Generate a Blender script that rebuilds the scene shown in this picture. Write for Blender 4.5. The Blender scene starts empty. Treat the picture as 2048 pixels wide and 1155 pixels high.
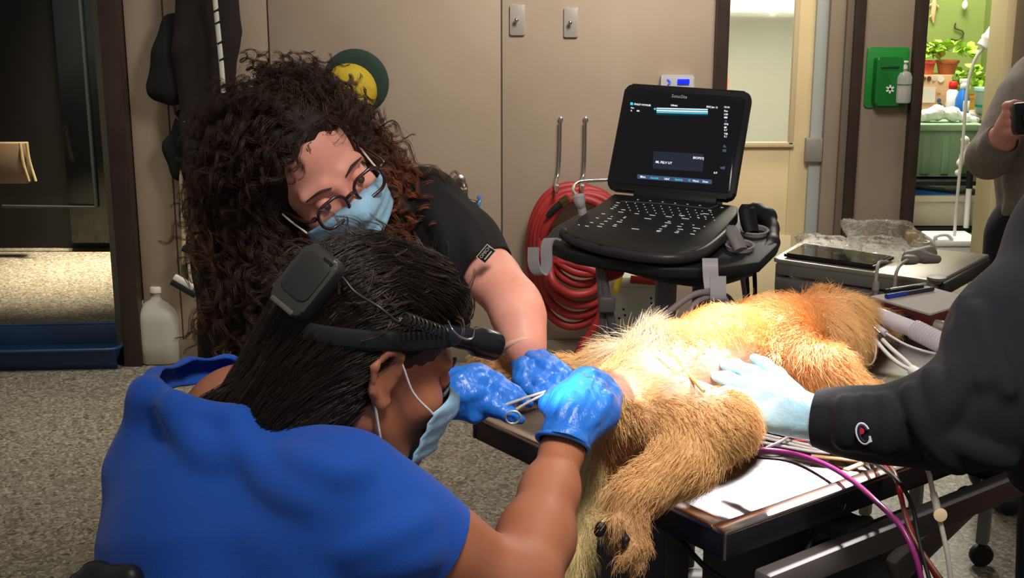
import bpy, bmesh, math, random
import numpy as np
from mathutils import Vector, Matrix

# ------------------------------------------------------------------ camera
FPX, PITCH, CAMZ = 2600.0, math.radians(14.0), 1.5
SC = bpy.context.scene
COL = SC.collection
CF = np.array([0, math.cos(PITCH), -math.sin(PITCH)])
CU = np.array([0, math.sin(PITCH), math.cos(PITCH)])
CR = np.array([1.0, 0, 0])
CO = np.array([0, 0, CAMZ])
cam = bpy.data.cameras.new('camera')
cam.sensor_width = 36.0
cam.lens = 36.0 * FPX / 2048.0
cam.clip_start = 0.05
cam_o = bpy.data.objects.new('camera', cam)
COL.objects.link(cam_o)
cam_o.location = CO
cam_o.rotation_euler = (math.pi / 2 - PITCH, 0, 0)
SC.camera = cam_o

# ------------------------------------------------------------------ world, lights, exposure
SC.view_settings.view_transform = 'Standard'
SC.view_settings.look = 'None'
SC.view_settings.exposure = 0.0
SC.view_settings.gamma = 1.0
SC.view_settings.use_curve_mapping = False
wd = bpy.data.worlds.new('room_air')
SC.world = wd
wd.use_nodes = True
wd.node_tree.nodes['Background'].inputs[0].default_value = (1.0, 0.93, 0.84, 1)
wd.node_tree.nodes['Background'].inputs[1].default_value = 0.21


def area(name, loc, target, size, power, color, sizey=None, spread=None):
    l = bpy.data.lights.new(name, 'AREA')
    l.energy = power
    l.color = color
    l.size = size
    if sizey:
        l.shape = 'RECTANGLE'
        l.size_y = sizey
    if spread:
        l.spread = math.radians(spread)
    o = bpy.data.objects.new(name, l)
    COL.objects.link(o)
    o.location = loc
    d = Vector(target) - Vector(loc)
    o.rotation_euler = d.to_track_quat('-Z', 'Y').to_euler()
    return o


def spot(name, loc, target, power, color, angle, blend, radius):
    l = bpy.data.lights.new(name, 'SPOT')
    l.energy = power
    l.color = color
    l.spot_size = math.radians(angle)
    l.spot_blend = blend
    l.shadow_soft_size = radius
    o = bpy.data.objects.new(name, l)
    COL.objects.link(o)
    o.location = loc
    d = Vector(target) - Vector(loc)
    o.rotation_euler = d.to_track_quat('-Z', 'Y').to_euler()
    return o


# dim ceiling fixture of the treatment room, lamp over the table, two added fills, lit rooms beyond both openings
area('ceiling_fixture_light', (0.75, 3.35, 2.75), (0.3, 4.8, 1.4), 0.7, 28, (1.0, 0.96, 0.93), spread=108)
area('left_floor_fill', (-1.45, 4.05, 2.85), (-1.5, 4.1, 0), 0.3, 5.5, (1.0, 0.93, 0.80), spread=58)  # added source, makes the brighter pool on the left floor
area('front_fill_light', (0.35, 0.75, 2.6), (0.27, 1.75, 0.9), 0.45, 5.4, (1.0, 0.94, 0.87), spread=62)  # unseen fill added to brighten the sides facing the camera
spot('surgical_lamp', (0.66, 2.42, 1.85), (0.345, 1.75, 0.90), 470, (1.0, 0.97, 0.95), 21, 0.85, 0.05)
spot('surgical_lamp_halo', (0.66, 2.42, 1.87), (0.46, 1.92, 0.88), 30, (1.0, 0.95, 0.90), 64, 1.0, 0.06)
area('right_room_light', (2.3, 6.9, 2.9), (2.1, 7.1, 0), 1.0, 110, (1.0, 0.95, 0.88))
area('corridor_light', (1.6, 5.3, 2.7), (1.2, 5.8, 0), 0.4, 26, (1.0, 0.88, 0.66))
area('left_room_downlight', (-2.15, 6.5, 2.7), (-2.15, 6.5, 0), 0.2, 26, (1.0, 0.88, 0.66), spread=40)


# ------------------------------------------------------------------ pixel helpers (photo frame 2048 x 1155)
def W3(px, py, D):
    """world point seen at a photo pixel, D metres along the optical axis"""
    return CO + (CF + CR * ((px - 1024) / FPX) - CU * ((py - 577.5) / FPX)) * D


def PZ(px, py, z):
    r = CF + CR * ((px - 1024) / FPX) - CU * ((py - 577.5) / FPX)
    return CO + r * ((z - CAMZ) / r[2])


def PY(px, py, y):
    r = CF + CR * ((px - 1024) / FPX) - CU * ((py - 577.5) / FPX)
    return CO + r * (y / r[1])


def RP(rpx, D):
    return rpx * D / FPX


def camv(a, b, c):
    """vector from image-right, image-up, toward-camera components"""
    return CR * a + CU * b - CF * c


def nrm(v):
    v = np.asarray(v, float)
    return v / (np.linalg.norm(v) + 1e-12)


# ------------------------------------------------------------------ materials
def _lin(c):
    return tuple(((x / 12.92) if x <= 0.04045 else ((x + 0.055) / 1.055) ** 2.4) for x in c)


def rgb(r, g, b):
    return _lin((r / 255.0, g / 255.0, b / 255.0)) + (1.0,)


MATS = {}


def mat(name, col, rough=0.5, metal=0.0, col2=None, scale=20.0, bump=0.0, bscale=None, emit=None, estr=0.0,
        trans=0.0, ior=1.45, coat=0.0, stretch=None, alpha=1.0, detail=4.0, contrast=None, sss=0.0, spec=None, sheen=0.0):
    if name in MATS:
        return MATS[name]
    m = bpy.data.materials.new(name)
    m.use_nodes = True
    nt = m.node_tree
    b = nt.nodes['Principled BSDF']
    b.inputs['Base Color'].default_value = col
    b.inputs['Roughness'].default_value = rough
    b.inputs['Metallic'].default_value = metal
    b.inputs['IOR'].default_value = ior
    b.inputs['Transmission Weight'].default_value = trans
    b.inputs['Coat Weight'].default_value = coat
    b.inputs['Alpha'].default_value = alpha
    if spec is not None:
        b.inputs['Specular IOR Level'].default_value = spec
    if sheen:
        b.inputs['Sheen Weight'].default_value = sheen
    if sss:
        b.inputs['Subsurface Weight'].default_value = sss
        b.inputs['Subsurface Radius'].default_value = (0.012, 0.005, 0.003)
        b.inputs['Subsurface Scale'].default_value = 1.0
    if emit is not None:
        b.inputs['Emission Color'].default_value = emit
        b.inputs['Emission Strength'].default_value = estr
    if col2 is not None or bump:
        tc = nt.nodes.new('ShaderNodeTexCoord')
        mp = nt.nodes.new('ShaderNodeMapping')
        nt.links.new(tc.outputs['Object'], mp.inputs['Vector'])
        if stretch:
            mp.inputs['Scale'].default_value = stretch
        if col2 is not None:
            n = nt.nodes.new('ShaderNodeTexNoise')
            n.inputs['Scale'].default_value = scale
            n.inputs['Detail'].default_value = detail
            nt.links.new(mp.outputs['Vector'], n.inputs['Vector'])
            rp = nt.nodes.new('ShaderNodeValToRGB')
            lo, hi = contrast or (0.35, 0.65)
            rp.color_ramp.elements[0].position = lo
            rp.color_ramp.elements[1].position = hi
            rp.color_ramp.elements[0].color = col
            rp.color_ramp.elements[1].color = col2
            nt.links.new(n.outputs['Fac'], rp.inputs['Fac'])
            nt.links.new(rp.outputs['Color'], b.inputs['Base Color'])
        if bump:
            n2 = nt.nodes.new('ShaderNodeTexNoise')
            n2.inputs['Scale'].default_value = bscale or scale
            n2.inputs['Detail'].default_value = 5.0
            nt.links.new(mp.outputs['Vector'], n2.inputs['Vector'])
            bp = nt.nodes.new('ShaderNodeBump')
            bp.inputs['Strength'].default_value = bump
            bp.inputs['Distance'].default_value = 0.01
            nt.links.new(n2.outputs['Fac'], bp.inputs['Height'])
            nt.links.new(bp.outputs['Normal'], b.inputs['Normal'])
    MATS[name] = m
    return m


# ------------------------------------------------------------------ object helpers
ORG = {}


def thing(name, label, cat, loc, group=None):
    o = bpy.data.objects.new(name, None)
    o.empty_display_size = 0.05
    COL.objects.link(o)
    o.location = tuple(float(v) for v in loc)
    o['label'] = label
    o['category'] = cat
    if group:
        o['group'] = group
    ORG[o.name] = np.array(o.location)
    return o


def tag(o, label, cat, group=None):
    o['label'] = label
    o['category'] = cat
    if group:
        o['group'] = group
    return o


def struct(o):
    o['kind'] = 'structure'
    return o


def link_mesh(name, me, m, parent=None, base=None, smooth=True, label=None):
    """mesh vertices are in world space; moved into the parent's space (or about base for a top-level thing)"""
    o = bpy.data.objects.new(name, me)
    COL.objects.link(o)
    if m is not None:
        me.materials.append(m)
    if parent is not None:
        org = ORG[parent.name]
        o.parent = parent
    else:
        if base is None:
            n = len(me.vertices)
            co = np.zeros(n * 3)
            me.vertices.foreach_get('co', co)
            co = co.reshape(-1, 3)
            base = ((co[:, 0].min() + co[:, 0].max()) / 2, (co[:, 1].min() + co[:, 1].max()) / 2, co[:, 2].min())
        org = np.array(base, float)
        o.location = tuple(org)
    ORG[o.name] = org
    me.transform(Matrix.Translation(tuple(-org)))
    if smooth:
        me.polygons.foreach_set('use_smooth', [True] * len(me.polygons))
    if label:
        o['label'] = label
    me.update()
    return o


def mk(name, verts, faces, m, parent=None, base=None, smooth=True, label=None):
    me = bpy.data.meshes.new(name)
    me.from_pydata([tuple(map(float, v)) for v in verts], [], [tuple(map(int, f)) for f in faces])
    me.validate()
    return link_mesh(name, me, m, parent, base, smooth, label)


def from_bm(name, bm, m, parent=None, base=None, smooth=False, label=None, auto=None):
    me = bpy.data.meshes.new(name)
    bm.normal_update()
    bm.to_mesh(me)
    bm.free()
    o = link_mesh(name, me, m, parent, base, smooth, label)
    if auto:
        sharp_edges(me, auto)
    return o


def sharp_edges(me, deg=35):
    bm = bmesh.new()
    bm.from_mesh(me)
    for e in bm.edges:
        e.smooth = not (len(e.link_faces) == 2 and e.calc_face_angle(0) > math.radians(deg))
    for f in bm.faces:
        f.smooth = True
    bm.to_mesh(me)
    bm.free()


def frame(x, y, z=None):
    """3x3 with columns from x dir and approximate y dir"""
    x = nrm(x)
    z = nrm(np.cross(x, y)) if z is None else nrm(z)
    y = np.cross(z, x)
    return np.stack([x, y, z], 1)


EYE3 = np.eye(3)


def rotz(a):
    c, s = math.cos(a), math.sin(a)
    return np.array([[c, -s, 0], [s, c, 0], [0, 0, 1]])


def rotax(ax, a):
    return np.array(Matrix.Rotation(a, 3, Vector(tuple(ax))))


def bm_box(bm, c, size, R=None, bev=0.0, seg=2):
    R = EYE3 if R is None else R
    c = np.asarray(c, float)
    vs = []
    for i in (-.5, .5):
        for j in (-.5, .5):
            for k in (-.5, .5):
                vs.append(bm.verts.new(tuple(c + R @ (np.array([i, j, k]) * size))))
    q = [(0, 1, 3, 2), (4, 6, 7, 5), (0, 4, 5, 1), (2, 3, 7, 6), (0, 2, 6, 4), (1, 5, 7, 3)]
    fs = [bm.faces.new([vs[i] for i in f]) for f in q]
    if bev:
        es = list({e for f in fs for e in f.edges})
        bmesh.ops.bevel(bm, geom=es, offset=bev, segments=seg, affect='EDGES', profile=0.5)


def box(name, c, size, m, parent=None, R=None, bev=0.003, seg=2, base=None, label=None):
    bm = bmesh.new()
    bm_box(bm, c, size, R, min(bev, min(size) * 0.45), seg)
    bmesh.ops.recalc_face_normals(bm, faces=bm.faces)
    return from_bm(name, bm, m, parent, base, label=label, auto=40)


def prism(name, poly, c, R, depth, m, parent=None, bev=0.0, seg=2, base=None, label=None):
    """polygon in the local xy plane of R, extruded +-depth/2 along local z"""
    bm = bmesh.new()
    c = np.asarray(c, float)
    lo = [bm.verts.new(tuple(c + R @ np.array([p[0], p[1], -depth / 2]))) for p in poly]
    hi = [bm.verts.new(tuple(c + R @ np.array([p[0], p[1], depth / 2]))) for p in poly]
    n = len(poly)
    ft = bm.faces.new(hi)
    fb = bm.faces.new(lo[::-1])
    for i in range(n):
        bm.faces.new([lo[i], lo[(i + 1) % n], hi[(i + 1) % n], hi[i]])
    if bev:
        es = list(set(ft.edges) | set(fb.edges))
        bmesh.ops.bevel(bm, geom=es, offset=bev, segments=seg, affect='EDGES', profile=0.5)
    bmesh.ops.recalc_face_normals(bm, faces=bm.faces)
    return from_bm(name, bm, m, parent, base, label=label, auto=40)


def rrect(w, h, r, n=6):
    out = []
    for cx, cy, a0 in ((w / 2 - r, h / 2 - r, 0), (-w / 2 + r, h / 2 - r, 90), (-w / 2 + r, -h / 2 + r, 180), (w / 2 - r, -h / 2 + r, 270)):
        for i in range(n + 1):
            a = math.radians(a0 + 90 * i / n)
            out.append((cx + r * math.cos(a), cy + r * math.sin(a)))
    return out


def smooth_path(pts, n=8):
    P = [np.asarray(p, float) for p in pts]
    if len(P) < 3:
        return [P[0] + (P[-1] - P[0]) * t for t in np.linspace(0, 1, n + 1)]
    P = [2 * P[0] - P[1]] + P + [2 * P[-1] - P[-2]]
    out = []
    for i in range(1, len(P) - 2):
        for j in range(n):
            t = j / n
            a, b, c, d = P[i - 1], P[i], P[i + 1], P[i + 2]
            out.append(0.5 * ((2 * b) + (-a + c) * t + (2 * a - 5 * b + 4 * c - d) * t * t + (-a + 3 * b - 3 * c + d) * t ** 3))
    out.append(P[-2])
    return out


def bm_tube(bm, pts, r, sides=10, closed=False, flat=1.0, up=None):
    pts = [np.asarray(p, float) for p in pts]
    n = len(pts)
    rs = r if hasattr(r, '__len__') else [r] * n
    rings = []
    prev = None
    for i, p in enumerate(pts):
        if closed:
            t = nrm(pts[(i + 1) % n] - pts[i - 1])
        else:
            t = nrm(pts[min(i + 1, n - 1)] - pts[max(i - 1, 0)])
        if up is not None:
            u = np.asarray(up, float)
        elif prev is None:
            u = np.array([0, 0, 1.0]) if abs(t[2]) < 0.9 else np.array([1.0, 0, 0])
        else:
            u = prev
        u = nrm(u - t * (u @ t))
        prev = u
        w = np.cross(t, u)
        rings.append([bm.verts.new(tuple(p + rs[i] * (math.cos(a) * u * flat + math.sin(a) * w)))
                      for a in [2 * math.pi * k / sides for k in range(sides)]])
    m = n if closed else n - 1
    for i in range(m):
        A, B = rings[i], rings[(i + 1) % n]
        for k in range(sides):
            bm.faces.new([A[k], A[(k + 1) % sides], B[(k + 1) % sides], B[k]])
    if not closed:
        bm.faces.new(rings[0][::-1])
        bm.faces.new(rings[-1])


def tube(name, pts, r, m, parent=None, sides=10, n=8, closed=False, sm=True, flat=1.0, up=None, base=None, label=None):
    bm = bmesh.new()
    pp = smooth_path(pts, n) if (sm and not closed) else [np.asarray(p, float) for p in pts]
    rr = r
    if hasattr(r, '__len__'):
        rr = np.interp(np.linspace(0, 1, len(pp)), np.linspace(0, 1, len(r)), r)
    bm_tube(bm, pp, rr, sides, closed, flat, up)
    bmesh.ops.recalc_face_normals(bm, faces=bm.faces)
    return from_bm(name, bm, m, parent, base, smooth=True, label=label, auto=60)


def lathe(name, prof, c, R, m, parent=None, seg=24, base=None, label=None, sx=1.0, auto=45):
    """profile of (radius, height) about local z of R"""
    R = EYE3 if R is None else R
    c = np.asarray(c, float)
    bm = bmesh.new()
    rings = []
    for (r, z) in prof:
        if r < 1e-5:
            rings.append([bm.verts.new(tuple(c + R @ np.array([0, 0, z])))])
        else:
            rings.append([bm.verts.new(tuple(c + R @ np.array([r * sx * math.cos(2 * math.pi * k / seg), r * math.sin(2 * math.pi * k / seg), z]))) for k in range(seg)])
    for A, B in zip(rings[:-1], rings[1:]):
        if len(A) == 1 and len(B) == 1:
            continue
        for k in range(seg):
            k2 = (k + 1) % seg
            if len(A) == 1:
                bm.faces.new([A[0], B[k2], B[k]])
            elif len(B) == 1:
                bm.faces.new([A[k], A[k2], B[0]])
            else:
                bm.faces.new([A[k], A[k2], B[k2], B[k]])
    if len(rings[0]) > 1:
        bm.faces.new(rings[0][::-1])
    if len(rings[-1]) > 1:
        bm.faces.new(rings[-1])
    bmesh.ops.recalc_face_normals(bm, faces=bm.faces)
    return from_bm(name, bm, m, parent, base, smooth=True, label=label, auto=auto)


def text(name, body, c, R, h, m, parent=None, extrude=0.0003, align='LEFT', bold=0.0, sx=1.0):
    cu = bpy.data.curves.new(name, 'FONT')
    cu.body = body
    cu.size = h / 0.70
    cu.align_x = align
    cu.extrude = extrude
    cu.offset = bold
    cu.resolution_u = 2
    o = bpy.data.objects.new(name + '_curve', cu)
    COL.objects.link(o)
    dg = bpy.context.evaluated_depsgraph_get()
    me = bpy.data.meshes.new_from_object(o.evaluated_get(dg))
    bpy.data.objects.remove(o)
    bpy.data.curves.remove(cu)
    M = np.eye(4)
    M[:3, :3] = R @ np.diag([sx, 1, 1])
    M[:3, 3] = c
    me.transform(Matrix(M.tolist()))
    me.materials.clear()
    me.name = name
    return link_mesh(name, me, m, parent, smooth=False)


# ------------------------------------------------------------------ smooth implicit bodies
class Blob:
    def __init__(s):
        s.p = []

    def cap(s, a, b, ra, rb, k=0.02, sub=False):
        s.p.append(('c', np.asarray(a, float), np.asarray(b, float), float(ra), float(rb), k, sub))
        return s

    def ell(s, c, rad, R=None, k=0.02, sub=False):
        s.p.append(('e', np.asarray(c, float), np.asarray(rad, float), EYE3 if R is None else R, 0, k, sub))
        return s

    def ball(s, c, r, k=0.02, sub=False):
        return s.cap(c, c, r, r, k, sub)

    def chain(s, L, k=0.02):
        """list of (px, py, D, r_px): real 3D joints given by where the photo shows them"""
        P = [(W3(x, y, d), RP(r, d)) for x, y, d, r in L]
        if len(P) == 1:
            s.ball(P[0][0], P[0][1], k)
        for (a, ra), (b, rb) in zip(P[:-1], P[1:]):
            s.cap(a, b, ra, rb, k)
        return s

    def path(s, pts, rs, k=0.02):
        for i in range(len(pts) - 1):
            s.cap(pts[i], pts[i + 1], rs[i], rs[i + 1], k)
        return s

    @staticmethod
    def _d(pr, X):
        if pr[0] == 'c':
            _, a, b, ra, rb, k, sub = pr
            ab = b - a
            L = ab @ ab
            if L < 1e-12:
                return np.sqrt(((X - a) ** 2).sum(-1)) - ra
            t = np.clip(((X - a) @ ab) / L, 0, 1)
            d = X - a - t[..., None] * ab
            return np.sqrt((d * d).sum(-1)) - (ra + (rb - ra) * t)
        _, c, r, R, _, k, sub = pr
        q = (X - c) @ R
        k0 = np.sqrt(((q / r) ** 2).sum(-1)) + 1e-9
        k1 = np.sqrt(((q / (r * r)) ** 2).sum(-1)) + 1e-9
        return k0 * (k0 - 1) / k1

    def dist(s, X):
        d = np.full(X.shape[:-1], 9.0)
        for pr in s.p:
            d = s._comb(d, s._d(pr, X), pr[5], pr[6])
        return d

    @staticmethod
    def _comb(d, e, k, sub):
        if sub:
            h = np.clip(0.5 - 0.5 * (d + e) / k, 0, 1)
            return d + (-e - d) * h + k * h * (1 - h)
        h = np.clip(0.5 + 0.5 * (e - d) / k, 0, 1)
        return d * h + e * (1 - h) - k * h * (1 - h)

    def bounds(s):
        lo, hi = np.full(3, 9e9), np.full(3, -9e9)
        for pr in s.p:
            if pr[6]:
                continue
            l, h = s._bb(pr)
            lo = np.minimum(lo, l)
            hi = np.maximum(hi, h)
        return lo, hi

    @staticmethod
    def _bb(pr):
        if pr[0] == 'c':
            r = max(pr[3], pr[4])
            return np.minimum(pr[1], pr[2]) - r, np.maximum(pr[1], pr[2]) + r
        e = np.sqrt(((pr[3] * pr[2]) ** 2).sum(1))
        return pr[1] - e, pr[1] + e

    def grid(s, h, noise=None):
        lo, hi = s.bounds()
        lo = lo - 0.03 - 2 * h
        hi = hi + 0.03 + 2 * h
        n = np.ceil((hi - lo) / h).astype(int) + 1
        V = np.full(n, 0.08, np.float32)
        ax = [lo[i] + h * np.arange(n[i]) for i in range(3)]
        for pr in s.p:
            l, u = s._bb(pr)
            mg = pr[5] + 4 * h
            i0 = np.maximum(np.floor((l - mg - lo) / h).astype(int), 0)
            i1 = np.minimum(np.ceil((u + mg - lo) / h).astype(int) + 1, n)
            if (i1 <= i0).any():
                continue
            sl = tuple(slice(i0[i], i1[i]) for i in range(3))
            X = np.stack(np.meshgrid(*[ax[i][sl[i]] for i in range(3)], indexing='ij'), -1)
            V[sl] = s._comb(V[sl], s._d(pr, X), pr[5], pr[6])
        if noise is not None:
            X = np.stack(np.meshgrid(*ax, indexing='ij'), -1)
            V = V + noise(X)
        return V, lo, h

    def mesh(s, h=0.006, noise=None):
        V, lo, h = s.grid(h, noise)
        return surface_nets(V, lo, h)


def march(blob, px, py):
    """first hit of the photo ray with a blob"""
    r = CF + CR * ((px - 1024) / FPX) - CU * ((py - 577.5) / FPX)
    t = 0.9
    for _ in range(80):
        d = float(blob.dist((CO + r * t)[None])[0])
        if d < .0006:
            return CO + r * t
        t += max(d * .8, .001)
        if t > 5:
            return None


def fold(blob, src, pts, prot=.005, r=.014, k=.018):
    """raised cloth fold running over the surface of src"""
    P = []
    for (x, y) in pts:
        p = march(src, x, y)
        if p is None:
            continue
        e = 1e-3
        g = nrm([float(src.dist((p + np.eye(3)[i] * e)[None])[0] - src.dist((p - np.eye(3)[i] * e)[None])[0]) for i in range(3)])
        P.append(p - g * (r - prot))
    P = smooth_path(P, 4) if len(P) > 2 else P
    n = len(P)
    for i in range(n - 1):
        ra = r * (.75 + .25 * math.sin(math.pi * i / n))
        blob.cap(P[i], P[i + 1], ra, ra, k)


def copy_blob(b):
    c = Blob()
    c.p = list(b.p)
    return c


def surface_nets(V, lo, h):
    ins = V < 0
    n = np.array(V.shape)
    c = [ins[i:n[0] - 1 + i, j:n[1] - 1 + j, k:n[2] - 1 + k] for i in (0, 1) for j in (0, 1) for k in (0, 1)]
    cnt = sum(x.astype(np.int8) for x in c)
    act = (cnt > 0) & (cnt < 8)
    I, J, K = np.nonzero(act)
    idx = np.full(act.shape, -1, np.int64)
    idx[I, J, K] = np.arange(len(I))
    pos = np.zeros((len(I), 3))
    num = np.zeros(len(I))
    cor = [(i, j, k) for i in (0, 1) for j in (0, 1) for k in (0, 1)]
    for a in cor:
        for b in cor:
            df = [b[q] - a[q] for q in range(3)]
            if sum(df) == 1 and min(df) == 0:
                va = V[I + a[0], J + a[1], K + a[2]]
                vb = V[I + b[0], J + b[1], K + b[2]]
                cr = (va < 0) != (vb < 0)
                t = np.where(cr, va / np.where(cr, va - vb, 1), 0)
                for q in range(3):
                    pos[:, q] += np.where(cr, a[q] + t * df[q], 0)
                num += cr
    pos /= num[:, None]
    verts = lo + h * (pos + np.stack([I, J, K], 1))
    faces = []
    for ax in range(3):
        A = np.take(ins, range(n[ax] - 1), axis=ax)
        B = np.take(ins, range(1, n[ax]), axis=ax)
        chg = A != B
        E = np.argwhere(chg)
        o1, o2 = [(1, 2), (2, 0), (0, 1)][ax]
        ok = (E[:, o1] > 0) & (E[:, o2] > 0) & (E[:, o1] < n[o1] - 1) & (E[:, o2] < n[o2] - 1)
        E = E[ok]
        if not len(E):
            continue
        fl = A[E[:, 0], E[:, 1], E[:, 2]]
        q = []
        for d1, d2 in ((1, 1), (0, 1), (0, 0), (1, 0)):
            F = E.copy()
            F[:, o1] -= d1
            F[:, o2] -= d2
            q.append(idx[F[:, 0], F[:, 1], F[:, 2]])
        Q = np.stack(q, 1)
        Q[~fl] = Q[~fl][:, ::-1]
        faces.append(Q)
    return verts, np.concatenate(faces)


def np_mesh(name, v, f):
    me = bpy.data.meshes.new(name)
    me.vertices.add(len(v))
    me.vertices.foreach_set('co', np.asarray(v, np.float32).ravel())
    me.loops.add(f.size)
    me.loops.foreach_set('vertex_index', f.astype(np.int32).ravel())
    me.polygons.add(len(f))
    me.polygons.foreach_set('loop_start', np.arange(0, f.size, f.shape[1], dtype=np.int32))
    me.update(calc_edges=True)
    me.validate()
    return me


def drop_inside(v, f, keep):
    ok = keep(v[f].mean(1))
    f = f[ok]
    used, inv = np.unique(f.ravel(), return_inverse=True)
    return v[used], inv.reshape(f.shape)


def blob_obj(name, blob, h, m, parent=None, base=None, cuts=(), noise=None, thick=0.0, keep=None, label=None, lap=0):
    """cuts: (point, normal, radius): everything on the normal side within radius is cleanly cut away"""
    v, f = blob.mesh(h, noise)
    for _ in range(lap):
        s_ = np.zeros_like(v)
        c_ = np.zeros(len(v))
        for a_ in range(4):
            b_ = (a_ + 1) % 4
            np.add.at(s_, f[:, a_], v[f[:, b_]])
            np.add.at(c_, f[:, a_], 1)
            np.add.at(s_, f[:, b_], v[f[:, a_]])
            np.add.at(c_, f[:, b_], 1)
        v = 0.5 * v + 0.5 * s_ / c_[:, None]
    if keep is not None:
        v, f = drop_inside(v, f, keep)
        E = np.sort(np.concatenate([f[:, [i, (i + 1) % 4]] for i in range(4)]), 1)
        U, c_ = np.unique(E, axis=0, return_counts=True)
        B = U[c_ == 1]
        for _ in range(14):
            s_ = np.zeros_like(v)
            k_ = np.zeros(len(v))
            np.add.at(s_, B[:, 0], v[B[:, 1]])
            np.add.at(s_, B[:, 1], v[B[:, 0]])
            np.add.at(k_, B.ravel(), 1)
            m_ = k_ == 2
            v[m_] = .4 * v[m_] + .6 * s_[m_] / 2
    me = np_mesh(name, v, f)
    if cuts:
        bm = bmesh.new()
        bm.from_mesh(me)
        for p, nn, rad in cuts:
            fs = [x for x in bm.faces if (x.calc_center_median() - Vector(tuple(p))).length < rad]
            gs = list({q for x in fs for q in x.verts}) + list({q for x in fs for q in x.edges}) + fs
            bmesh.ops.bisect_plane(bm, geom=gs, plane_co=tuple(p), plane_no=tuple(nn), clear_outer=True)
        bm.to_mesh(me)
        bm.free()
    o = link_mesh(name, me, m, parent, base, True, label)
    if thick:
        md = o.modifiers.new('thickness', 'SOLIDIFY')
        md.thickness = thick
        md.offset = -1
    return o


# ------------------------------------------------------------------ hair
def sample(v, f, n, rng, mask=None, weight=None):
    A, B, C, D = (v[f[:, i]] for i in range(4))
    nn = np.cross(C - A, D - B)
    ar = np.linalg.norm(nn, axis=1) / 2
    N = nn / (2 * ar[:, None] + 1e-12)
    cen = (A + B + C + D) / 4
    w = ar.copy()
    if mask is not None:
        w *= mask(cen, N)
    i = rng.choice(len(f), n, p=w / w.sum())
    s, t = rng.random(n)[:, None], rng.random(n)[:, None]
    P = (A[i] * (1 - s) + B[i] * s) * (1 - t) + (D[i] * (1 - s) + C[i] * s) * t
    return P, N[i]


def hair_obj(name, pts, radii, m, parent):
    """pts (N, S, 3) world space, radii (N, S)"""
    N, S, _ = pts.shape
    cv = bpy.data.hair_curves.new(name)
    cv.add_curves([S] * N)
    org = ORG[parent.name]
    cv.attributes['position'].data.foreach_set('vector', (pts - org).astype(np.float32).ravel())
    ra = cv.attributes.get('radius') or cv.attributes.new('radius', 'FLOAT', 'POINT')
    ra.data.foreach_set('value', radii.astype(np.float32).ravel())
    cv.materials.append(m)
    o = bpy.data.objects.new(name, cv)
    COL.objects.link(o)
    o.parent = parent
    o['kind'] = 'stuff'
    ORG[o.name] = org
    return o


def grow(P, N, D, length, S, rng, lift=0.5, grav=0.0, curl=0.0, freq=3.0, wav=0.1, gdir=(0, 0, -1)):
    """strands from roots P, normals N, comb directions D (unit, tangential), lengths (n,)"""
    n = len(P)
    T = D - N * (D * N).sum(1)[:, None]
    T /= (np.linalg.norm(T, axis=1)[:, None] + 1e-9)
    T = T + rng.normal(0, wav, (n, 3))
    d0 = N * lift + T
    d0 /= np.linalg.norm(d0, axis=1)[:, None]
    B = np.cross(d0, N)
    B /= (np.linalg.norm(B, axis=1)[:, None] + 1e-9)
    C = np.cross(B, d0)
    ph = rng.random(n) * 6.283
    fr = freq * (0.7 + 0.6 * rng.random(n))
    out = np.zeros((n, S, 3))
    g = np.asarray(gdir, float)
    for j in range(S):
        t = j / (S - 1)
        L = length * t
        q = P + d0 * L[:, None] - N * (lift * 0.55 * L * t)[:, None] + g * (grav * L * t)[:, None]
        if curl:
            a = ph + fr * 6.283 * t
            cr = curl * min(1, t * 3)
            q = q + (B * np.cos(a)[:, None] + C * np.sin(a)[:, None]) * (cr if np.isscalar(cr) else cr[:, None])
        out[:, j] = q
    return out


def idw(X, pts, vecs, p=3.0):
    d = np.linalg.norm(X[:, None] - pts[None], axis=2) + 1e-4
    w = 1 / d ** p
    r = (w[:, :, None] * vecs[None]).sum(1)
    return r / (np.linalg.norm(r, axis=1)[:, None] + 1e-9)


def clump_hair(name, parent, P, N, D, length, kids, S, rng, m, cols, lift, grav, curl, freq, wav, spread, rad, tip=.35, hug=None, off=.004):
    """locks: every guide strand carries kids strands that share its curl"""
    G = grow(P, N, D, length, S, rng, lift, grav, curl, freq, wav)
    n = len(P)
    if hug is not None:
        for _ in range(2):
            dd = hug.dist(G)
            e = 1.5e-3
            g = np.stack([hug.dist(G + np.eye(3)[i] * e) - hug.dist(G - np.eye(3)[i] * e) for i in range(3)], -1)
            g /= (np.linalg.norm(g, axis=-1, keepdims=True) + 1e-9)
            G = G - g * np.where(dd > off, dd - off, np.minimum(dd - .001, 0))[..., None]
    G = np.repeat(G, kids, 0)
    off = rng.normal(0, spread, (n * kids, 3))
    t = np.linspace(0, 1, S)
    w = 1 - (1 - tip) * t
    wob = rng.normal(0, spread * .35, (n * kids, 3))
    out = G + off[:, None] * w[None, :, None] + wob[:, None] * np.sin(t * 7)[None, :, None]
    cut = (.75 + .25 * rng.random(n * kids))
    rr = rad * (1 - .7 * t)[None] * (.7 + .6 * rng.random(n * kids))[:, None]
    o = hair_obj(name, out, rr, m, parent)
    tint_curves(o, np.clip(np.repeat(cols, kids, 0) * (.75 + .5 * rng.random(n * kids))[:, None], 0, 1))
    return o


RNG = np.random.default_rng(7)
random.seed(7)

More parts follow.
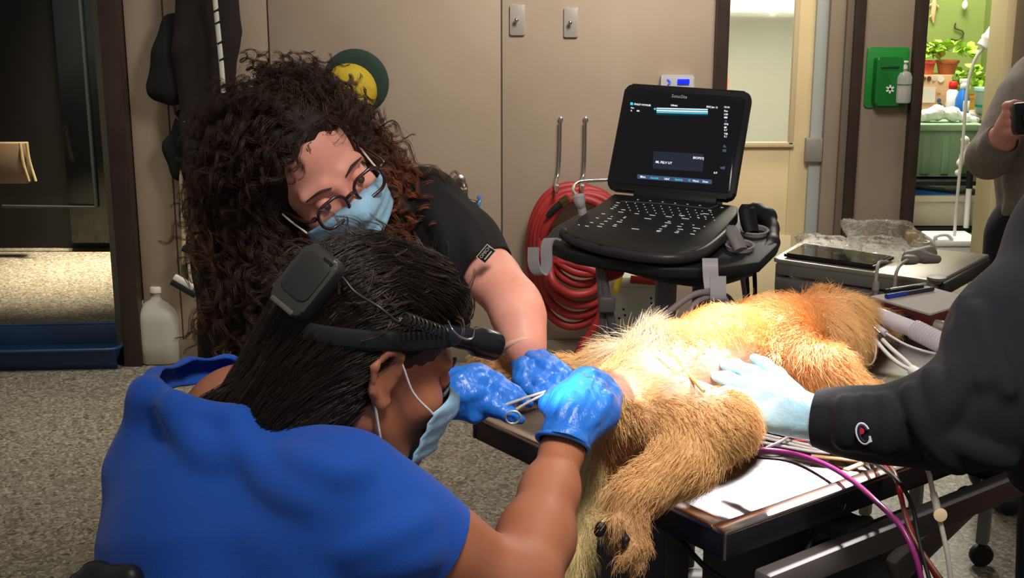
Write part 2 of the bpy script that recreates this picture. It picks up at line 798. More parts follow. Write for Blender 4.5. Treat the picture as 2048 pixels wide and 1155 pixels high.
# ================================================================== materials
M_WALL = mat('wall_panel_paint', rgb(168, 149, 128), 0.45, col2=rgb(160, 140, 118), scale=2.5, bump=0.06, bscale=260)
M_WALL2 = mat('corridor_paint', rgb(150, 134, 116), 0.6, col2=rgb(142, 126, 107), scale=3)
M_BROWN = mat('brown_metal_frame', rgb(58, 44, 36), 0.4, col2=rgb(48, 36, 30), scale=8)
M_OLIVE = mat('olive_grey_frame', rgb(96, 92, 76), 0.45)
M_CREAM = mat('cream_door_paint', rgb(226, 205, 158), 0.45, col2=rgb(218, 196, 150), scale=3)
M_DARK = mat('dark_gloss_panel', rgb(22, 24, 26), 0.12, col2=rgb(14, 15, 17), scale=1.5)
M_DARKM = mat('dark_matt', rgb(20, 18, 18), 0.6)
M_GREENW = mat('green_wall_paint', rgb(140, 156, 84), 0.6, col2=rgb(132, 148, 78), scale=2)
M_WHITE = mat('white_plastic', rgb(226, 226, 222), 0.4)
M_STEEL = mat('brushed_steel', rgb(190, 186, 180), 0.28, 1.0, col2=rgb(170, 166, 160), scale=60, stretch=(1, 14, 14))
M_CHROME = mat('chrome', rgb(205, 203, 198), 0.15, 1.0)
M_BLACK = mat('black_plastic', rgb(24, 24, 26), 0.42)
M_BLACKR = mat('black_rubber', rgb(18, 18, 20), 0.55)
M_GREY = mat('grey_plastic', rgb(176, 172, 172), 0.4)
M_CLEAR = mat('clear_plastic', (0.95, 0.96, 0.97, 1), 0.05, trans=0.9, ior=1.15, alpha=0.55)


def floor_material():
    m = bpy.data.materials.new('flecked_resin_floor')
    m.use_nodes = True
    nt = m.node_tree
    b = nt.nodes['Principled BSDF']
    tc = nt.nodes.new('ShaderNodeTexCoord')
    cols = []
    v = nt.nodes.new('ShaderNodeTexVoronoi')
    v.inputs['Scale'].default_value = 120
    v.inputs['Randomness'].default_value = 1.0
    mp = nt.nodes.new('ShaderNodeMapping')
    nt.links.new(tc.outputs['Object'], mp.inputs['Vector'])
    nz = nt.nodes.new('ShaderNodeTexNoise')
    nz.inputs['Scale'].default_value = 40
    nt.links.new(mp.outputs['Vector'], nz.inputs['Vector'])
    mx = nt.nodes.new('ShaderNodeVectorMath')
    mx.operation = 'MULTIPLY_ADD'
    nt.links.new(nz.outputs['Color'], mx.inputs[0])
    mx.inputs[1].default_value = (0.03, 0.03, 0.03)
    nt.links.new(mp.outputs['Vector'], mx.inputs[2])
    nt.links.new(mx.outputs['Vector'], v.inputs['Vector'])
    rp = nt.nodes.new('ShaderNodeValToRGB')
    rp.color_ramp.interpolation = 'CONSTANT'
    el = rp.color_ramp.elements
    el[0].position, el[0].color = 0.0, rgb(126, 119, 104)
    el[1].position, el[1].color = 0.24, rgb(107, 99, 85)
    for p_, c_ in ((0.45, rgb(144, 136, 119)), (0.6, rgb(94, 87, 73)), (0.72, rgb(119, 112, 97)), (0.86, rgb(156, 148, 131)), (0.94, rgb(77, 70, 60))):
        e = el.new(p_)
        e.color = c_
    sp = nt.nodes.new('ShaderNodeSeparateColor')
    nt.links.new(v.outputs['Color'], sp.inputs['Color'])
    nt.links.new(sp.outputs[0], rp.inputs['Fac'])
    nt.links.new(rp.outputs['Color'], b.inputs['Base Color'])
    b.inputs['Roughness'].default_value = 0.38
    bp = nt.nodes.new('ShaderNodeBump')
    bp.inputs['Strength'].default_value = 0.12
    bp.inputs['Distance'].default_value = 0.003
    n2 = nt.nodes.new('ShaderNodeTexNoise')
    n2.inputs['Scale'].default_value = 35
    nt.links.new(mp.outputs['Vector'], n2.inputs['Vector'])
    nt.links.new(n2.outputs['Fac'], bp.inputs['Height'])
    nt.links.new(bp.outputs['Normal'], b.inputs['Normal'])
    return m


# ================================================================== room shell
WY, FY = 4.85, 5.8          # treatment-room back wall, corridor wall behind it


def wx(px, y, z=0.9):
    """world x on a wall plane y of a vertical edge crossing photo column px at about height z"""
    D = y * math.cos(PITCH) + (CAMZ - z) * math.sin(PITCH)
    return (px - 1024) / FPX * D


fl = mk('floor', [(-6, -1, 0), (6, -1, 0), (6, 9.5, 0), (-6, 9.5, 0)], [(0, 1, 2, 3)], floor_material(), smooth=False)
struct(fl)

# back wall: panels with recessed joints
xs = [wx(262, WY), wx(340, WY), wx(545, WY), wx(1003, WY), wx(1424, WY)]
wb = struct(box('wall_back', ((xs[0] + xs[-1]) / 2, WY + 0.08, 1.45), (xs[-1] - xs[0], 0.14, 2.9), mat('panel_joint', rgb(150, 132, 113), 0.6), bev=0.001))
for a, b in zip(xs[:-1], xs[1:]):
    box('panel', ((a + b) / 2, WY + 0.005, 1.45), (b - a - 0.006, 0.012, 2.9), M_WALL, wb, bev=0.002)
struct(box('baseboard_back', ((xs[0] + xs[-1]) / 2, WY - 0.008, 0.045), (xs[-1] - xs[0], 0.014, 0.09), mat('cove_base', rgb(122, 108, 90), 0.5), bev=0.004))
# door frame at the left opening
xl = xs[0]
struct(box('trim_1', (xl - 0.035, WY + 0.03, 1.45), (0.07, 0.2, 2.9), M_BROWN, bev=0.004))
struct(box('trim_2', (xl - 0.095, WY + 0.12, 1.45), (0.05, 0.2, 2.9), M_OLIVE, bev=0.004))
# dark end cap at the right end of the back wall
xr = xs[-1]
struct(box('trim_3', (xr + 0.02, WY + 0.06, 1.45), (0.045, 0.22, 2.9), M_BROWN, bev=0.004))

# left room: dark glossy wall far behind, open dark door leaf
struct(box('wall_left_far', (-3.2, 7.0, 1.45), (4.4, 0.12, 2.9), M_DARKM, bev=0.001))
dl = struct(box('door_1', (wx(150, 6.3), 6.86, 1.2), (0.52, 0.05, 2.3), M_DARK, bev=0.004))
tube('edge_strip', [(wx(104, 6.3) , 6.825, 2.2), (wx(104, 6.3), 6.825, 0.25), (wx(104, 6.3) - 0.5, 6.825, 0.25)], 0.012, mat('worn_edge', rgb(38, 42, 44), 0.4), dl, sm=False, sides=6)
tube('door_pull', [(wx(186, 6.3), 6.80, 1.35), (wx(186, 6.3), 6.80, 1.62)], 0.012, mat('dull_bronze', rgb(92, 86, 66), 0.4, 0.7), dl, sides=8)
bxp = PY(30, 325, 6.7)
sg = thing('tan_wall_bin', 'tan panel with two pale curved stripes, at the left edge of the dark room', 'panel', bxp - np.array([0, 0, 0.11]))
box('panel_body', bxp + np.array([-0.03, 0, 0]), (0.2, 0.06, 0.21), mat('tan_laminate', rgb(104, 84, 66), 0.5), sg)
for k in (0, 1):
    q = PY(40 + 13 * k, 285, 6.66)
    tube('stripe', [q, q + np.array([0.008, 0, -0.1]), q + np.array([0.03, 0, -0.2])], 0.008, mat('pale_stripe', rgb(158, 143, 104), 0.5), sg, sides=6)
# return wall of the left room that shades part of its floor
struct(box('wall_left_return', (wx(262, WY) + 0.06, 6.0, 1.45), (0.12, 2.1, 2.9), M_WALL2, bev=0.001))

# corridor wall: piece left of door hidden, door, frame strips, wall with green holder, doorway, right jamb
x_dl, x_dr = wx(1404, FY), wx(1622, FY)
door = thing('door_2', 'x', 'x', (x_dl, FY, 0))
del door['label'], door['category']
struct(door)
wL, wR = wx(1440, FY, 1.25), wx(1592, FY, 1.25)
wz = PY(1530, 288, FY)[2]
dw0 = x_dl - 0.25
box('stile', ((dw0 + wL) / 2, FY + 0.02, 1.05), (wL - dw0, 0.045, 2.1), M_CREAM, door)
box('stile', ((wR + x_dr) / 2, FY + 0.02, 1.05), (x_dr - wR, 0.045, 2.1), M_CREAM, door)
box('lower_panel', ((wL + wR) / 2, FY + 0.02, wz / 2), (wR - wL, 0.045, wz), M_CREAM, door)
box('top_rail', ((wL + wR) / 2, FY + 0.02, 2.0), (wR - wL, 0.045, 0.2), M_CREAM, door)
for nm, c, s in (('glazing_bead', ((wL + wR) / 2, FY - 0.01, wz), (wR - wL + 0.03, 0.03, 0.022)),
                 ('glazing_bead', (wR, FY - 0.01, (wz + 1.9) / 2), (0.022, 0.03, 1.9 - wz)),
                 ('glazing_bead', (wL, FY - 0.01, (wz + 1.9) / 2), (0.022, 0.03, 1.9 - wz))):
    box(nm, c, s, mat('bead_paint', rgb(206, 186, 146), 0.45), door)
box('window_pane', ((wL + wR) / 2, FY + 0.02, (wz + 1.9) / 2), (wR - wL, 0.006, 1.9 - wz), mat('frosted_glass', (0.93, 0.95, 0.92, 1), 0.22, trans=1.0, ior=1.1), door, bev=0.001)
kz = PY(1570, 470, FY)[2]
box('kick_plate', ((dw0 + x_dr - 0.06) / 2, FY - 0.006, kz / 2), (x_dr - dw0 - 0.06, 0.006, kz), mat('kick_plate_paint', rgb(232, 214, 172), 0.35), door, bev=0.001)
hz = PY(1636, 297, FY)
box('hinge', (x_dr + 0.014, FY - 0.034, hz[2]), (0.075, 0.03, 0.105), mat('satin_hinge', rgb(150, 144, 136), 0.4, 0.3), door)
# frame strips right of the door
fx = x_dr
for i, (pa, pb, m_, dy) in enumerate(((1622, 1646, mat('grey_weather_strip', rgb(172, 176, 170), 0.5), 0.0), (1646, 1676, M_WALL2, -0.03), (1676, 1690, mat('frame_taupe', rgb(108, 96, 82), 0.5), -0.05), (1690, 1712, M_BROWN, -0.06))):
    a, b = wx(pa, FY), wx(pb, FY)
    struct(box('trim_%d' % (4 + i), ((a + b) / 2, FY + dy + 0.06, 1.45), (b - a, 0.16, 2.9), m_, bev=0.003))
a, b = wx(1710, FY), wx(1822, FY)
struct(box('wall_corridor', ((a + b) / 2, FY + 0.06, 1.45), (b - a, 0.14, 2.9), M_WALL2, bev=0.001))
a, b = wx(1814, FY), wx(1836, FY)
struct(box('trim_8', ((a + b) / 2, FY + 0.04, 1.45), (b - a, 0.2, 2.9), M_BROWN, bev=0.003))
a, b = wx(1988, FY), wx(2006, FY)
struct(box('trim_9', ((a + b) / 2, FY + 0.04, 1.45), (b - a, 0.2, 2.9), mat('cream_jamb', rgb(214, 196, 152), 0.5), bev=0.003))
a, b = wx(2006, FY), wx(2036, FY)
struct(box('trim_10', ((a + b) / 2, FY + 0.04, 1.45), (b - a, 0.22, 2.9), mat('taupe_jamb', rgb(120, 104, 84), 0.5), bev=0.003))
struct(box('wall_right_far', (wx(2036, FY) + 0.9, FY + 0.06, 1.45), (1.8, 0.14, 2.9), M_BROWN, bev=0.001))
# lit utility room seen through the door window
struct(box('wall_window_room', (1.05, 7.25, 1.45), (1.35, 0.1, 2.9), mat('pale_room_paint', rgb(222, 226, 216), 0.6), bev=0.001))
struct(box('wall_room_divider', (1.75, 7.0, 1.45), (0.08, 2.2, 2.9), mat('pale_room_paint', rgb(222, 226, 216), 0.6), bev=0.001))
cb = thing('wall_cabinet', 'white wall cabinet with panelled doors seen through the frosted door window', 'cabinet', (1.2, 6.9, 1.25))
box('carcass', (1.2, 6.98, 1.62), (0.9, 0.3, 0.75), mat('cabinet_white', rgb(232, 234, 228), 0.4), cb)
for k in range(3):
    dpx = 0.87 + 0.3 * k
    d_ = box('cabinet_door', (dpx, 6.815, 1.62), (0.28, 0.02, 0.71), mat('cabinet_white', rgb(232, 234, 228), 0.4), cb)
    box('door_panel', (dpx, 6.803, 1.62), (0.2, 0.008, 0.6), mat('cabinet_grey', rgb(208, 212, 206), 0.4), d_)
area('window_room_light', (1.15, 6.3, 2.75), (1.2, 6.9, 0.8), 0.6, 190, (1.0, 0.99, 0.96))
rv = W3(1448, 160, 6.3)
zc_ = rv[2] - .05
bs = thing('pedestal_stand', 'slim white pedestal behind the frosted door window', 'stand', (rv[0], rv[1], 0))
lathe('pedestal_foot', [(0, 0), (.09, 0), (.09, .02), (.02, .03), (0, .03)], (rv[0], rv[1], 0), None, M_WHITE, bs)
lathe('pedestal_column', [(0, .02), (.018, .02), (.018, zc_ - .02), (0, zc_ - .02)], (rv[0], rv[1], 0), None, M_WHITE, bs)
lathe('pedestal_top', [(0, zc_ - .02), (.06, zc_ - .02), (.06, zc_), (0, zc_)], (rv[0], rv[1], 0), None, M_WHITE, bs)
rd = thing('red_bottle', 'small red bottle on the sill behind the door window, just above the screen', 'bottle', rv - np.array([0, 0, 0.05]))
lathe('bottle_body', [(0, -.05), (.03, -.048), (.034, -.03), (.034, .015), (.02, .035), (.012, .045)], rv, None, mat('red_plastic', rgb(206, 52, 48), 0.4), rd)
lathe('bottle_cap', [(.012, .045), (.013, .07), (0, .072)], rv, None, mat('white_plastic', rgb(226, 226, 222), 0.4), rd)
# green room
struct(box('wall_green', (3.0, 8.1, 1.45), (2.4, 0.1, 2.9), M_GREENW, bev=0.001))
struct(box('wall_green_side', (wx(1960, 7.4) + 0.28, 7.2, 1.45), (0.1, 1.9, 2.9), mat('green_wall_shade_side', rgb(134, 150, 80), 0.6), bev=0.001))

# ================================================================== people: shared builders
M_HAIRB = mat('black_hair_mass', rgb(20, 15, 14), 0.55)
M_MASK = mat('mask_pale_blue', rgb(150, 195, 225), 0.75, col2=rgb(162, 205, 232), scale=30, bump=0.25, bscale=60)
M_LOOP = mat('mask_white_elastic', rgb(225, 220, 215), 0.7)
M_GLOVE = mat('blue_nitrile', rgb(36, 112, 214), 0.34, col2=rgb(44, 124, 222), scale=14, bump=0.8, bscale=42, stretch=(1, 1, 0.4), coat=0.1)
M_SKINW = mat('skin_fair', rgb(236, 166, 146), 0.5, col2=rgb(228, 154, 134), scale=18, bump=0.03, bscale=220, sss=0.08)
M_SKINB = mat('skin_tan', rgb(176, 112, 82), 0.5, col2=rgb(166, 102, 74), scale=18, bump=0.03, bscale=220, sss=0.08)
M_BLKSCRUB = mat('black_scrub_cloth', rgb(21, 18, 20), 0.85, bump=0.15, bscale=420)
M_BLUESCRUB = mat('royal_blue_scrub_cloth', rgb(8, 82, 186), 0.8, col2=rgb(8, 76, 178), scale=5, bump=0.12, bscale=500, sheen=0.15)


def hair_mat(name, use_attr=True, rough=0.45, col=None):
    m = bpy.data.materials.new(name)
    m.use_nodes = True
    b = m.node_tree.nodes['Principled BSDF']
    b.inputs['Roughness'].default_value = rough
    b.inputs['Specular IOR Level'].default_value = 0.35
    if use_attr:
        a = m.node_tree.nodes.new('ShaderNodeAttribute')
        a.attribute_name = 'tint'
        m.node_tree.links.new(a.outputs['Color'], b.inputs['Base Color'])
    else:
        b.inputs['Base Color'].default_value = col
    return m


def tint_curves(o, cols):
    a = o.data.attributes.new('tint', 'FLOAT_COLOR', 'CURVE')
    c = np.ones((len(cols), 4), np.float32)
    c[:, :3] = cols
    a.data.foreach_set('color', c.ravel())


def tint_mesh(o, cols):
    a = o.data.attributes.new('tint', 'FLOAT_COLOR', 'POINT')
    c = np.ones((len(cols), 4), np.float32)
    c[:, :3] = cols
    a.data.foreach_set('color', c.ravel())


class Head:
    """local axes: x forward (nose), y to the person's left, z up; metres from the middle of the skull"""

    def __init__(s, C, f, u):
        s.C = np.asarray(C, float)
        s.f = nrm(f)
        s.l = nrm(np.cross(u, s.f))
        s.u = np.cross(s.f, s.l)
        s.R = np.stack([s.f, s.l, s.u], 1)

    def L(s, x, y, z):
        return s.C + s.R @ np.array([x, y, z])

    def local(s, X):
        return (X - s.C) @ s.R

    def build(s, b):
        L, R = s.L, s.R
        b.ell(L(-.012, 0, .045), (.098, .075, .088), R, .03)
        b.ell(L(.028, 0, -.03), (.064, .058, .085), R, .03)
        b.cap(L(.05, -.012, -.1), L(.05, .012, -.1), .02, .02, .025)
        for q in (-1, 1):
            b.cap(L(-.005, q * .053, -.058), L(.045, q * .02, -.1), .018, .018, .02)
            b.ell(L(.062, q * .036, -.03), (.024, .026, .024), R, .02)
            b.cap(L(.084, q * .018, .022), L(.072, q * .05, .02), .011, .009, .014)
            b.ball(L(.1, q * .033, -.001), .013, .012, sub=True)
            # ear: plate, rim and lobe, hollow in the middle
            b.ell(L(-.012, q * .076, .0), (.018, .006, .03), R, .008)
            b.path([L(.004, q * .078, .005), L(-.002, q * .083, .026), L(-.02, q * .088, .03), L(-.032, q * .088, .01), L(-.024, q * .083, -.018), L(-.008, q * .077, -.033), L(.002, q * .074, -.028)],
                   [.004, .0045, .0048, .0045, .005, .0065, .005], .005)
            b.ell(L(-.01, q * .09, -.002), (.009, .008, .014), R, .005, sub=True)
        b.path([L(.09, 0, .01), L(.104, 0, -.022), L(.112, 0, -.04)], [.008, .009, .012], .012)
        for q in (-1, 1):
            b.ball(L(.1, q * .012, -.043), .009, .008)
        b.path([L(.086, -.022, -.073), L(.096, 0, -.07), L(.086, .022, -.073)], [.005, .007, .005], .008)
        b.path([L(.085, -.018, -.08), L(.094, 0, -.081), L(.085, .018, -.08)], [.005, .007, .005], .008)

    def eyes(s, parent, iris, white=(0.75, 0.72, 0.7, 1)):
        for q in (-1, 1):
            R = s.R
            o = lathe('eye', [(0, -.012), (.006, -.0104), (.0104, -.006), (.012, 0), (.0104, .006), (.006, .0104), (0, .012)], s.L(.079, q * .033, -.001),
                      np.stack([R[:, 1], R[:, 2], R[:, 0]], 1), mat('eye_white', white, 0.2), parent, seg=16)
            lathe('iris', [(0, .0005), (.0055, .0), (.0056, -.001)], s.L(.0912, q * .033, -.004), np.stack([R[:, 1], R[:, 2], R[:, 0]], 1), mat('iris_' + parent.name, iris, 0.2), o, seg=14)

    def brows(s, parent, m):
        for q in (-1, 1):
            tube('eyebrow', [s.L(.096, q * .014, .02), s.L(.094, q * .032, .026), s.L(.08, q * .054, .02)], [.0018, .0034, .0015], m, parent, sides=8, flat=0.6)

    def mask(s, parent, drop=0.0):
        nx, nz = 22, 18
        V = []
        for i in range(nz + 1):
            t = i / nz
            for j in range(nx + 1):
                a = -1 + 2 * j / nx
                w = .074 - .006 * t
                pl = 0.0014 * math.sin(t * 3.1416 * 2 * 4.5)
                xx = .121 + .013 * math.exp(-((t - .22) / .2) ** 2) * (1 - abs(a)) ** 1.5 - .012 * t - .060 * abs(a) ** 1.75 + pl
                if t > .75:
                    xx -= (t - .75) * .12
                zz = -.012 - .02 * abs(a) ** 1.5 - t * (.098 - .02 * abs(a)) - drop * t
                if t < .12:
                    xx -= (.12 - t) * .16 * (1 - abs(a))
                V.append(s.L(xx, a * w, zz))
        F = [(i * (nx + 1) + j, i * (nx + 1) + j + 1, (i + 1) * (nx + 1) + j + 1, (i + 1) * (nx + 1) + j) for i in range(nz) for j in range(nx)]
        o = mk('face_mask', V, F, M_MASK, parent)
        md = o.modifiers.new('cloth', 'SOLIDIFY')
        md.thickness = 0.0016
        for q in (-1, 1):
            tube('ear_loop', [s.L(.061, q * .074, -.034), s.L(.026, q * .079, -.012), s.L(-.004, q * .083, .022), s.L(-.026, q * .08, .012), s.L(-.016, q * .08, -.03), s.L(.006, q * .076, -.075), s.L(.022, q * .068, -.106)],
                 .0016, M_LOOP, o, sides=6)
        tube('nose_wire', [s.L(.092, -.03, -.02), s.L(.108, -.008, -.014), s.L(.108, .008, -.014), s.L(.092, .03, -.02)], .0022, M_MASK, o, sides=6)
        return o


def glove(name, parent, chains, k=.007, h=.0028, cuffs=(), label=None, extra=None):
    b = Blob()
    for L in chains:
        b.chain(L, k)
    if extra:
        src = copy_blob(b)
        for L in extra:
            fold(b, src, L, .0042, .0075, .007)
    return blob_obj(name, b, h, M_GLOVE, parent, cuts=cuffs, label=label, lap=1)


def scalp_hair(name, parent, blob, n, comb, length, m, cols, h=.008, seg=9, curl=0.0, freq=2.0, lift=.25, grav=.2, wav=.15, rad=.0006, mask=None, seed=3):
    rng = np.random.default_rng(seed)
    v, f = blob.mesh(h)
    P, N = sample(v, f, n, rng, mask)
    D = comb(P, N)
    ln = length(P, rng)
    pts = grow(P, N, D, ln, seg, rng, lift, grav, curl, freq, wav)
    t = np.linspace(0, 1, seg)
    rr = rad * (1 - 0.75 * t)[None] * (0.7 + 0.6 * rng.random(n))[:, None]
    o = hair_obj(name, pts, rr, m, parent)
    if callable(cols):
        tint_curves(o, cols(P, rng))
    else:
        c0, c1 = np.array(cols[0][:3]), np.array(cols[1][:3])
        tint_curves(o, c0 + (c1 - c0) * rng.random(n)[:, None])
    return o


# ================================================================== person in blue scrubs (seated, seen from behind)
fB = np.array([math.cos(math.radians(28)) * math.cos(math.radians(18)), math.sin(math.radians(28)) * math.cos(math.radians(18)), -math.sin(math.radians(18))])
uB = np.array([math.sin(math.radians(18)) * math.cos(math.radians(28)), math.sin(math.radians(18)) * math.sin(math.radians(28)), math.cos(math.radians(18))])
rB = -np.cross(uB, fB)
HB = Head(W3(770, 752, 1.43) - .078 * rB + .012 * fB, fB, uB)
STOOLX = np.array([-.34, 1.17, 0.0])
pB = thing('person', 'person in royal blue scrubs and headlamp, seated with back to camera, holding a needle holder', 'person', STOOLX)
b = Blob()
HB.build(b)
nb = W3(470, 850, 1.52)
b.cap(HB.L(-.03, 0, -.05), HB.L(-.07, .005, -.1), .056, .056, .03)
b.cap(HB.L(-.07, .005, -.1), nb + np.array([.03, .02, -.01]), .056, .066, .03)
b.cap(nb, W3(480, 1200, 1.52), RP(110, 1.5), RP(210, 1.5), .05)
b.cap(W3(480, 1200, 1.52), STOOLX + np.array([.03, .03, .64]), RP(200, 1.5), .13, .05)
# right (near) arm
b.chain([(690, 985, 1.38, 92), (870, 1090, 1.40, 80), (1035, 1178, 1.43, 78)], .04)
b.chain([(1035, 1178, 1.43, 76), (1072, 1075, 1.50, 70), (1100, 980, 1.565, 51), (1125, 898, 1.622, 35), (1136, 862, 1.655, 24)], .03)
# left (far) arm, hidden behind the head
b.chain([(600, 860, 1.66, 70), (700, 1010, 1.72, 55)], .03)
b.chain([(700, 1010, 1.72, 52), (790, 900, 1.76, 45), (885, 795, 1.80, 32)], .03)
body = blob_obj('body', b, .0045, M_SKINB, pB)
HB.eyes(pB, rgb(40, 24, 16))
HB.brows(pB, M_HAIRB)
for q in (-1, 1):
    lathe('eyelid', [(.0129, -.004), (.0129, 0), (.0122, .004), (.0098, .0082), (.006, .0112), (0, .0129)], HB.L(.079, q * .033, .0), np.stack([HB.R[:, 1], nrm(HB.R[:, 0] * .3 - HB.R[:, 2] * .95), nrm(HB.R[:, 2] * .3 + HB.R[:, 0] * .95)], 1), M_SKINB, pB, seg=18)
HB.mask(pB, drop=.006)

# scrub top
s = Blob()
s.chain([(440, 850, 1.50, 105), (445, 935, 1.49, 165), (455, 1060, 1.48, 232), (455, 1260, 1.47, 245)], .05)
s.chain([(540, 960, 1.44, 100), (640, 1080, 1.39, 120), (640, 1200, 1.40, 140)], .06)
s.chain([(470, 900, 1.47, 80), (690, 985, 1.38, 112), (800, 1060, 1.38, 104), (925, 1120, 1.40, 92)], .04)
s.chain([(480, 880, 1.55, 90), (600, 870, 1.66, 86), (700, 1010, 1.71, 78)], .04)
s.cap(W3(480, 1260, 1.47), STOOLX + np.array([.02, .02, .66]), RP(240, 1.47), .15, .05)
# collar roll
nc = [W3(300, 790, 1.44), W3(352, 813, 1.40), W3(470, 842, 1.40), W3(560, 850, 1.47), W3(540, 780, 1.60), W3(455, 735, 1.62), W3(380, 742, 1.58), W3(315, 762, 1.51)]
s.path(nc + nc[:1], [.014] * 9, .02)
s.chain([(300, 800, 1.44, 26), (264, 930, 1.46, 46)], .04)
# soft folds running from the collar and the arm pit
sb_ = copy_blob(s)
for L in ([(345, 850), (420, 905), (500, 885)], [(560, 905), (640, 935), (720, 935)], [(690, 1110), (780, 1080), (850, 1040)],
          [(720, 1150), (800, 1130), (860, 1105)], [(470, 870), (540, 960), (620, 1000)]):
    fold(s, sb_, L, .003, .012, .02)
nc_ = np.array(nc)
hole_c = nc_.mean(0)
_u, _s, _vt = np.linalg.svd(nc_ - hole_c)
hn = _vt[2] if _vt[2][2] > 0 else -_vt[2]
hax, hay = _vt[0], np.cross(hn, _vt[0])
hpoly = np.stack([(nc_ - hole_c) @ hax, (nc_ - hole_c) @ hay], 1) * .97


def keepB(X):
    q = X - hole_c
    a, b2, h2 = q @ hax, q @ hay, q @ hn
    ins = np.zeros(len(X), bool)
    n_ = len(hpoly)
    for i in range(n_):
        x1, y1 = hpoly[i]
        x2, y2 = hpoly[(i + 1) % n_]
        c_ = ((y1 > b2) != (y2 > b2)) & (a < (x2 - x1) * (b2 - y1) / (y2 - y1 + 1e-12) + x1)
        ins ^= c_
    return ~(ins & (h2 > -.06) & (h2 < .12))


top = blob_obj('scrub_top', s, .006, M_BLUESCRUB, pB, cuts=[(W3(882, 1094, 1.40), nrm(W3(1035, 1178, 1.43) - W3(800, 1050, 1.385)), .14),
               (STOOLX + np.array([0, 0, .55]), (0, 0, -1), .6)], thick=.003, keep=keepB, lap=2)
# trousers and shoes (below the frame)
t = Blob()
hip = STOOLX + np.array([.02, .02, .60])
for q, kn, ft in ((1, np.array([-.28, 1.66, .56]), np.array([-.30, 1.62, .07])), (-1, np.array([-.02, 1.50, .56]), np.array([-.03, 1.44, .07]))):
    t.cap(hip, kn, .12, .075, .05)
    t.cap(kn, ft, .072, .055, .03)
tr = blob_obj('trousers', t, .012, mat('blue_scrub_trousers', rgb(20, 82, 176), 0.8), pB)
for ft in (np.array([-.30, 1.62, 0]), np.array([-.03, 1.44, 0])):
    sh = Blob()
    d = np.array([.07, .1, 0])
    sh.cap(ft + np.array([-.03, -.05, .045]), ft + d + np.array([0, 0, .04]), .045, .04, .03)
    sh.cap(ft + np.array([0, 0, .09]), ft + np.array([0, 0, .05]), .045, .045, .03)
    blob_obj('shoe', sh, .008, M_BLACKR, pB)

# hair: a close mass and a low tail, then strands over it
hb = Blob()
hb.ell(HB.L(-.014, 0, .048), (.103, .081, .092), HB.R, .03)
hb.ell(HB.L(-.045, 0, -.005), (.07, .075, .08), HB.R, .03)
hb.ell(HB.L(.05, 0, .088), (.048, .058, .036), HB.R, .03)
hb.cap(HB.L(-.07, 0, -.03), HB.L(-.09, -.01, -.09), .068, .058, .03)
hb.cap(HB.L(-.085, -.01, -.07), W3(530, 800, 1.46), .06, .035, .03)
hb.chain([(540, 790, 1.46, 60), (470, 812, 1.43, 26), (415, 800, 1.425, 8)], .02)
hb.ell(HB.L(.02, -.085, -.035), (.05, .024, .055), HB.R, .012, sub=True)
hb.ell(HB.L(.115, 0, -.01), (.06, .09, .075), HB.R, .012, sub=True)
blob_obj('hair_mass', hb, .006, M_HAIRB, pB, noise=lambda X: .0022 * np.sin(X[..., 0] * 260 + 60 * X[..., 2]) * np.sin(X[..., 1] * 210 + X[..., 2] * 190))


def combB(P, N):
    q = HB.local(P)
    back = np.stack([-np.ones(len(P)), np.zeros(len(P)), -.55 - 0 * q[:, 0]], 1)
    back[:, 2] -= np.clip(-q[:, 0] * 8, 0, 1.2)
    front = q[:, 0] > .03
    back[front] = np.stack([-.5 + 0 * q[front, 0], q[front, 1] * 8, .7 - 5 * np.abs(q[front, 1])], 1)
    return nrm2(back @ HB.R.T)


def nrm2(v):
    return v / (np.linalg.norm(v, axis=1)[:, None] + 1e-9)


M_HAIRS = hair_mat('hair_strands', True, 0.3)


def hairB(name, n, kids, ln, lift, wav, curl, mask, seed, cols, rad, spread):
    rng = np.random.default_rng(seed)
    v, f = hb.mesh(.007)
    P, N = sample(v, f, n, rng, mask)
    c0, c1 = np.array(cols[0][:3]), np.array(cols[1][:3])
    clump_hair(name, pB, P, N, combB(P, N), ln[0] + ln[1] * rng.random(n), kids, 9, rng, M_HAIRS, c0 + (c1 - c0) * rng.random(n)[:, None], lift, .05, curl, .8, wav, spread, rad, hug=hb if lift < .2 else None, off=.005)


def okB(c, N):
    q = HB.local(c)
    return np.where((q[:, 0] > .0) & (q[:, 2] < .035), 0.0, 1.0) * (q[:, 0] < .085)


hairB('hair', 2200, 9, (.06, .06), .04, .07, .0015, okB, 3, (rgb(20, 14, 13), rgb(46, 33, 28)), .0004, .0022)
# loose locks on top and toward the forehead
hairB('loose_hair', 130, 5, (.035, .035), .30, .40, .005, lambda c, N: (HB.local(c)[:, 2] > .06) * okB(c, N), 5, (rgb(84, 66, 56), rgb(46, 33, 28)), .0004, .002)

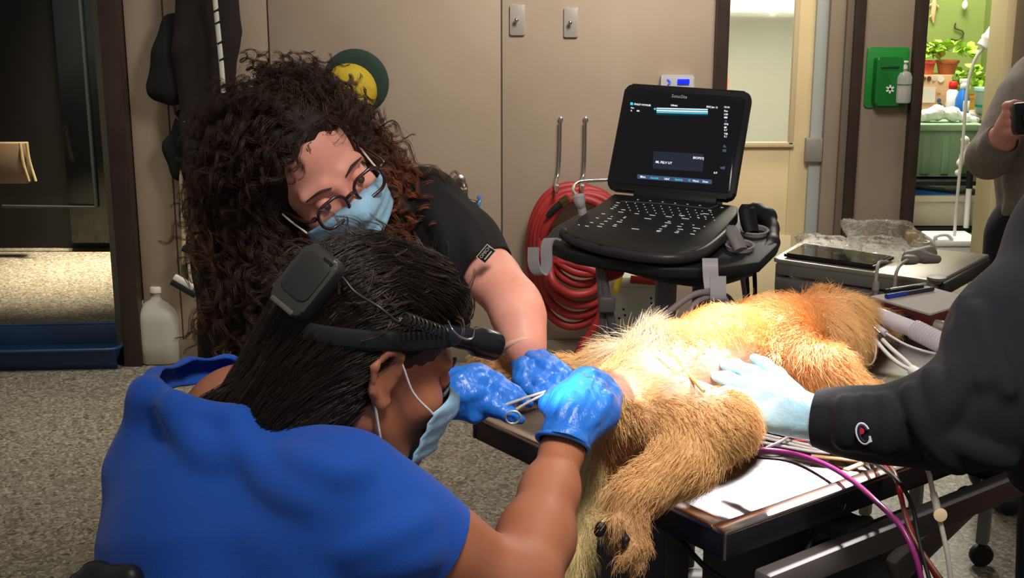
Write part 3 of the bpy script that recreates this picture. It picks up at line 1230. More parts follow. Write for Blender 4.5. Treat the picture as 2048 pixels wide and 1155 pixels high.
# gloves
gR = glove('glove', pB, [
    [(1122, 905, 1.605, 52), (1133, 868, 1.635, 49), (1150, 815, 1.66, 52), (1182, 782, 1.69, 46)],
    [(1155, 865, 1.63, 36), (1200, 822, 1.66, 40), (1212, 795, 1.69, 34)],
    [(1140, 800, 1.67, 40), (1172, 768, 1.71, 34)],
    [(1168, 765, 1.71, 30), (1148, 772, 1.765, 20), (1122, 782, 1.79, 15), (1118, 796, 1.765, 13)],
    [(1185, 764, 1.71, 29), (1168, 775, 1.77, 19), (1142, 792, 1.785, 15), (1140, 803, 1.76, 13)],
    [(1202, 772, 1.70, 28), (1190, 788, 1.76, 18), (1166, 805, 1.77, 15)],
    [(1216, 792, 1.69, 25), (1206, 808, 1.74, 17), (1186, 822, 1.75, 14)],
    [(1120, 838, 1.66, 26), (1098, 808, 1.70, 20), (1108, 782, 1.74, 15)]],
    cuffs=[(W3(1126, 884, 1.615), nrm(W3(1110, 960, 1.60) - W3(1140, 845, 1.63)), .12)], label='blue nitrile glove on the near hand',
    extra=[[(1118, 832), (1140, 795), (1163, 757)], [(1138, 842), (1163, 800), (1186, 757)], [(1158, 848), (1184, 808), (1204, 768)], [(1174, 852), (1202, 818), (1220, 788)], [(1112, 862), (1140, 866), (1170, 880)], [(1150, 760), (1166, 748), (1184, 745)]])
_cn = nrm(W3(1110, 960, 1.60) - W3(1140, 845, 1.63))
_c1 = nrm(np.cross(_cn, CF))
_c2 = np.cross(_cn, _c1)
tube('glove_cuff', [W3(1126, 885, 1.617) + RP(53, 1.62) * (math.cos(a) * _c1 + math.sin(a) * _c2) for a in np.linspace(0, 2 * math.pi, 33)[:-1]], .0032, M_GLOVE, gR, closed=True, sides=8)
gL = glove('glove', pB, [
    [(878, 800, 1.80, 38), (915, 778, 1.80, 44), (950, 768, 1.81, 42)],
    [(885, 812, 1.80, 30), (940, 800, 1.79, 34), (965, 800, 1.79, 27)],
    [(955, 752, 1.82, 27), (992, 762, 1.80, 17), (1030, 785, 1.79, 14), (1058, 806, 1.785, 10)],
    [(968, 765, 1.81, 25), (1000, 785, 1.785, 16), (1022, 800, 1.78, 13)],
    [(960, 785, 1.80, 24), (988, 802, 1.78, 15), (1006, 812, 1.79, 12)],
    [(925, 815, 1.79, 24), (948, 832, 1.78, 14), (965, 828, 1.785, 12)],
    [(950, 800, 1.785, 26), (990, 815, 1.775, 18), (1020, 830, 1.77, 15), (1040, 838, 1.775, 11)]],
    cuffs=[(W3(874, 803, 1.80), nrm(W3(874, 803, 1.8) - W3(915, 785, 1.8)), .09)], label='blue nitrile glove with thumb in the lower instrument ring',
    extra=[[(890, 770), (925, 752), (955, 738)], [(895, 785), (935, 770), (968, 758)], [(900, 800), (940, 788), (965, 780)]])

# ================================================================== woman with curly hair (standing, leaning over)
_l0, _n, _t = np.array([.87, .49, 0]), np.array([-.49, .87, 0]), np.array([0, 0, 1.0])
al = math.radians(36)
f0 = math.cos(al) * _t - math.sin(al) * _n
ya = math.radians(20)
fW = camv(*(math.cos(ya) * f0 + math.sin(ya) * _l0))
uW = camv(*(math.cos(al) * _n + math.sin(al) * _t))
HW = Head(W3(694, 388, 1.93) - .1 * nrm(fW) + .002 * nrm(uW), fW, uW)
hipW = W3(640, 930, 2.55)
pW = thing('person', 'person in black scrubs with curly auburn hair, glasses and mask, leaning over the dog', 'person', (hipW[0], hipW[1], 0))
b = Blob()
HW.build(b)
nkW = W3(640, 470, 2.22)
b.cap(HW.L(-.03, 0, -.06), nkW, .055, .065, .03)
b.cap(nkW, W3(640, 800, 2.45), .10, .14, .06)
b.cap(W3(640, 800, 2.45), hipW, .14, .14, .05)
b.chain([(660, 470, 2.22, 80), (845, 425, 2.16, 62), (930, 490, 2.12, 50), (985, 555, 2.08, 45), (1028, 606, 2.04, 46)], .04)
b.chain([(1028, 606, 2.04, 45), (1040, 640, 2.02, 44), (1050, 690, 2.0, 33), (1055, 715, 2.0, 31)], .03)
b.chain([(600, 490, 2.24, 80), (470, 520, 2.26, 60), (460, 700, 2.24, 48)], .04)
b.chain([(460, 700, 2.24, 46), (640, 800, 2.1, 42), (760, 790, 2.05, 30)], .03)
blob_obj('body', b, .0045, M_SKINW, pW)
HW.eyes(pW, rgb(52, 36, 24))
HW.brows(pW, mat('brown_brow', rgb(52, 34, 26), 0.6))
HW.mask(pW)
# upper eyelids, lowered
for q in (-1, 1):
    lathe('eyelid', [(.0128, 0), (.0122, .004), (.0098, .0082), (.006, .0112), (0, .0128)], HW.L(.079, q * .033, .0), np.stack([HW.R[:, 1], nrm(HW.R[:, 0] * .5 - HW.R[:, 2] * .87), nrm(HW.R[:, 2] * .5 + HW.R[:, 0] * .87)], 1), M_SKINW, pW, seg=18)
s = Blob()
s.chain([(640, 490, 2.24, 120), (640, 640, 2.36, 160), (640, 800, 2.47, 180), (640, 960, 2.56, 185)], .06)
s.chain([(660, 480, 2.22, 100), (845, 420, 2.16, 76), (925, 490, 2.12, 68), (1000, 575, 2.07, 60)], .04)
s.chain([(600, 490, 2.24, 100), (470, 520, 2.26, 76), (462, 760, 2.24, 64)], .04)
sb_ = copy_blob(s)
for L in ([(850, 400), (890, 460), (905, 540)], [(880, 385), (935, 450), (955, 520)]):
    fold(s, sb_, L, .004, .014, .02)
axW = nrm(W3(1028, 606, 2.04) - W3(880, 450, 2.14))
blob_obj('scrub_top', s, .007, M_BLKSCRUB, pW, cuts=[(W3(972, 541, 2.085), axW, .12), (W3(462, 740, 2.24), -CU, .1), (np.array([hipW[0], hipW[1], .72]), (0, 0, -1), .4),
         (HW.L(-.04, 0, -.1), nrm(HW.L(0, 0, .05) - nkW), .09)], thick=.003, lap=1)
# stitched label on the sleeve
lc = W3(972, 507, 2.006)
lR = frame(camv(.62, .72, .2), camv(-.72, .62, .3))
lb = box('sleeve_label', lc, (.027, .018, .0012), mat('label_black', rgb(16, 15, 16), 0.7), pW, R=lR, bev=.0004)
mwt = mat('label_thread', rgb(200, 190, 182), 0.7)
for c_, s_ in (((0, .0085, .0008), (.027, .0012, .0008)), ((0, -.0085, .0008), (.027, .0012, .0008)), ((.013, 0, .0008), (.0012, .018, .0008)), ((-.013, 0, .0008), (.0012, .018, .0008))):
    box('border_stitch', lc + lR @ np.array(c_), s_, mwt, lb, R=lR, bev=0)
text('label_text', 'OMICH', lc + lR @ np.array([-.0105, .0005, .0009]), lR, .0055, mwt, lb, sx=.9)
box('label_rule', lc + lR @ np.array([0, -.004, .0009]), (.017, .002, .0006), mwt, lb, R=lR, bev=0)
# trousers, shoes
t = Blob()
for q in (-1, 1):
    hp = hipW + np.array([q * .09, 0, -.02])
    ft = np.array([hipW[0] + q * .12, hipW[1] + .02, .06])
    t.cap(hp, (hp + ft) / 2 + np.array([0, -.02, 0]), .105, .075, .06)
    t.cap((hp + ft) / 2 + np.array([0, -.02, 0]), ft, .075, .062, .04)
blob_obj('trousers', t, .012, M_BLKSCRUB, pW)
for q in (-1, 1):
    ft = np.array([hipW[0] + q * .12, hipW[1] + .02, 0])
    sh = Blob()
    sh.cap(ft + np.array([0, .04, .045]), ft + np.array([.02 * q, -.16, .04]), .045, .04, .03)
    sh.cap(ft + np.array([0, .02, .09]), ft + np.array([0, .02, .05]), .045, .045, .03)
    blob_obj('shoe', sh, .008, M_BLACKR, pW)
# glove on her left hand
gW = glove('glove', pW, [
    [(1050, 690, 2.000, 34), (1054, 715, 2.000, 36), (1072, 745, 1.988, 37)],
    [(1065, 720, 2.000, 34), (1098, 742, 1.955, 30)],
    [(1098, 732, 1.955, 24), (1122, 742, 1.945, 17), (1150, 758, 1.935, 13), (1168, 772, 1.925, 10)],
    [(1092, 748, 1.945, 24), (1112, 765, 1.925, 17), (1124, 788, 1.915, 14), (1118, 800, 1.915, 11)],
    [(1080, 762, 1.935, 22), (1094, 784, 1.915, 16), (1098, 803, 1.915, 13), (1090, 808, 1.915, 10)],
    [(1062, 766, 1.935, 20), (1072, 787, 1.915, 14), (1080, 800, 1.915, 11)],
    [(1045, 735, 1.945, 22), (1040, 758, 1.915, 16), (1052, 775, 1.895, 13), (1072, 790, 1.890, 9)]],
    cuffs=[(W3(1049, 694, 2.0), nrm(W3(1040, 640, 2.02) - W3(1055, 715, 2.0)), .08)], k=.0055, label='blue nitrile glove on the hand above the table',
    extra=[[(1056, 705), (1080, 725), (1102, 738)], [(1048, 715), (1066, 740), (1085, 756)], [(1042, 725), (1054, 748), (1066, 764)]])
tube('rolled_cuff', [W3(1048, 690, 2.0) + RP(37, 2.0) * (math.cos(a) * nrm(camv(1, .25, 0)) + math.sin(a) * nrm(camv(-.1, .35, 1))) for a in np.linspace(0, 2 * math.pi, 33)[:-1]], .006, mat('skin_tone_cuff', rgb(226, 176, 150), 0.6), gW, closed=True, sides=8)
# glasses
M_SPEC = mat('dark_tortoise_frame', rgb(46, 22, 26), 0.25, coat=0.4)
gl = thing('eyeglasses', 'dark plastic eyeglasses worn by the person with curly hair', 'glasses', HW.L(.1, 0, -.02))
for q in (-1, 1):
    cy = q * .0345
    rim = [HW.L(.116 - .12 * (abs(cy + y_) - .03) ** 2 * 8 - .004, cy + y_, -.006 + z_) for y_, z_ in rrect(.051, .040, .017, 6)]
    rm = tube('lens_rim', rim, .0027, M_SPEC, gl, closed=True, sides=8)
    ln = mk('lens', rim, [tuple(range(len(rim)))], mat('clear_lens', (1, 1, 1, 1), 0.02, trans=1.0, ior=1.02, alpha=0.25), rm)
    tube('temple_arm', [HW.L(.107, q * .062, .002), HW.L(.098, q * .074, .003), HW.L(.04, q * .079, .004), HW.L(-.012, q * .082, .012), HW.L(-.035, q * .08, -.012)], .0026, M_SPEC, gl, sides=8)
    box('hinge_block', HW.L(.105, q * .064, .002), (.006, .009, .008), M_SPEC, gl, R=HW.R)
tube('bridge', [HW.L(.113, -.010, 0), HW.L(.118, 0, .004), HW.L(.113, .010, 0)], .003, M_SPEC, gl, sides=8)

# big curly hair: dark core and many ringlets
hw = Blob()
hw.ell(HW.L(-.03, -.004, .054), (.1, .094, .092), HW.R, .04)
hw.ell(HW.L(.03, 0, .1), (.04, .055, .026), HW.R, .03)
for L in ([(575, 262, 2.08, 84), (520, 350, 2.07, 76), (490, 450, 2.06, 62), (505, 580, 2.05, 50), (520, 680, 2.04, 36)],
          [(590, 252, 2.1, 86), (668, 268, 2.12, 56), (738, 322, 2.12, 38), (778, 388, 2.11, 32), (803, 430, 2.1, 24)],
          [(530, 430, 1.99, 36), (545, 560, 1.97, 34), (560, 650, 1.97, 22)]):
    hw.chain(L, .04)
# leave the face free
hw.ell(HW.L(.105, .012, -.025), (.08, .07, .108), HW.R, .012, sub=True)
blob_obj('hair_mass', hw, .007, mat('dark_brown_hair_mass', rgb(34, 21, 17), 0.7), pW,
         noise=lambda X: .006 * np.sin(X[..., 0] * 110 + 20 * X[..., 2]) * np.sin(X[..., 1] * 90 + X[..., 2] * 100))


def combW(P, N):
    q = HW.local(P)
    d = np.tile(np.array([0, 0, -1.0]), (len(P), 1))
    topw = np.clip((q[:, 2] - .02) * 14, 0, 1)[:, None]
    side = np.where(q[:, 1:2] > .015, 1.0, -1.0)
    dl = np.concatenate([-1.1 + 0 * side, .9 * side, .1 + 0 * side], 1)
    d = d * (1 - .75 * topw) + dl @ HW.R.T * topw
    d += np.random.default_rng(1).normal(0, .22, d.shape)
    return nrm2(d)


def colW(P, rng):
    n = len(P)
    base = np.array(rgb(62, 41, 32)[:3])
    aub = np.array(rgb(160, 86, 50)[:3])
    tip = np.array(rgb(112, 78, 48)[:3])
    x = ((P - CO) @ CR) / ((P - CO) @ CF) * FPX + 1024
    y = 577.5 - ((P - CO) @ CU) / ((P - CO) @ CF) * FPX
    w = np.clip((x - 690) / 100, 0, 1) * np.clip((y - 180) / 180, 0, 1)
    w2 = np.clip((490 - x) / 60, 0, 1) * np.clip((y - 200) / 150, 0, 1)
    r = rng.random(n)
    c = base + (aub - base) * (w * (.35 + .65 * r))[:, None] + (tip - base) * (w2 * r * .9)[:, None]
    return np.clip(c * (0.7 + 0.6 * rng.random(n))[:, None], 0, 1)


M_HAIRC = hair_mat('curly_hair_strands', True, 0.42)
rngw = np.random.default_rng(11)
hv, hf = hw.mesh(.008)


def okW(c, N):
    q = HW.local(c)
    return np.where((q[:, 0] > .03) & (q[:, 2] < .072) & (np.abs(q[:, 1]) < .085), 0.0, 1.0) * np.where(q[:, 2] > .072, 1.6, 1.0)


nG = 1250
P_, N_ = sample(hv, hf, nG, rngw, okW)
clump_hair('curly_hair', pW, P_, N_, combW(P_, N_), .05 + .08 * rngw.random(nG), 12, 26, rngw, M_HAIRC, colW(P_, rngw), .34, .12, .0085, 2.6, .3, .0026, .00042, tip=.5)
nG = 260
P_, N_ = sample(hv, hf, nG, rngw, okW)
clump_hair('flyaway_hair', pW, P_, N_, combW(P_, N_), .05 + .06 * rngw.random(nG), 3, 26, rngw, M_HAIRC, colW(P_, rngw) * 1.3, .8, .1, .011, 1.8, .5, .003, .0003, tip=1.2)

# ================================================================== examination table
TZ = 0.80
tN = np.array([0.272, 1.532])
tl = nrm(np.array([.80, .60]))          # long side direction
ts = np.array([-tl[1], tl[0]])           # short side direction
TLEN, TWID = 1.22, 0.56
tc = tN + tl * TLEN / 2 + ts * TWID / 2
TR = np.stack([np.append(tl, 0), np.append(ts, 0), np.array([0, 0, 1.0])], 1)
M_TTOP = mat('table_steel', rgb(138, 134, 136), 0.26, 1.0, col2=rgb(112, 108, 110), scale=40, stretch=(1, 1, 1), bump=0.05, bscale=14)
M_TSIDE = mat('table_dark_edge', rgb(46, 44, 52), 0.35, 0.6)
M_TFRAME = mat('table_frame_paint', rgb(52, 52, 54), 0.45)
M_TBLK = mat('table_black_rail', rgb(26, 24, 32), 0.35)


def T3(a, c, z):
    """table space: a along the long side from the near corner, c across, z up"""
    p = tN + tl * a + ts * c
    return np.array([p[0], p[1], z])


tb = thing('exam_table', 'stainless steel veterinary examination table with a raised rim and dark lift frame', 'table', (tc[0], tc[1], 0))
box('table_top', T3(TLEN / 2, TWID / 2, TZ - .012), (TLEN - .05, TWID - .05, .01), M_TTOP, tb, R=TR, bev=.002)
rim_w = .026
for nm, a, c, sx, sy in (('rim', TLEN / 2, rim_w / 2, TLEN, rim_w), ('rim', TLEN / 2, TWID - rim_w / 2, TLEN, rim_w),
                         ('rim', rim_w / 2, TWID / 2, rim_w, TWID - 2 * rim_w), ('rim', TLEN - rim_w / 2, TWID / 2, rim_w, TWID - 2 * rim_w)):
    r_ = box(nm, T3(a, c, TZ - .004), (sx, sy, .008), mat('rim_steel', rgb(206, 190, 186), 0.2, 1.0), tb, R=TR, bev=.003)
for nm, a, c, sx, sy in (('apron', TLEN / 2, .004, TLEN, .006), ('apron', TLEN / 2, TWID - .004, TLEN, .006), ('apron', .004, TWID / 2, .006, TWID - .016), ('apron', TLEN - .004, TWID / 2, .006, TWID - .016)):
    ap = box(nm, T3(a, c, TZ - .024), (sx, sy, .034), M_TSIDE, tb, R=TR, bev=.001)
tube('corner_edge', [T3(.001, .001, TZ - .004), T3(.001, .001, TZ - .04)], .0022, mat('rim_steel', rgb(206, 190, 186), 0.2, 1.0), tb, sides=8)
for a in (.23, .62, .95):
    lathe('bolt', [(0, 0), (.004, .0005), (.005, .003), (0, .004)], T3(a, .0005, TZ - .025), frame(TR[:, 0], TR[:, 2]), M_CHROME, tb, seg=10)
# under-frame, accessory rail, column, legs
box('sub_frame', T3(.62, TWID / 2, TZ - .062), (1.0, .34, .04), M_TFRAME, tb, R=TR)
rl = box('side_rail', T3(.47, -.020, TZ - .082), (.84, .030, .036), mat('rail_satin', rgb(92, 86, 86), 0.65), tb, R=TR, bev=.005)
for a in (.26, .62):
    box('rail_bracket', T3(a, .03, TZ - .07), (.05, .08, .026), M_TFRAME, tb, R=TR)
box('lift_column', T3(.42, TWID / 2, .43), (.14, .2, .62), M_TFRAME, tb, R=TR, bev=.006)
box('leg', T3(.085, .30, .39), (.055, .10, .70), mat('table_leg_grey', rgb(74, 74, 72), 0.5), tb, R=TR, bev=.004)
box('leg', T3(.085, .20, .39), (.05, .06, .70), M_TFRAME, tb, R=TR, bev=.004)
box('lower_panel', T3(.36, .07, .55), (.26, .02, .26), M_TFRAME, tb, R=TR, bev=.004)
box('base_plate', T3(.36, TWID / 2, .05), (.5, .4, .04), M_TFRAME, tb, R=TR, bev=.008)
# folding support arm at the right with its pivot
aA, aB = W3(1800, 1130, 1.96), W3(1932, 1004, 2.02)
aX = nrm(aB - aA)
aY = nrm(np.cross((0, 0, 1.), aX))
aR = np.stack([aX, aY, np.cross(aX, aY)], 1)
sa = box('support_arm', (aA + aB) / 2, (float(np.linalg.norm(aB - aA)) + .04, .03, .05), mat('arm_grey', rgb(104, 98, 90), 0.4, 0.2), tb, R=aR, bev=.014)
lathe('pivot_bolt', [(0, 0), (.007, .001), (.008, .004), (0, .005)], aB - aX * .006 - aY * .0155, frame(aX, np.array([0, 0, 1.])), M_BLACK, sa, seg=12)
for c in (.12, TWID - .12):
    lathe('caster', [(0, -.016), (.026, -.016), (.03, -.01), (.03, .01), (.026, .016), (0, .016)], T3(.58, c, .03), frame(TR[:, 0], TR[:, 2]), M_BLACKR, tb, seg=18)
    lathe('caster', [(0, -.016), (.026, -.016), (.03, -.01), (.03, .01), (.026, .016), (0, .016)], T3(.14, c, .03), frame(TR[:, 0], TR[:, 2]), M_BLACKR, tb, seg=18)
cbl = thing('hanging_cable', 'black cable looping below the near corner of the steel table', 'cable', T3(.06, .02, TZ - .12))
tube('cable', [T3(.02, .12, TZ - .045), T3(.03, .05, TZ - .085), T3(.08, .01, TZ - .11), T3(.14, .0, TZ - .10), T3(.2, .02, TZ - .06)], .004, M_BLACKR, cbl)

# ================================================================== dog
dg = thing('dog', 'golden-furred dog lying on its back on the steel table, hind leg over the edge', 'dog', np.array([.35, 1.9, TZ]))
d = Blob()
d.chain([(1285, 790, 1.80, 82), (1345, 745, 1.85, 76), (1440, 715, 1.95, 80), (1545, 702, 2.10, 88), (1615, 690, 2.22, 74), (1640, 668, 2.30, 54)], .05)
# hips overhang, near hind leg
d.chain([(1262, 815, 1.765, 84), (1375, 845, 1.70, 74), (1452, 846, 1.665, 52)], .04)
d.chain([(1452, 850, 1.665, 52), (1375, 922, 1.66, 50), (1300, 968, 1.655, 38), (1262, 990, 1.65, 33)], .03)
d.chain([(1262, 990, 1.65, 33), (1258, 1040, 1.645, 30), (1250, 1065, 1.64, 34)], .02)
# toes of the hanging paw
d.chain([(1242, 1052, 1.63, 18), (1220, 1046, 1.62, 13), (1209, 1050, 1.62, 10)], .012)
d.chain([(1258, 1065, 1.625, 20), (1268, 1095, 1.615, 14), (1250, 1116, 1.61, 10), (1236, 1124, 1.61, 6)], .012)
d.chain([(1270, 1062, 1.635, 20), (1284, 1095, 1.63, 15), (1276, 1130, 1.625, 10), (1262, 1146, 1.625, 6)], .012)
# rump and tail base, tail
d.chain([(1235, 850, 1.80, 50), (1215, 895, 1.79, 32), (1186, 950, 1.78, 25), (1168, 1030, 1.77, 22), (1152, 1110, 1.75, 17), (1150, 1150, 1.74, 12)], .03)
# far hind leg drawn out to the left
d.chain([(1290, 745, 1.92, 58), (1210, 742, 1.96, 36), (1120, 748, 2.0, 27), (1050, 770, 2.02, 24), (1000, 752, 2.05, 24), (975, 722, 2.06, 26)], .03)
# near fore leg, far fore leg
d.chain([(1580, 730, 2.04, 62), (1650, 752, 1.98, 52), (1690, 790, 1.96, 38), (1750, 800, 2.0, 24), (1800, 806, 2.03, 22)], .03)
d.chain([(1600, 665, 2.30, 40), (1690, 640, 2.46, 26), (1760, 650, 2.5, 20)], .03)
# head
d.chain([(1655, 655, 2.35, 66), (1690, 685, 2.33, 44)], .03)
d.chain([(1672, 650, 2.37, 52), (1706, 648, 2.44, 34), (1726, 650, 2.47, 26)], .03)
d.chain([(1645, 655, 2.28, 34), (1680, 700, 2.27, 28), (1700, 725, 2.28, 14)], .015)
DH = .0048
dv, df = d.mesh(DH)


def dog_px(P):
    z = (P - CO) @ CF
    return ((P - CO) @ CR) / z * FPX + 1024, 577.5 - ((P - CO) @ CU) / z * FPX, z


BARE = [(1245, 765, 40), (1300, 735, 46), (1345, 765, 40), (1400, 770, 50), (1370, 725, 40), (1430, 735, 55), (1480, 740, 50)]


def bare(P):
    x, y, z = dog_px(P)
    w = np.zeros(len(P))
    for bx, by, br in BARE:
        w = np.maximum(w, np.clip(1.35 - np.hypot(x - bx, (y - by) * 1.25) / br, 0, 1))
    front = d.dist(P - CF * .03 * 0 + (-CF) * .02) > 0
    return w * (z < 1.98)


def dog_col(P, rng, fur=True):
    x, y, z = dog_px(P)
    gold = np.array(rgb(236, 188, 126)[:3])
    orange = np.array(rgb(226, 156, 92)[:3])
    pale = np.array(rgb(244, 230, 196)[:3])
    brown = np.array(rgb(176, 128, 88)[:3])
    yel = np.array(rgb(240, 224, 164)[:3])
    n = len(P)
    c = np.tile(gold, (n, 1))

    def mixin(c, col, w):
        return c + (col - c) * np.clip(w, 0, 1)[:, None]
    c = mixin(c, orange, np.clip((x - 1480) / 90, 0, 1) * np.clip((1660 - x) / 40, 0, 1) * .75)
    c = mixin(c, orange, np.clip(1.4 - np.hypot(x - 1655, y - 745) / 60, 0, 1) * .5)
    c = mixin(c, pale, np.clip(1.2 - np.hypot((x - 1290) / 70, (y - 690) / 45), 0, 1))
    c = mixin(c, pale, np.clip(1.1 - np.hypot((x - 1480) / 80, (y - 735) / 45), 0, 1) * .7)
    c = mixin(c, brown, np.clip((y - 960) / 60, 0, 1) * (x > 1195) * .6)
    c = mixin(c, yel, (x < 1215) * np.clip((y - 870) / 30, 0, 1) * .8)
    c = mixin(c, brown, (x < 1110) * np.ones(n) * .55)
    c = mixin(c, orange, (np.hypot(x - 1232, y - 895) < 40) * .6)
    c *= (1 + .22 * (rng.random(n) - .5))[:, None]
    return np.clip(c, 0, 1)


rngd = np.random.default_rng(21)
mdog = bpy.data.materials.new('dog_skin')
mdog.use_nodes = True
_a = mdog.node_tree.nodes.new('ShaderNodeAttribute')
_a.attribute_name = 'tint'
_b = mdog.node_tree.nodes['Principled BSDF']
mdog.node_tree.links.new(_a.outputs['Color'], _b.inputs['Base Color'])
_b.inputs['Roughness'].default_value = 0.6
nzd = mdog.node_tree.nodes.new('ShaderNodeTexNoise')
nzd.inputs['Scale'].default_value = 60
nzd.inputs['Detail'].default_value = 6
bpd = mdog.node_tree.nodes.new('ShaderNodeBump')
bpd.inputs['Strength'].default_value = 0.25
bpd.inputs['Distance'].default_value = 0.01
mdog.node_tree.links.new(nzd.outputs['Fac'], bpd.inputs['Height'])
mdog.node_tree.links.new(bpd.outputs['Normal'], _b.inputs['Normal'])
dbody = link_mesh('body', np_mesh('body', dv, df), mdog, dg)
cskin = dog_col(dv, rngd) * .85
wb_ = bare(dv)
pink = np.array(rgb(232, 178, 150)[:3])
red = np.array(rgb(206, 112, 84)[:3])
xx, yy, zz = dog_px(dv)
wr = np.clip(1.3 - np.hypot((xx - 1290) / 60, (yy - 745 - (xx - 1290) * .3) / 22), 0, 1)
pk = pink + (red - pink) * (wr * .7)[:, None]
cskin = cskin + (pk - cskin) * wb_[:, None]
tint_mesh(dbody, cskin)
# fur
FLOW = [((1262, 790, 1.8), (1, -.1, 0)), ((1350, 850, 1.7), (1, .1, .2)), ((1440, 850, 1.66), (.6, -.5, .3)), ((1370, 930, 1.65), (-.7, -.7, .1)), ((1285, 975, 1.65), (-.8, -.6, 0)),
        ((1260, 1040, 1.64), (-.2, -1, 0)), ((1230, 880, 1.78), (-.2, -1, 0)), ((1180, 960, 1.78), (-.2, -1, 0)), ((1160, 1080, 1.76), (-.1, -1, 0)),
        ((1280, 700, 1.85), (-.35, .9, 0)), ((1350, 690, 1.85), (-.3, .9, .1)), ((1440, 660, 1.95), (-.1, 1, .1)), ((1540, 650, 2.1), (.1, 1, 0)),
        ((1540, 700, 2.0), (-.8, -.2, .2)), ((1500, 720, 2.0), (-.9, -.4, .2)), ((1600, 740, 1.98), (.3, -.6, .3)), ((1660, 780, 1.94), (.6, -.8, .1)),
        ((1620, 600, 2.35), (-.2, 1, 0)), ((1660, 640, 2.3), (.35, -.8, .1)), ((1700, 700, 2.28), (.5, -.8, .1)), ((1640, 680, 2.25), (.3, -.9, .1)), ((1725, 640, 2.45), (.8, -.3, 0)),
        ((1210, 735, 1.95), (-1, .2, 0)), ((1050, 765, 2.0), (-1, -.2, 0)), ((1560, 735, 2.0), (-.9, .1, .3))]
FP = np.array([W3(*p) for p, _ in FLOW])
FV = np.array([nrm(camv(*v)) for _, v in FLOW])


def fur_mask(cen, N):
    x, y, z = dog_px(cen)
    return ((1 - bare(cen)) ** 2 + .02) * np.where(np.hypot(x - 1206, y - 1056) < 11, .15, 1.0)


nf = 52000
P_, N_ = sample(dv, df, nf, rngd, fur_mask)
D_ = idw(P_, FP, FV)
x_, y_, z_ = dog_px(P_)
ln_ = .016 + .012 * rngd.random(nf)
fr = np.clip(1.25 - np.hypot((x_ - 1290) / 90, (y_ - 695) / 40), 0, 1) * (z_ > 1.78)
ln_ += .06 * fr * rngd.random(nf)
tp = np.clip((z_ - 1.9) * 8, 0, 1) * np.clip((670 - y_) / 20, 0, 1) * (x_ > 1330)
ln_ += .018 * tp * rngd.random(nf)
hd = (x_ > 1600) & (y_ < 760)
ln_ += .012 * hd
ln_ += .02 * np.clip(1.2 - np.hypot((x_ - 1510) / 60, (y_ - 720) / 30), 0, 1) * rngd.random(nf)
ln_ += .015 * ((x_ < 1240) & (y_ > 860))
sh_ = ((y_ > 1040) & (x_ > 1190))
ln_ = np.where(sh_, ln_ * .6, ln_)
lift_ = .35
pts = grow(P_, N_, D_, ln_, 6, rngd, lift=.42, grav=.06, wav=.22, curl=.0012, freq=.8)
rr_ = (.00042 * (1 - .8 * np.linspace(0, 1, 6)))[None] * (.7 + .6 * rngd.random(nf))[:, None]
M_FUR = hair_mat('dog_fur', True, 0.5)
fur = hair_obj('fur', pts, rr_, M_FUR, dg)
tint_curves(fur, dog_col(P_, rngd))
# claws / pads / nose
M_PAD = mat('black_paw_pad', rgb(24, 20, 20), 0.5, bump=.2, bscale=200)
b_ = Blob()
b_.chain([(1202, 1054, 1.602, 12), (1198, 1063, 1.602, 11)], .006)
blob_obj('toe_pad', b_, .0022, M_PAD, dg)
b_ = Blob()
b_.chain([(1247, 1060, 1.612, 4), (1252, 1078, 1.602, 6), (1247, 1094, 1.6, 5)], .006)
blob_obj('paw_pad', b_, .0022, M_PAD, dg)
b_ = Blob()
b_.chain([(1742, 650, 2.485, 12), (1744, 656, 2.485, 10)], .006)
blob_obj('nose', b_, .0025, M_PAD, dg)
b_ = Blob()
b_.chain([(1722, 664, 2.43, 7), (1734, 660, 2.44, 6)], .006)
blob_obj('lip', b_, .0025, mat('pink_gum', rgb(196, 128, 130), 0.35), dg)

# ================================================================== person in the dark hoodie (right edge)
M_HOOD = mat('navy_black_fleece', rgb(15, 15, 26), 0.9, col2=rgb(12, 12, 21), scale=30, bump=0.1, bscale=500)
hx = W3(2250, 1000, 1.80)
pH = thing('person', 'person in a navy hooded sweatshirt at the right, gloved hand on the dog', 'person', (hx[0], hx[1], 0))
b = Blob()
b.chain([(2220, 480, 1.74, 130), (2250, 800, 1.78, 170), (2255, 1150, 1.82, 190)], .05)
b.chain([(2150, 520, 1.72, 90), (2030, 690, 1.66, 75), (1945, 835, 1.62, 62)], .04)
b.chain([(1945, 835, 1.62, 60), (1800, 848, 1.66, 44), (1660, 839, 1.69, 30), (1610, 832, 1.71, 28)], .03)
HH = Head(W3(2320, 180, 1.72), nrm(np.array([-.8, .35, -.45])), np.array([-.3, .1, .9]))
HH.build(b)
b.cap(HH.L(-.03, 0, -.05), W3(2240, 450, 1.74), .055, .07, .03)
blob_obj('body', b, .007, M_SKINW, pH)
HH.eyes(pH, rgb(60, 40, 26))
hh = Blob()
hh.ell(HH.L(-.03, 0, .06), (.1, .085, .09), HH.R, .03)
hh.ell(HH.L(.1, 0, -.02), (.06, .06, .09), HH.R, .02, sub=True)
blob_obj('hair', hh, .007, M_HAIRB, pH)
s = Blob()
s.chain([(2225, 500, 1.74, 200), (2245, 800, 1.78, 225), (2255, 1130, 1.82, 210)], .05)
s.chain([(2160, 520, 1.73, 130), (2035, 680, 1.67, 128), (1965, 812, 1.63, 112)], .04)
s.chain([(1965, 818, 1.63, 106), (1880, 840, 1.64, 88), (1765, 850, 1.66, 62), (1690, 842, 1.68, 53), (1600, 832, 1.70, 50)], .04)
sb_ = copy_blob(s)
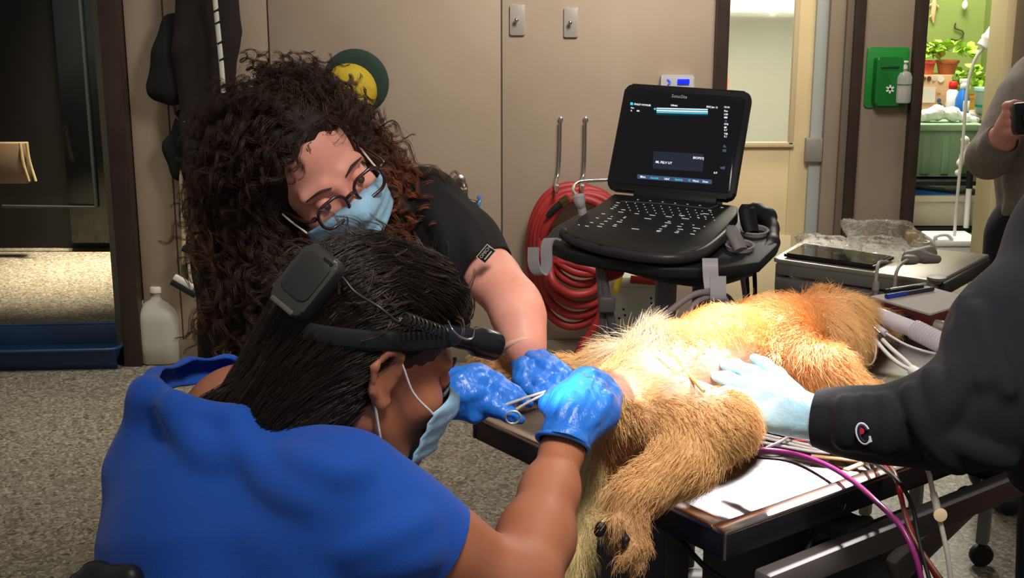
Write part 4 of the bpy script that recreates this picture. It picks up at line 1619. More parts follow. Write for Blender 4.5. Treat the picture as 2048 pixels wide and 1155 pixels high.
for L in ([(1905, 660), (1918, 740), (1900, 800), (1868, 850)], [(1860, 745), (1880, 800), (1866, 880)], [(1820, 780), (1842, 835), (1880, 900), (1920, 930)], [(1765, 800), (1778, 845), (1770, 895)],
          [(1728, 802), (1736, 842), (1730, 885)], [(1955, 620), (1975, 700), (2015, 780)], [(1905, 880), (1960, 905), (2015, 920)], [(1690, 805), (1696, 842), (1690, 880)], [(1930, 600), (1935, 680), (1960, 760)]):
    fold(s, sb_, L, .014, .015, .009)
blob_obj('hooded_sweatshirt', s, .0052, M_HOOD, pH, cuts=[(W3(1632, 836, 1.695), nrm(W3(1620, 834, 1.70) - W3(1690, 842, 1.68)), .09), (np.array([hx[0], hx[1], .80]), (0, 0, -1), .25)], thick=.003, lap=1)
# embroidered C on the sleeve
ec = march(s, 1727, 866)
eg = nrm([float(s.dist((ec + np.eye(3)[i] * .002)[None])[0] - s.dist((ec - np.eye(3)[i] * .002)[None])[0]) for i in range(3)])
ex_ = nrm(np.cross(camv(-.25, 1, 0), eg))
eR = np.stack([ex_, np.cross(eg, ex_), eg], 1)
ec = ec + eg * .0008


def ring_c(name, ro_x, ro_y, wdt, a0, a1, m, parent, dz, n=22):
    bm = bmesh.new()
    vs = []
    for i in range(n + 1):
        a = math.radians(a0 + (a1 - a0) * i / n)
        ci, si = math.cos(a), math.sin(a)
        row = []
        for kx in (0, 1):
            rx, ry = ro_x - wdt * kx, ro_y - wdt * kx
            for zz_ in (0, .0012):
                row.append(bm.verts.new(tuple(ec + eR @ np.array([rx * ci, ry * si, dz + zz_]))))
        vs.append(row)
    for A, B_ in zip(vs[:-1], vs[1:]):
        for q in ((0, 1, 3, 2),):
            for i in range(4):
                o_ = [0, 1, 3, 2]
                bm.faces.new([A[o_[i]], A[o_[(i + 1) % 4]], B_[o_[(i + 1) % 4]], B_[o_[i]]])
    bmesh.ops.recalc_face_normals(bm, faces=bm.faces)
    return from_bm(name, bm, m, parent, smooth=True)


m_ew, m_er, m_eb = mat('emblem_white', rgb(225, 220, 220), 0.7), mat('emblem_red', rgb(200, 30, 52), 0.7), mat('emblem_navy', rgb(26, 30, 66), 0.7)
em = ring_c('sleeve_emblem', .0095, .0145, .0025, 20, 330, m_ew, pH, 0.0)
ring_c('emblem_navy', .0070, .012, .0035, 20, 330, m_eb, em, .0002)
prism('emblem_red', [(-.002 + .0045 * math.cos(a), .004 + .0045 * math.sin(a)) for a in np.linspace(0, 6.28, 17)[:-1]], ec + eR @ np.array([0, 0, .0008]), eR, .001, m_er, em)
prism('emblem_tail', [(.002, -.0125), (.0085, -.0115), (.0085, -.004), (.006, -.004), (.006, -.0095), (.002, -.0098)], ec + eR @ np.array([0, 0, .0008]), eR, .001, m_ew, em)
# jeans and shoes
t = Blob()
for q in (-1, 1):
    hp = hx + np.array([q * .06, q * .05, -.02])
    ft = np.array([hx[0] + q * .08, hx[1] + q * .08, .06])
    t.cap(hp, (hp + ft) / 2, .1, .075, .05)
    t.cap((hp + ft) / 2, ft, .075, .06, .04)
blob_obj('trousers', t, .012, mat('black_trousers', rgb(22, 22, 28), 0.85), pH)
for q in (-1, 1):
    ft = np.array([hx[0] + q * .08, hx[1] + q * .08, 0])
    sh = Blob()
    sh.cap(ft + np.array([.04, 0, .045]), ft + np.array([-.14, .04, .04]), .045, .04, .03)
    sh.cap(ft + np.array([.02, 0, .09]), ft + np.array([.02, 0, .05]), .045, .045, .03)
    blob_obj('shoe', sh, .008, M_BLACKR, pH)
# pale glove
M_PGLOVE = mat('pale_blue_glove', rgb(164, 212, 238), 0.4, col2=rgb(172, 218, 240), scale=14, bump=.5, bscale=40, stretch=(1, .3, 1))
b = Blob()
for L in ([(1720, 845, 1.675, 44), (1640, 838, 1.69, 44), (1590, 822, 1.71, 44), (1550, 800, 1.74, 44)], [(1600, 840, 1.70, 36), (1550, 835, 1.71, 32)],
          [(1545, 775, 1.76, 26), (1505, 748, 1.79, 17), (1470, 732, 1.81, 14), (1448, 728, 1.825, 11)],
          [(1540, 795, 1.75, 24), (1492, 772, 1.77, 17), (1455, 757, 1.79, 14), (1432, 752, 1.80, 11)],
          [(1535, 812, 1.73, 22), (1490, 795, 1.745, 16), (1456, 785, 1.76, 13), (1438, 784, 1.765, 10)],
          [(1540, 830, 1.71, 20), (1502, 820, 1.72, 14), (1480, 812, 1.73, 11)],
          [(1590, 795, 1.74, 26), (1555, 752, 1.80, 17), (1528, 728, 1.83, 13), (1508, 716, 1.845, 10)]):
    b.chain(L, .008)
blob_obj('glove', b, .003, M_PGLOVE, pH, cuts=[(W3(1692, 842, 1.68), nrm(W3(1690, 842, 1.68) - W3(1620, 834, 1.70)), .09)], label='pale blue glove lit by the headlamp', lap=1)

# ================================================================== person in the grey sweater (far right)
M_SWEAT = mat('grey_sweater_knit', rgb(132, 124, 112), 0.9, col2=rgb(122, 114, 104), scale=40, bump=.15, bscale=400)
gx = W3(2100, 440, 3.62)
pG = thing('person', 'person in a grey sweater at the right edge, holding up a black camera', 'person', (gx[0], gx[1], 0))
b = Blob()
b.chain([(2105, 180, 3.62, 80), (2100, 430, 3.62, 82)], .05)
b.chain([(2045, 205, 3.58, 46), (1974, 318, 3.52, 30), (1998, 285, 3.42, 26), (2018, 255, 3.36, 20)], .03)
b.chain([(2170, 205, 3.58, 46), (2220, 318, 3.52, 30), (2150, 285, 3.42, 26), (2090, 255, 3.36, 20)], .03)
HG = Head(W3(2170, 20, 3.6), nrm(np.array([-.35, -.9, -.15])), np.array([0, -.1, 1.0]))
HG.build(b)
b.cap(HG.L(-.03, 0, -.05), W3(2130, 160, 3.62), .055, .07, .03)
# hands round the camera
for q, x0 in ((1, 2018), (-1, 2092)):
    b.chain([(x0, 255, 3.36, 26), (x0 + 10 * q, 235, 3.34, 26)], .02)
    for i, (yy_, rr2) in enumerate(((212, 9.5), (230, 10), (248, 10), (266, 9))):
        b.chain([(x0 - 4 * q, yy_, 3.34, rr2 + 1), (x0 + 12 * q, yy_ - 3, 3.30, rr2), (x0 + 30 * q, yy_ - 1, 3.30, rr2 - 1.5)], .006)
blob_obj('body', b, .006, M_SKINW, pG)
HG.eyes(pG, rgb(60, 40, 26))
hh = Blob()
hh.ell(HG.L(-.03, 0, .06), (.1, .085, .09), HG.R, .03)
hh.ell(HG.L(.1, 0, -.02), (.06, .06, .09), HG.R, .02, sub=True)
blob_obj('hair', hh, .008, mat('brown_hair', rgb(60, 40, 28), 0.6), pG)
s = Blob()
s.chain([(2105, 190, 3.62, 96), (2100, 330, 3.62, 98), (2100, 450, 3.62, 102)], .05)
s.chain([(2045, 205, 3.58, 56), (1978, 312, 3.52, 40)], .04)
s.chain([(1976, 316, 3.52, 40), (2000, 285, 3.42, 32), (2020, 262, 3.37, 24)], .03)
s.chain([(2170, 205, 3.58, 56), (2222, 316, 3.52, 40), (2150, 285, 3.42, 32), (2086, 262, 3.37, 24)], .04)
sb_ = copy_blob(s)
for L in ([(2012, 350), (2022, 400), (2010, 435)], [(2025, 380), (2038, 410), (2046, 440)], [(1960, 300), (1975, 320), (1990, 322)]):
    fold(s, sb_, L, .005, .016, .02)
blob_obj('sweater', s, .008, M_SWEAT, pG, cuts=[(W3(2008, 277, 3.40), nrm(W3(2018, 262, 3.37) - W3(2000, 285, 3.42)), .07), (W3(2100, 448, 3.62), -CU, .25)], thick=.004, lap=1)
t = Blob()
t.chain([(2100, 440, 3.62, 96), (2100, 500, 3.62, 100)], .05)
for q in (-1, 1):
    hp = gx + np.array([q * .075, 0, -.05])
    ft = np.array([gx[0] + q * .1, gx[1], .06])
    t.cap(hp, (hp + ft) / 2, .1, .075, .05)
    t.cap((hp + ft) / 2, ft, .075, .06, .04)
blob_obj('trousers', t, .012, mat('black_trousers', rgb(22, 22, 28), 0.85), pG)
for q in (-1, 1):
    ft = np.array([gx[0] + q * .1, gx[1], 0])
    sh = Blob()
    sh.cap(ft + np.array([0, .04, .045]), ft + np.array([.0, -.16, .04]), .045, .04, .03)
    sh.cap(ft + np.array([0, .02, .09]), ft + np.array([0, .02, .05]), .045, .045, .03)
    blob_obj('shoe', sh, .008, M_BLACKR, pG)
cc = W3(2066, 236, 3.285)
ph = thing('camera_body', 'black camera held up by the person in the grey sweater', 'camera', cc - np.array([0, 0, .045]))
RC = frame(camv(1, .05, .1), CU)
box('body', cc, (.105, .08, .05), M_BLACK, ph, R=RC, bev=.01)
lathe('lens', [(0, 0), (.036, 0), (.036, .05), (.032, .055), (.026, .055), (.024, .045), (0, .04)], cc + RC @ np.array([0, -.004, .024]), RC, M_BLACKR, ph)

# ================================================================== headlamp on the seated person
hl = thing('headlamp', 'black headlamp with rear battery pack, strapped round the dark-haired head', 'headlamp', HB.L(0, 0, .04))
ax_ = nrm(W3(664, 500, 1.42) - W3(575, 608, 1.415))
bpR = frame(ax_, np.cross(-CF + .25 * CR * -1, ax_) * -1)
bz = nrm(camv(-.35, .25, 1))
by = nrm(np.cross(bz, ax_))
bpR = np.stack([ax_, by, np.cross(ax_, by)], 1)
bc = W3(616, 564, 1.395)
pk_ = prism('battery_pack', rrect(.078, .050, .012), bc, bpR, .022, mat('battery_shell', rgb(58, 57, 55), 0.4), hl, bev=.005)
prism('battery_lid', rrect(.050, .040, .009), bc + bpR @ np.array([.004, 0, .0115]), bpR, .003, mat('battery_lid_black', rgb(48, 47, 47), 0.35), pk_, bev=.001)
box('latch', bc + bpR @ np.array([-.036, 0, .010]), (.006, .034, .007), mat('latch_grey', rgb(92, 90, 78), 0.25), pk_, R=bpR, bev=.002)
box('vent_slot', bc + bpR @ np.array([.031, -.010, .0112]), (.003, .014, .002), M_BLACKR, pk_, R=bpR, bev=0)
# head strap: ring around the skull
strap = []
for i in range(41):
    a = 2 * math.pi * i / 40
    strap.append(HB.L(-.012 + .117 * math.cos(a), .0935 * math.sin(a), .044 + .02 * math.cos(a)))
bm = bmesh.new()
bm_tube(bm, strap[:-1], .011, 8, closed=True, flat=1.0, up=HB.u)
for v_ in bm.verts:
    q = HB.local(np.array(v_.co))
    ctr = np.array([-.012, 0, q[2]])
    dd = q - ctr
    rr0 = math.hypot(dd[0] / .117, dd[1] / .0935)
    sc = 1 + (rr0 - 1) * .18
    qq = ctr + np.array([dd[0], dd[1], 0]) / rr0 * sc
    v_.co = tuple(HB.L(qq[0], qq[1], q[2]))
from_bm('head_strap', bm, mat('strap_webbing', rgb(22, 22, 24), 0.8), hl, smooth=True)
# lamp housing on the forehead (its light sits in the mouth of the barrel)
l0, l1 = W3(900, 668, 1.475), W3(992, 692, 1.52)
ldir = nrm(l1 - l0)
lR_ = frame(np.cross(ldir, CU), CU, None)
lR_ = np.stack([nrm(np.cross(CU, ldir)), np.cross(ldir, nrm(np.cross(CU, ldir))), ldir], 1)
box('lamp_bracket', W3(893, 668, 1.468), (.030, .026, .022), mat('lamp_blue_black', rgb(30, 32, 48), 0.3), hl, R=np.stack([ldir, lR_[:, 0], lR_[:, 1]], 1), bev=.006)
Llen = float(np.linalg.norm(l1 - l0))
lathe('lamp_barrel', [(0, 0), (.010, 0), (.0135, .004), (.0135, Llen * .45), (.0175, Llen * .55), (.0178, Llen - .003), (.0165, Llen), (.0145, Llen), (.0135, Llen - .006), (.0, Llen - .007)], l0, lR_, mat('lamp_black', rgb(24, 24, 30), 0.2), hl, seg=28)
lathe('lamp_lens', [(0, 0), (.0132, 0), (.0132, .0015), (0, .002)], l0 + ldir * (Llen - .0065), lR_, mat('lamp_lens_glow', (1, 1, 1, 1), 0.1, emit=(0.85, 0.92, 1, 1), estr=6.0), hl, seg=20)
tube('lamp_bail', [W3(896, 642, 1.45), W3(906, 660, 1.442), W3(925, 676, 1.45), W3(944, 676, 1.468), W3(948, 660, 1.48)], .0012, M_CHROME, hl, sides=8)
# cable: lead, coil
tube('lamp_cable', [W3(668, 536, 1.40), W3(690, 560, 1.392), W3(712, 585, 1.388), W3(760, 615, 1.382), W3(794, 642, 1.385), W3(804, 636, 1.388)], .0016, mat('cable_sheen', rgb(46, 44, 42), 0.3), hl, sides=8)
cs, ce = W3(804, 634, 1.388), W3(888, 664, 1.447)
cax = nrm(ce - cs)
c1_ = nrm(np.cross(cax, CU))
c2_ = np.cross(cax, c1_)
coil = [cs + (ce - cs) * t_ + .006 * (math.cos(t_ * 62.8) * c1_ + math.sin(t_ * 62.8) * c2_) for t_ in np.linspace(0, 1, 121)]
tube('coiled_cable', coil, .0013, mat('cable_sheen', rgb(46, 44, 42), 0.3), hl, sides=6, sm=False)
# its beam
spot('headlamp_beam', tuple(l1 + ldir * .012), tuple(W3(1230, 762, 1.78)), 7, (0.80, 0.88, 1.0), 50, 0.8, .012)

# needle holder
nh = thing('needle_holder', 'slim steel needle holder gripped between the blue gloved hands', 'surgical tool', W3(1130, 772, 1.74))
tp_ = W3(1132, 770, 1.755)
tube('upper_shank', [W3(1006, 811, 1.77), W3(1060, 792, 1.765), W3(1110, 777, 1.757), tp_], [.0024, .0022, .002, .0012], mat('tool_steel', rgb(222, 216, 208), .35, .4), nh, sides=8)
tube('lower_shank', [W3(1033, 818, 1.762), W3(1060, 802, 1.76), W3(1105, 780, 1.755), tp_], [.0022, .0022, .002, .0012], mat('tool_steel', rgb(222, 216, 208), .35, .4), nh, sides=8)
rc = W3(1026, 834, 1.757)
tube('thumb_ring', [rc + .0105 * (math.cos(a) * camv(.9, .3, .3) + math.sin(a) * camv(-.3, .8, .5)) for a in np.linspace(0, 6.283, 25)[:-1]], .0016, mat('tool_steel', rgb(222, 216, 208), .35, .4), nh, closed=True, sides=8)
rc = W3(998, 808, 1.785)
tube('finger_ring', [rc + .0105 * (math.cos(a) * camv(.9, .3, .3) + math.sin(a) * camv(-.3, .8, .5)) for a in np.linspace(0, 6.283, 25)[:-1]], .0016, mat('tool_steel', rgb(222, 216, 208), .35, .4), nh, closed=True, sides=8)
lathe('pivot_screw', [(0, 0), (.0025, 0), (.0025, .002), (0, .0025)], W3(1108, 778, 1.752), frame(CR, CU), mat('tool_steel', rgb(222, 216, 208), .35, .4), nh, seg=10)

# stool
st = thing('stool', 'black swivel stool with a low curved backrest under the person in blue', 'stool', STOOLX)
lathe('seat', [(0, .44), (.15, .44), (.175, .455), (.175, .48), (.15, .495), (0, .497)], STOOLX, None, M_BLACK, st)
lathe('column', [(0, .06), (.035, .06), (.03, .25), (.022, .26), (.022, .44), (0, .44)], STOOLX, None, M_CHROME, st)
for k_ in range(5):
    a = 2 * math.pi * k_ / 5 + .3
    e_ = STOOLX + np.array([.24 * math.cos(a), .24 * math.sin(a), .07])
    lg = tube('leg', [STOOLX + np.array([0, 0, .09]), e_], .016, M_BLACK, st, sides=8)
    lathe('caster', [(0, -.012), (.022, -.012), (.025, -.008), (.025, .008), (.022, .012), (0, .012)], e_ - np.array([0, 0, .045]), frame((0, 0, 1.), (math.cos(a), math.sin(a), 0)), M_BLACKR, lg, seg=14)
bk = Blob()
bk.chain([(150, 1165, 1.36, 18), (190, 1150, 1.33, 22), (260, 1150, 1.30, 24)], .02)
bk.chain([(170, 1180, 1.35, 18), (260, 1180, 1.30, 24)], .02)
blob_obj('backrest', bk, .006, M_BLACK, st)
tube('back_support', [W3(230, 1180, 1.315), STOOLX + np.array([-.17, -.06, .65]), STOOLX + np.array([-.14, -.03, .455])], .012, M_CHROME, st, sides=8)

# ================================================================== ultrasound system
BLp, BRp, FLp, FRp = W3(1225, 384, 3.10), W3(1477, 408, 3.0), W3(1130, 466, 2.83), W3(1402, 500, 2.72)
kx = nrm(BRp - BLp)
ky = nrm((BLp + BRp) / 2 - (FLp + FRp) / 2)
kz_ = nrm(np.cross(kx, ky))
ky = np.cross(kz_, kx)
KR = np.stack([kx, ky, kz_], 1)
KC = (BLp + BRp + FLp + FRp) / 4
kw = .5 * (np.linalg.norm(BRp - BLp) + np.linalg.norm(FRp - FLp))
kd = float(((BLp + BRp) / 2 - (FLp + FRp) / 2) @ ky)


def on_plane(px, py, P0, N0, off=0.0):
    r = CF + CR * ((px - 1024) / FPX) - CU * ((py - 577.5) / FPX)
    t_ = ((P0 + N0 * off - CO) @ N0) / (r @ N0)
    return CO + r * t_


def KP(px, py, off=0.0):
    return on_plane(px, py, KC, kz_, off)


def kl(px, py, off=0.0):
    q = (KP(px, py, off) - KC) @ KR
    return (q[0], q[1])


us = thing('ultrasound_machine', 'black portable ultrasound laptop with lit screen on the wheeled stand', 'ultrasound', KC - np.array([0, 0, .03]))
M_USB = mat('ultrasound_black', rgb(26, 26, 27), 0.5, bump=.05, bscale=500)
basep = [kl(*p) for p in ((1228, 386), (1350, 397), (1474, 410), (1476, 425), (1452, 452), (1420, 482), (1390, 500), (1340, 506), (1270, 500), (1200, 487), (1150, 472), (1130, 462), (1130, 456), (1165, 430))]
prism('base', basep, KC - kz_ * .014, KR, .026, M_USB, us, bev=.004)
rim_p = [KP(*p, off=-.014) for p in ((1128, 466), (1150, 480), (1200, 496), (1270, 510), (1340, 516), (1392, 509), (1425, 490), (1458, 460))]
tube('front_bumper', rim_p, .013, mat('bumper_grey', rgb(58, 54, 56), 0.35), us, sides=10)
# white key legends, with a faint glow added to brighten them
lx = bmesh.new()


def mark(cx, cy, w=6, h=2.2):
    px, py = 1030 + cx / 2.817, 150 + cy / 2.817
    c_ = KP(px, py, .0006)
    ex = nrm(KP(px + 3, py + .35, .0006) - c_) * RP(w, 2.9) * .5
    ey = nrm(KP(px + .6, py - 3, .0006) - c_) * RP(h, 2.9) * 1.0
    lx.faces.new([lx.verts.new(tuple(q)) for q in (c_ - ex - ey, c_ + ex - ey, c_ + ex + ey, c_ - ex + ey)])


for r_ in range(11):
    cx0 = 628 + r_ * 47 - (r_ > 8) * 10
    for i in range(4):
        mark(cx0 + i * 7 + r_ * 1.5, 716 + r_ * 5.5 + i * 15, 2.6, 1.7)
for i in range(6):
    mark(692 + 70 * i, 701 + 6.5 * i, 4, 1.6)
for cx, cy, w in ((580, 718, 8), (570, 733, 8), (560, 743, 7), (546, 752, 7), (610, 758, 9), (596, 771, 11), (498, 781, 8), (464, 804, 6), (432, 830, 7), (405, 850, 8), (360, 843, 4), (476, 852, 10), (490, 838, 8), (512, 823, 7), (533, 808, 9), (545, 796, 4),
                  (560, 850, 8), (566, 842, 6), (588, 826, 11), (600, 816, 5), (615, 803, 5), (622, 798, 4), (686, 780, 9), (748, 808, 14), (774, 789, 12), (866, 797, 13), (940, 790, 12), (960, 808, 15), (678, 866, 15), (812, 876, 9), (806, 880, 7), (820, 866, 6),
                  (840, 852, 9), (850, 846, 5), (862, 832, 13), (868, 824, 6), (910, 886, 8), (918, 879, 6), (932, 868, 11), (926, 852, 9), (942, 838, 5), (1000, 895, 9), (1012, 877, 5), (1022, 862, 15), (1005, 844, 4), (1068, 852, 3), (1078, 781, 11), (1098, 761, 7),
                  (1166, 745, 6), (1032, 802, 4), (1050, 782, 5), (1074, 800, 3)):
    mark(cx, cy, w, 1.7)
lg_ = from_bm('key_legends', lx, mat('legend_white_glow', rgb(250, 250, 252), 0.5, emit=(1, 1, 1, 1), estr=.35), us)
lg_['kind'] = 'stuff'
tube('palm_line', [KP(1240, 402, .0006), KP(1340, 408, .0006), KP(1418, 417, .0006), KP(1436, 410, .0006)], .0006, mat('legend_grey', rgb(150, 150, 152), 0.5), us, sides=4, sm=False)
# lid
hmid = (BLp + BRp) / 2
tmid = W3(1366, 173, 3.12)
ly = nrm(tmid - hmid)
lz_ = nrm(np.cross(kx, ly))
if lz_ @ CF > 0:
    lz_ = -lz_
lxv = nrm(kx)
ly = nrm(np.cross(lz_, lxv))
LR = np.stack([lxv, ly, lz_], 1)


def LP(px, py, off=0.0):
    return on_plane(px, py, hmid, lz_, off)


def ll(px, py, off=0.0):
    q = (LP(px, py, off) - hmid) @ LR
    return (q[0], q[1])


def lidrect(name, pxs, off, depth, m, parent, bev, rad):
    L_ = [ll(*p) for p in pxs]
    cx = sum(p[0] for p in L_) / 4
    cy = sum(p[1] for p in L_) / 4
    w_ = (L_[1][0] - L_[0][0] + L_[2][0] - L_[3][0]) / 2
    h_ = (L_[0][1] - L_[3][1] + L_[1][1] - L_[2][1]) / 2
    return prism(name, rrect(w_, h_, rad), hmid + LR @ np.array([cx, cy, off]), LR, depth, m, parent, bev=bev)


lid = lidrect('lid', ((1237, 170), (1494, 177), (1478, 402), (1226, 376)), -.012, .024, M_USB, us, .006, .018)
scr = lidrect('screen', ((1252, 184), (1483, 190), (1468, 388), (1240, 366)), .001, .003, mat('screen_glass', rgb(12, 13, 17), 0.12, emit=rgb(14, 18, 28), estr=.35), us, .0008, .008)
box('hinge_cover', hmid + LR @ np.array([0, .004, -.008]), (kw * .66, .022, .022), M_USB, us, R=LR, bev=.005)
M_UI = mat('ui_white', (1, 1, 1, 1), .5, emit=(.85, .92, 1, 1), estr=.9)
M_UIC = mat('ui_cyan', rgb(60, 190, 215), .5, emit=rgb(60, 190, 215), estr=1.0)
M_UIB = mat('ui_bar', rgb(70, 92, 130), .5, emit=rgb(64, 86, 122), estr=.55)
M_UIP = mat('ui_note_panel', rgb(30, 40, 58), .5, emit=rgb(28, 38, 56), estr=.5)


def U(cx, cy):
    """coordinates of the 5.5x enlarged view of the screen -> photo pixel"""
    return 1230 + cx / 5.5, 180 + cy / 5.5


def utext(body, cx, cy, hpx, m=M_UI, sx=1.0, align='LEFT'):
    px, py = U(cx, cy)
    p = LP(px, py, .0042)
    ex = nrm(LP(px + 20, py + 1.7, .0042) - p)
    ey = nrm(np.cross(lz_, ex))
    return text('screen_text', body, p, np.stack([ex, ey, lz_], 1), RP(hpx / 5.5, 3.08), m, scr, extrude=.0002, align=align, bold=.00008, sx=sx)


def urect(name, c4, m, off=.0036):
    return mk(name, [LP(*U(*c), off) for c in c4], [(0, 1, 2, 3)], m, scr, smooth=False)


utext('SonoSite', 620, 80, 40, mat('logo_white', (1, .97, .93, 1), .5), sx=.88)
utext('FINLEY HOWLER', 208, 162, 20, M_UI, .9)
utext('598463', 612, 174, 18)
utext('2023 Jan 12', 1002, 190, 20, sx=.95)
utext('10:10', 1196, 194, 20)
utext('Gen', 172, 200, 16)
utext('B', 172, 232, 16)
utext('MB', 238, 234, 16)
for tx, cy in (('Res', 236), ('L50', 273), ('MB', 308), ('97%', 382), ('MI', 417), ('0.7', 447), ('TIB', 488), ('0.1', 518)):
    utext(tx, 1198, cy, 20)
urect('screen_icon', ((168, 134), (198, 136), (198, 166), (168, 164)), M_UIC)
px_, py_ = U(438, 208)
urect('marker_dot', ((426, 200), (446, 196), (452, 214), (432, 220)), M_UIC)
for (ya, yb, m_) in ((194, 204, M_UI), (208, 214, M_UIC), (218, 232, M_UI), (238, 250, M_UIC), (258, 263, mat('ui_cyan_dim', rgb(40, 100, 120), .5, emit=rgb(36, 92, 112), estr=.8)), (272, 276, mat('ui_cyan_faint', rgb(24, 50, 66), .5, emit=rgb(24, 46, 60), estr=.6))):
    urect('echo_line', ((456, ya), (1022, ya + 14), (1020, yb + 14), (458, yb)), m_)
urect('note_panel', ((424, 672), (978, 702), (964, 898), (414, 862)), M_UIP, .0032)
utext('BIOPSY|', 856, 754, 26, sx=.95)
utext('ML PELV UT', 444, 800, 26, sx=.95)
urect('menu_bar', ((246, 926), (1066, 986), (1064, 1034), (244, 972)), M_UIB, .0032)
for tx, cx, cy in (('Menu', 276, 960), ('AnnoSel', 388, 972), ('Label', 540, 982), ('Symbols', 656, 990), ('Word', 852, 1006), ('Done', 962, 1014)):
    utext(tx, cx, cy, 22, M_UIC if tx in ('AnnoSel', 'Symbols') else M_UI, .85)
utext('X', 804, 1003, 26, M_UIC)
utext('6.0', 1084, 916, 22)
urect('screen_icon', ((1190, 612), (1206, 598), (1226, 634), (1190, 630)), M_UIB)
urect('screen_icon', ((1184, 650), (1226, 652), (1222, 682), (1186, 680)), M_UIB)
urect('screen_icon', ((1154, 846), (1212, 838), (1206, 872), (1164, 868)), M_UIB)
urect('screen_icon', ((1208, 330), (1232, 331), (1232, 352), (1208, 351)), M_UIB)

# stand
ct = thing('ultrasound_stand', 'wheeled stand with a black tray, hooks and probe holders carrying the ultrasound machine', 'stand', (KC[0], KC[1] + .02, 0))
TPo = -.034
trayp = [kl(*p, off=TPo) for p in ((1232, 398), (1470, 418), (1500, 410), (1535, 418), (1556, 442), (1555, 488), (1520, 522), (1440, 534), (1330, 534), (1210, 515), (1130, 500), (1094, 484), (1092, 470), (1108, 452), (1160, 425))]
trc = sum((np.array([p[0], p[1], 0]) for p in trayp)) / len(trayp)
prism('tray', trayp, KC + kz_ * (TPo - .014), KR, .026, mat('tray_black', rgb(34, 34, 36), 0.55, bump=.06, bscale=400), ct, bev=.006)
# front skirt with its cut-outs
sk = [(1100, 490), (1160, 508), (1240, 522), (1330, 538), (1420, 545), (1500, 530)]
skr = [KP(*p, off=TPo - .03) for p in sk]
tube('front_skirt', skr, [.014, .02, .017, .024, .026, .02], mat('tray_black', rgb(34, 34, 36), 0.55), ct, sides=10, flat=1.3, up=kz_)
# probe cups and probes
for i_, (cx, cy) in enumerate(((1509, 462), (1480, 492))):
    c_ = KP(cx, cy, TPo + .004)
    cup = lathe('probe_cup', [(.026, -.045), (.031, -.0), (.033, .004), (.031, .006), (.027, .004), (.024, -.040)], c_, KR, mat('cup_lilac_grey', rgb(186, 178, 182), 0.45), ct, seg=22)
c_ = KP(1530, 446, TPo)
hwb = Blob()
hwb.chain([(1494, 432, 3.0, 12), (1512, 424, 3.0, 18), (1534, 434, 2.98, 18), (1544, 458, 2.94, 12), (1546, 484, 2.88, 12), (1530, 506, 2.84, 14)], .012)
hwb.chain([(1546, 450, 2.95, 10), (1546, 500, 2.86, 10)], .01)
blob_obj('holder_wall', hwb, .004, M_USB, ct)
M_HOOK = mat('hook_grey', rgb(184, 180, 184), 0.4)


def strip_hook(name, pts, wid, wdir):
    bm = bmesh.new()
    pp = smooth_path(pts, 6)
    vs = []
    for i, p in enumerate(pp):
        t_ = nrm(pp[min(i + 1, len(pp) - 1)] - pp[max(i - 1, 0)])
        nn = nrm(np.cross(t_, wdir))
        vs.append([bm.verts.new(tuple(p + wdir * wid * a + nn * .0022 * b_)) for a, b_ in ((-.5, -1), (.5, -1), (.5, 1), (-.5, 1))])
    for A, B_ in zip(vs[:-1], vs[1:]):
        for k_ in range(4):
            bm.faces.new([A[k_], A[(k_ + 1) % 4], B_[(k_ + 1) % 4], B_[k_]])
    bm.faces.new(vs[0][::-1])
    bm.faces.new(vs[-1])
    bmesh.ops.recalc_face_normals(bm, faces=bm.faces)
    return from_bm(name, bm, M_HOOK, ct, smooth=True, auto=45)


strip_hook('cable_hook', [W3(1112, 480, 2.84), W3(1099, 478, 2.83), W3(1093, 495, 2.825), W3(1093, 530, 2.82), W3(1085, 548, 2.82), W3(1074, 543, 2.82), W3(1067, 525, 2.82), W3(1067, 494, 2.82)], .028, nrm(camv(.8, 0, .6)))
strip_hook('cable_hook', [W3(1420, 518, 2.72), W3(1420, 522, 2.665), W3(1422, 560, 2.66), W3(1428, 594, 2.655), W3(1434, 602, 2.64), W3(1436, 594, 2.62), W3(1436, 552, 2.612)], .032, CR)
# legs of the stand
M_LEG = mat('stand_grey', rgb(112, 108, 112), 0.4, 0.2)
zb = .10
tube('column', [W3(1333, 540, 2.86), np.array([W3(1333, 540, 2.86)[0], W3(1333, 540, 2.86)[1] + .02, zb])], .024, M_LEG, ct, sides=14)
tube('column', [W3(1398, 545, 2.95), np.array([W3(1398, 545, 2.95)[0], W3(1398, 545, 2.95)[1], zb])], .014, mat('stand_dark', rgb(60, 58, 60), 0.4), ct, sides=12)
tube('side_strut', [W3(1196, 520, 2.84), W3(1203, 600, 2.86), W3(1208, 720, 2.9)], .0075, M_LEG, ct, sides=10)
tube('side_strut', [W3(1204, 530, 2.84), W3(1216, 610, 2.86), W3(1236, 710, 2.9)], [.008, .011, .008], M_LEG, ct, sides=10)
box('strut_joint', W3(1214, 607, 2.845), (.036, .026, .036), M_LEG, ct, bev=.006)
cx0 = W3(1333, 540, 2.86)
box('base_bar', (cx0[0], cx0[1] + .05, .08), (.5, .06, .04), M_LEG, ct, bev=.01)
box('base_bar', (cx0[0] + .05, cx0[1] + .06, .08), (.06, .5, .04), M_LEG, ct, bev=.01)
for dx, dy in ((-.22, .05), (.22, .05), (.05, -.17), (.05, .29)):
    lathe('caster', [(0, -.014), (.026, -.014), (.03, -.01), (.03, .01), (.026, .014), (0, .014)], (cx0[0] + dx, cx0[1] + dy, .03), frame((0, 0, 1.), (1., 0, 0)), M_BLACKR, ct, seg=16)


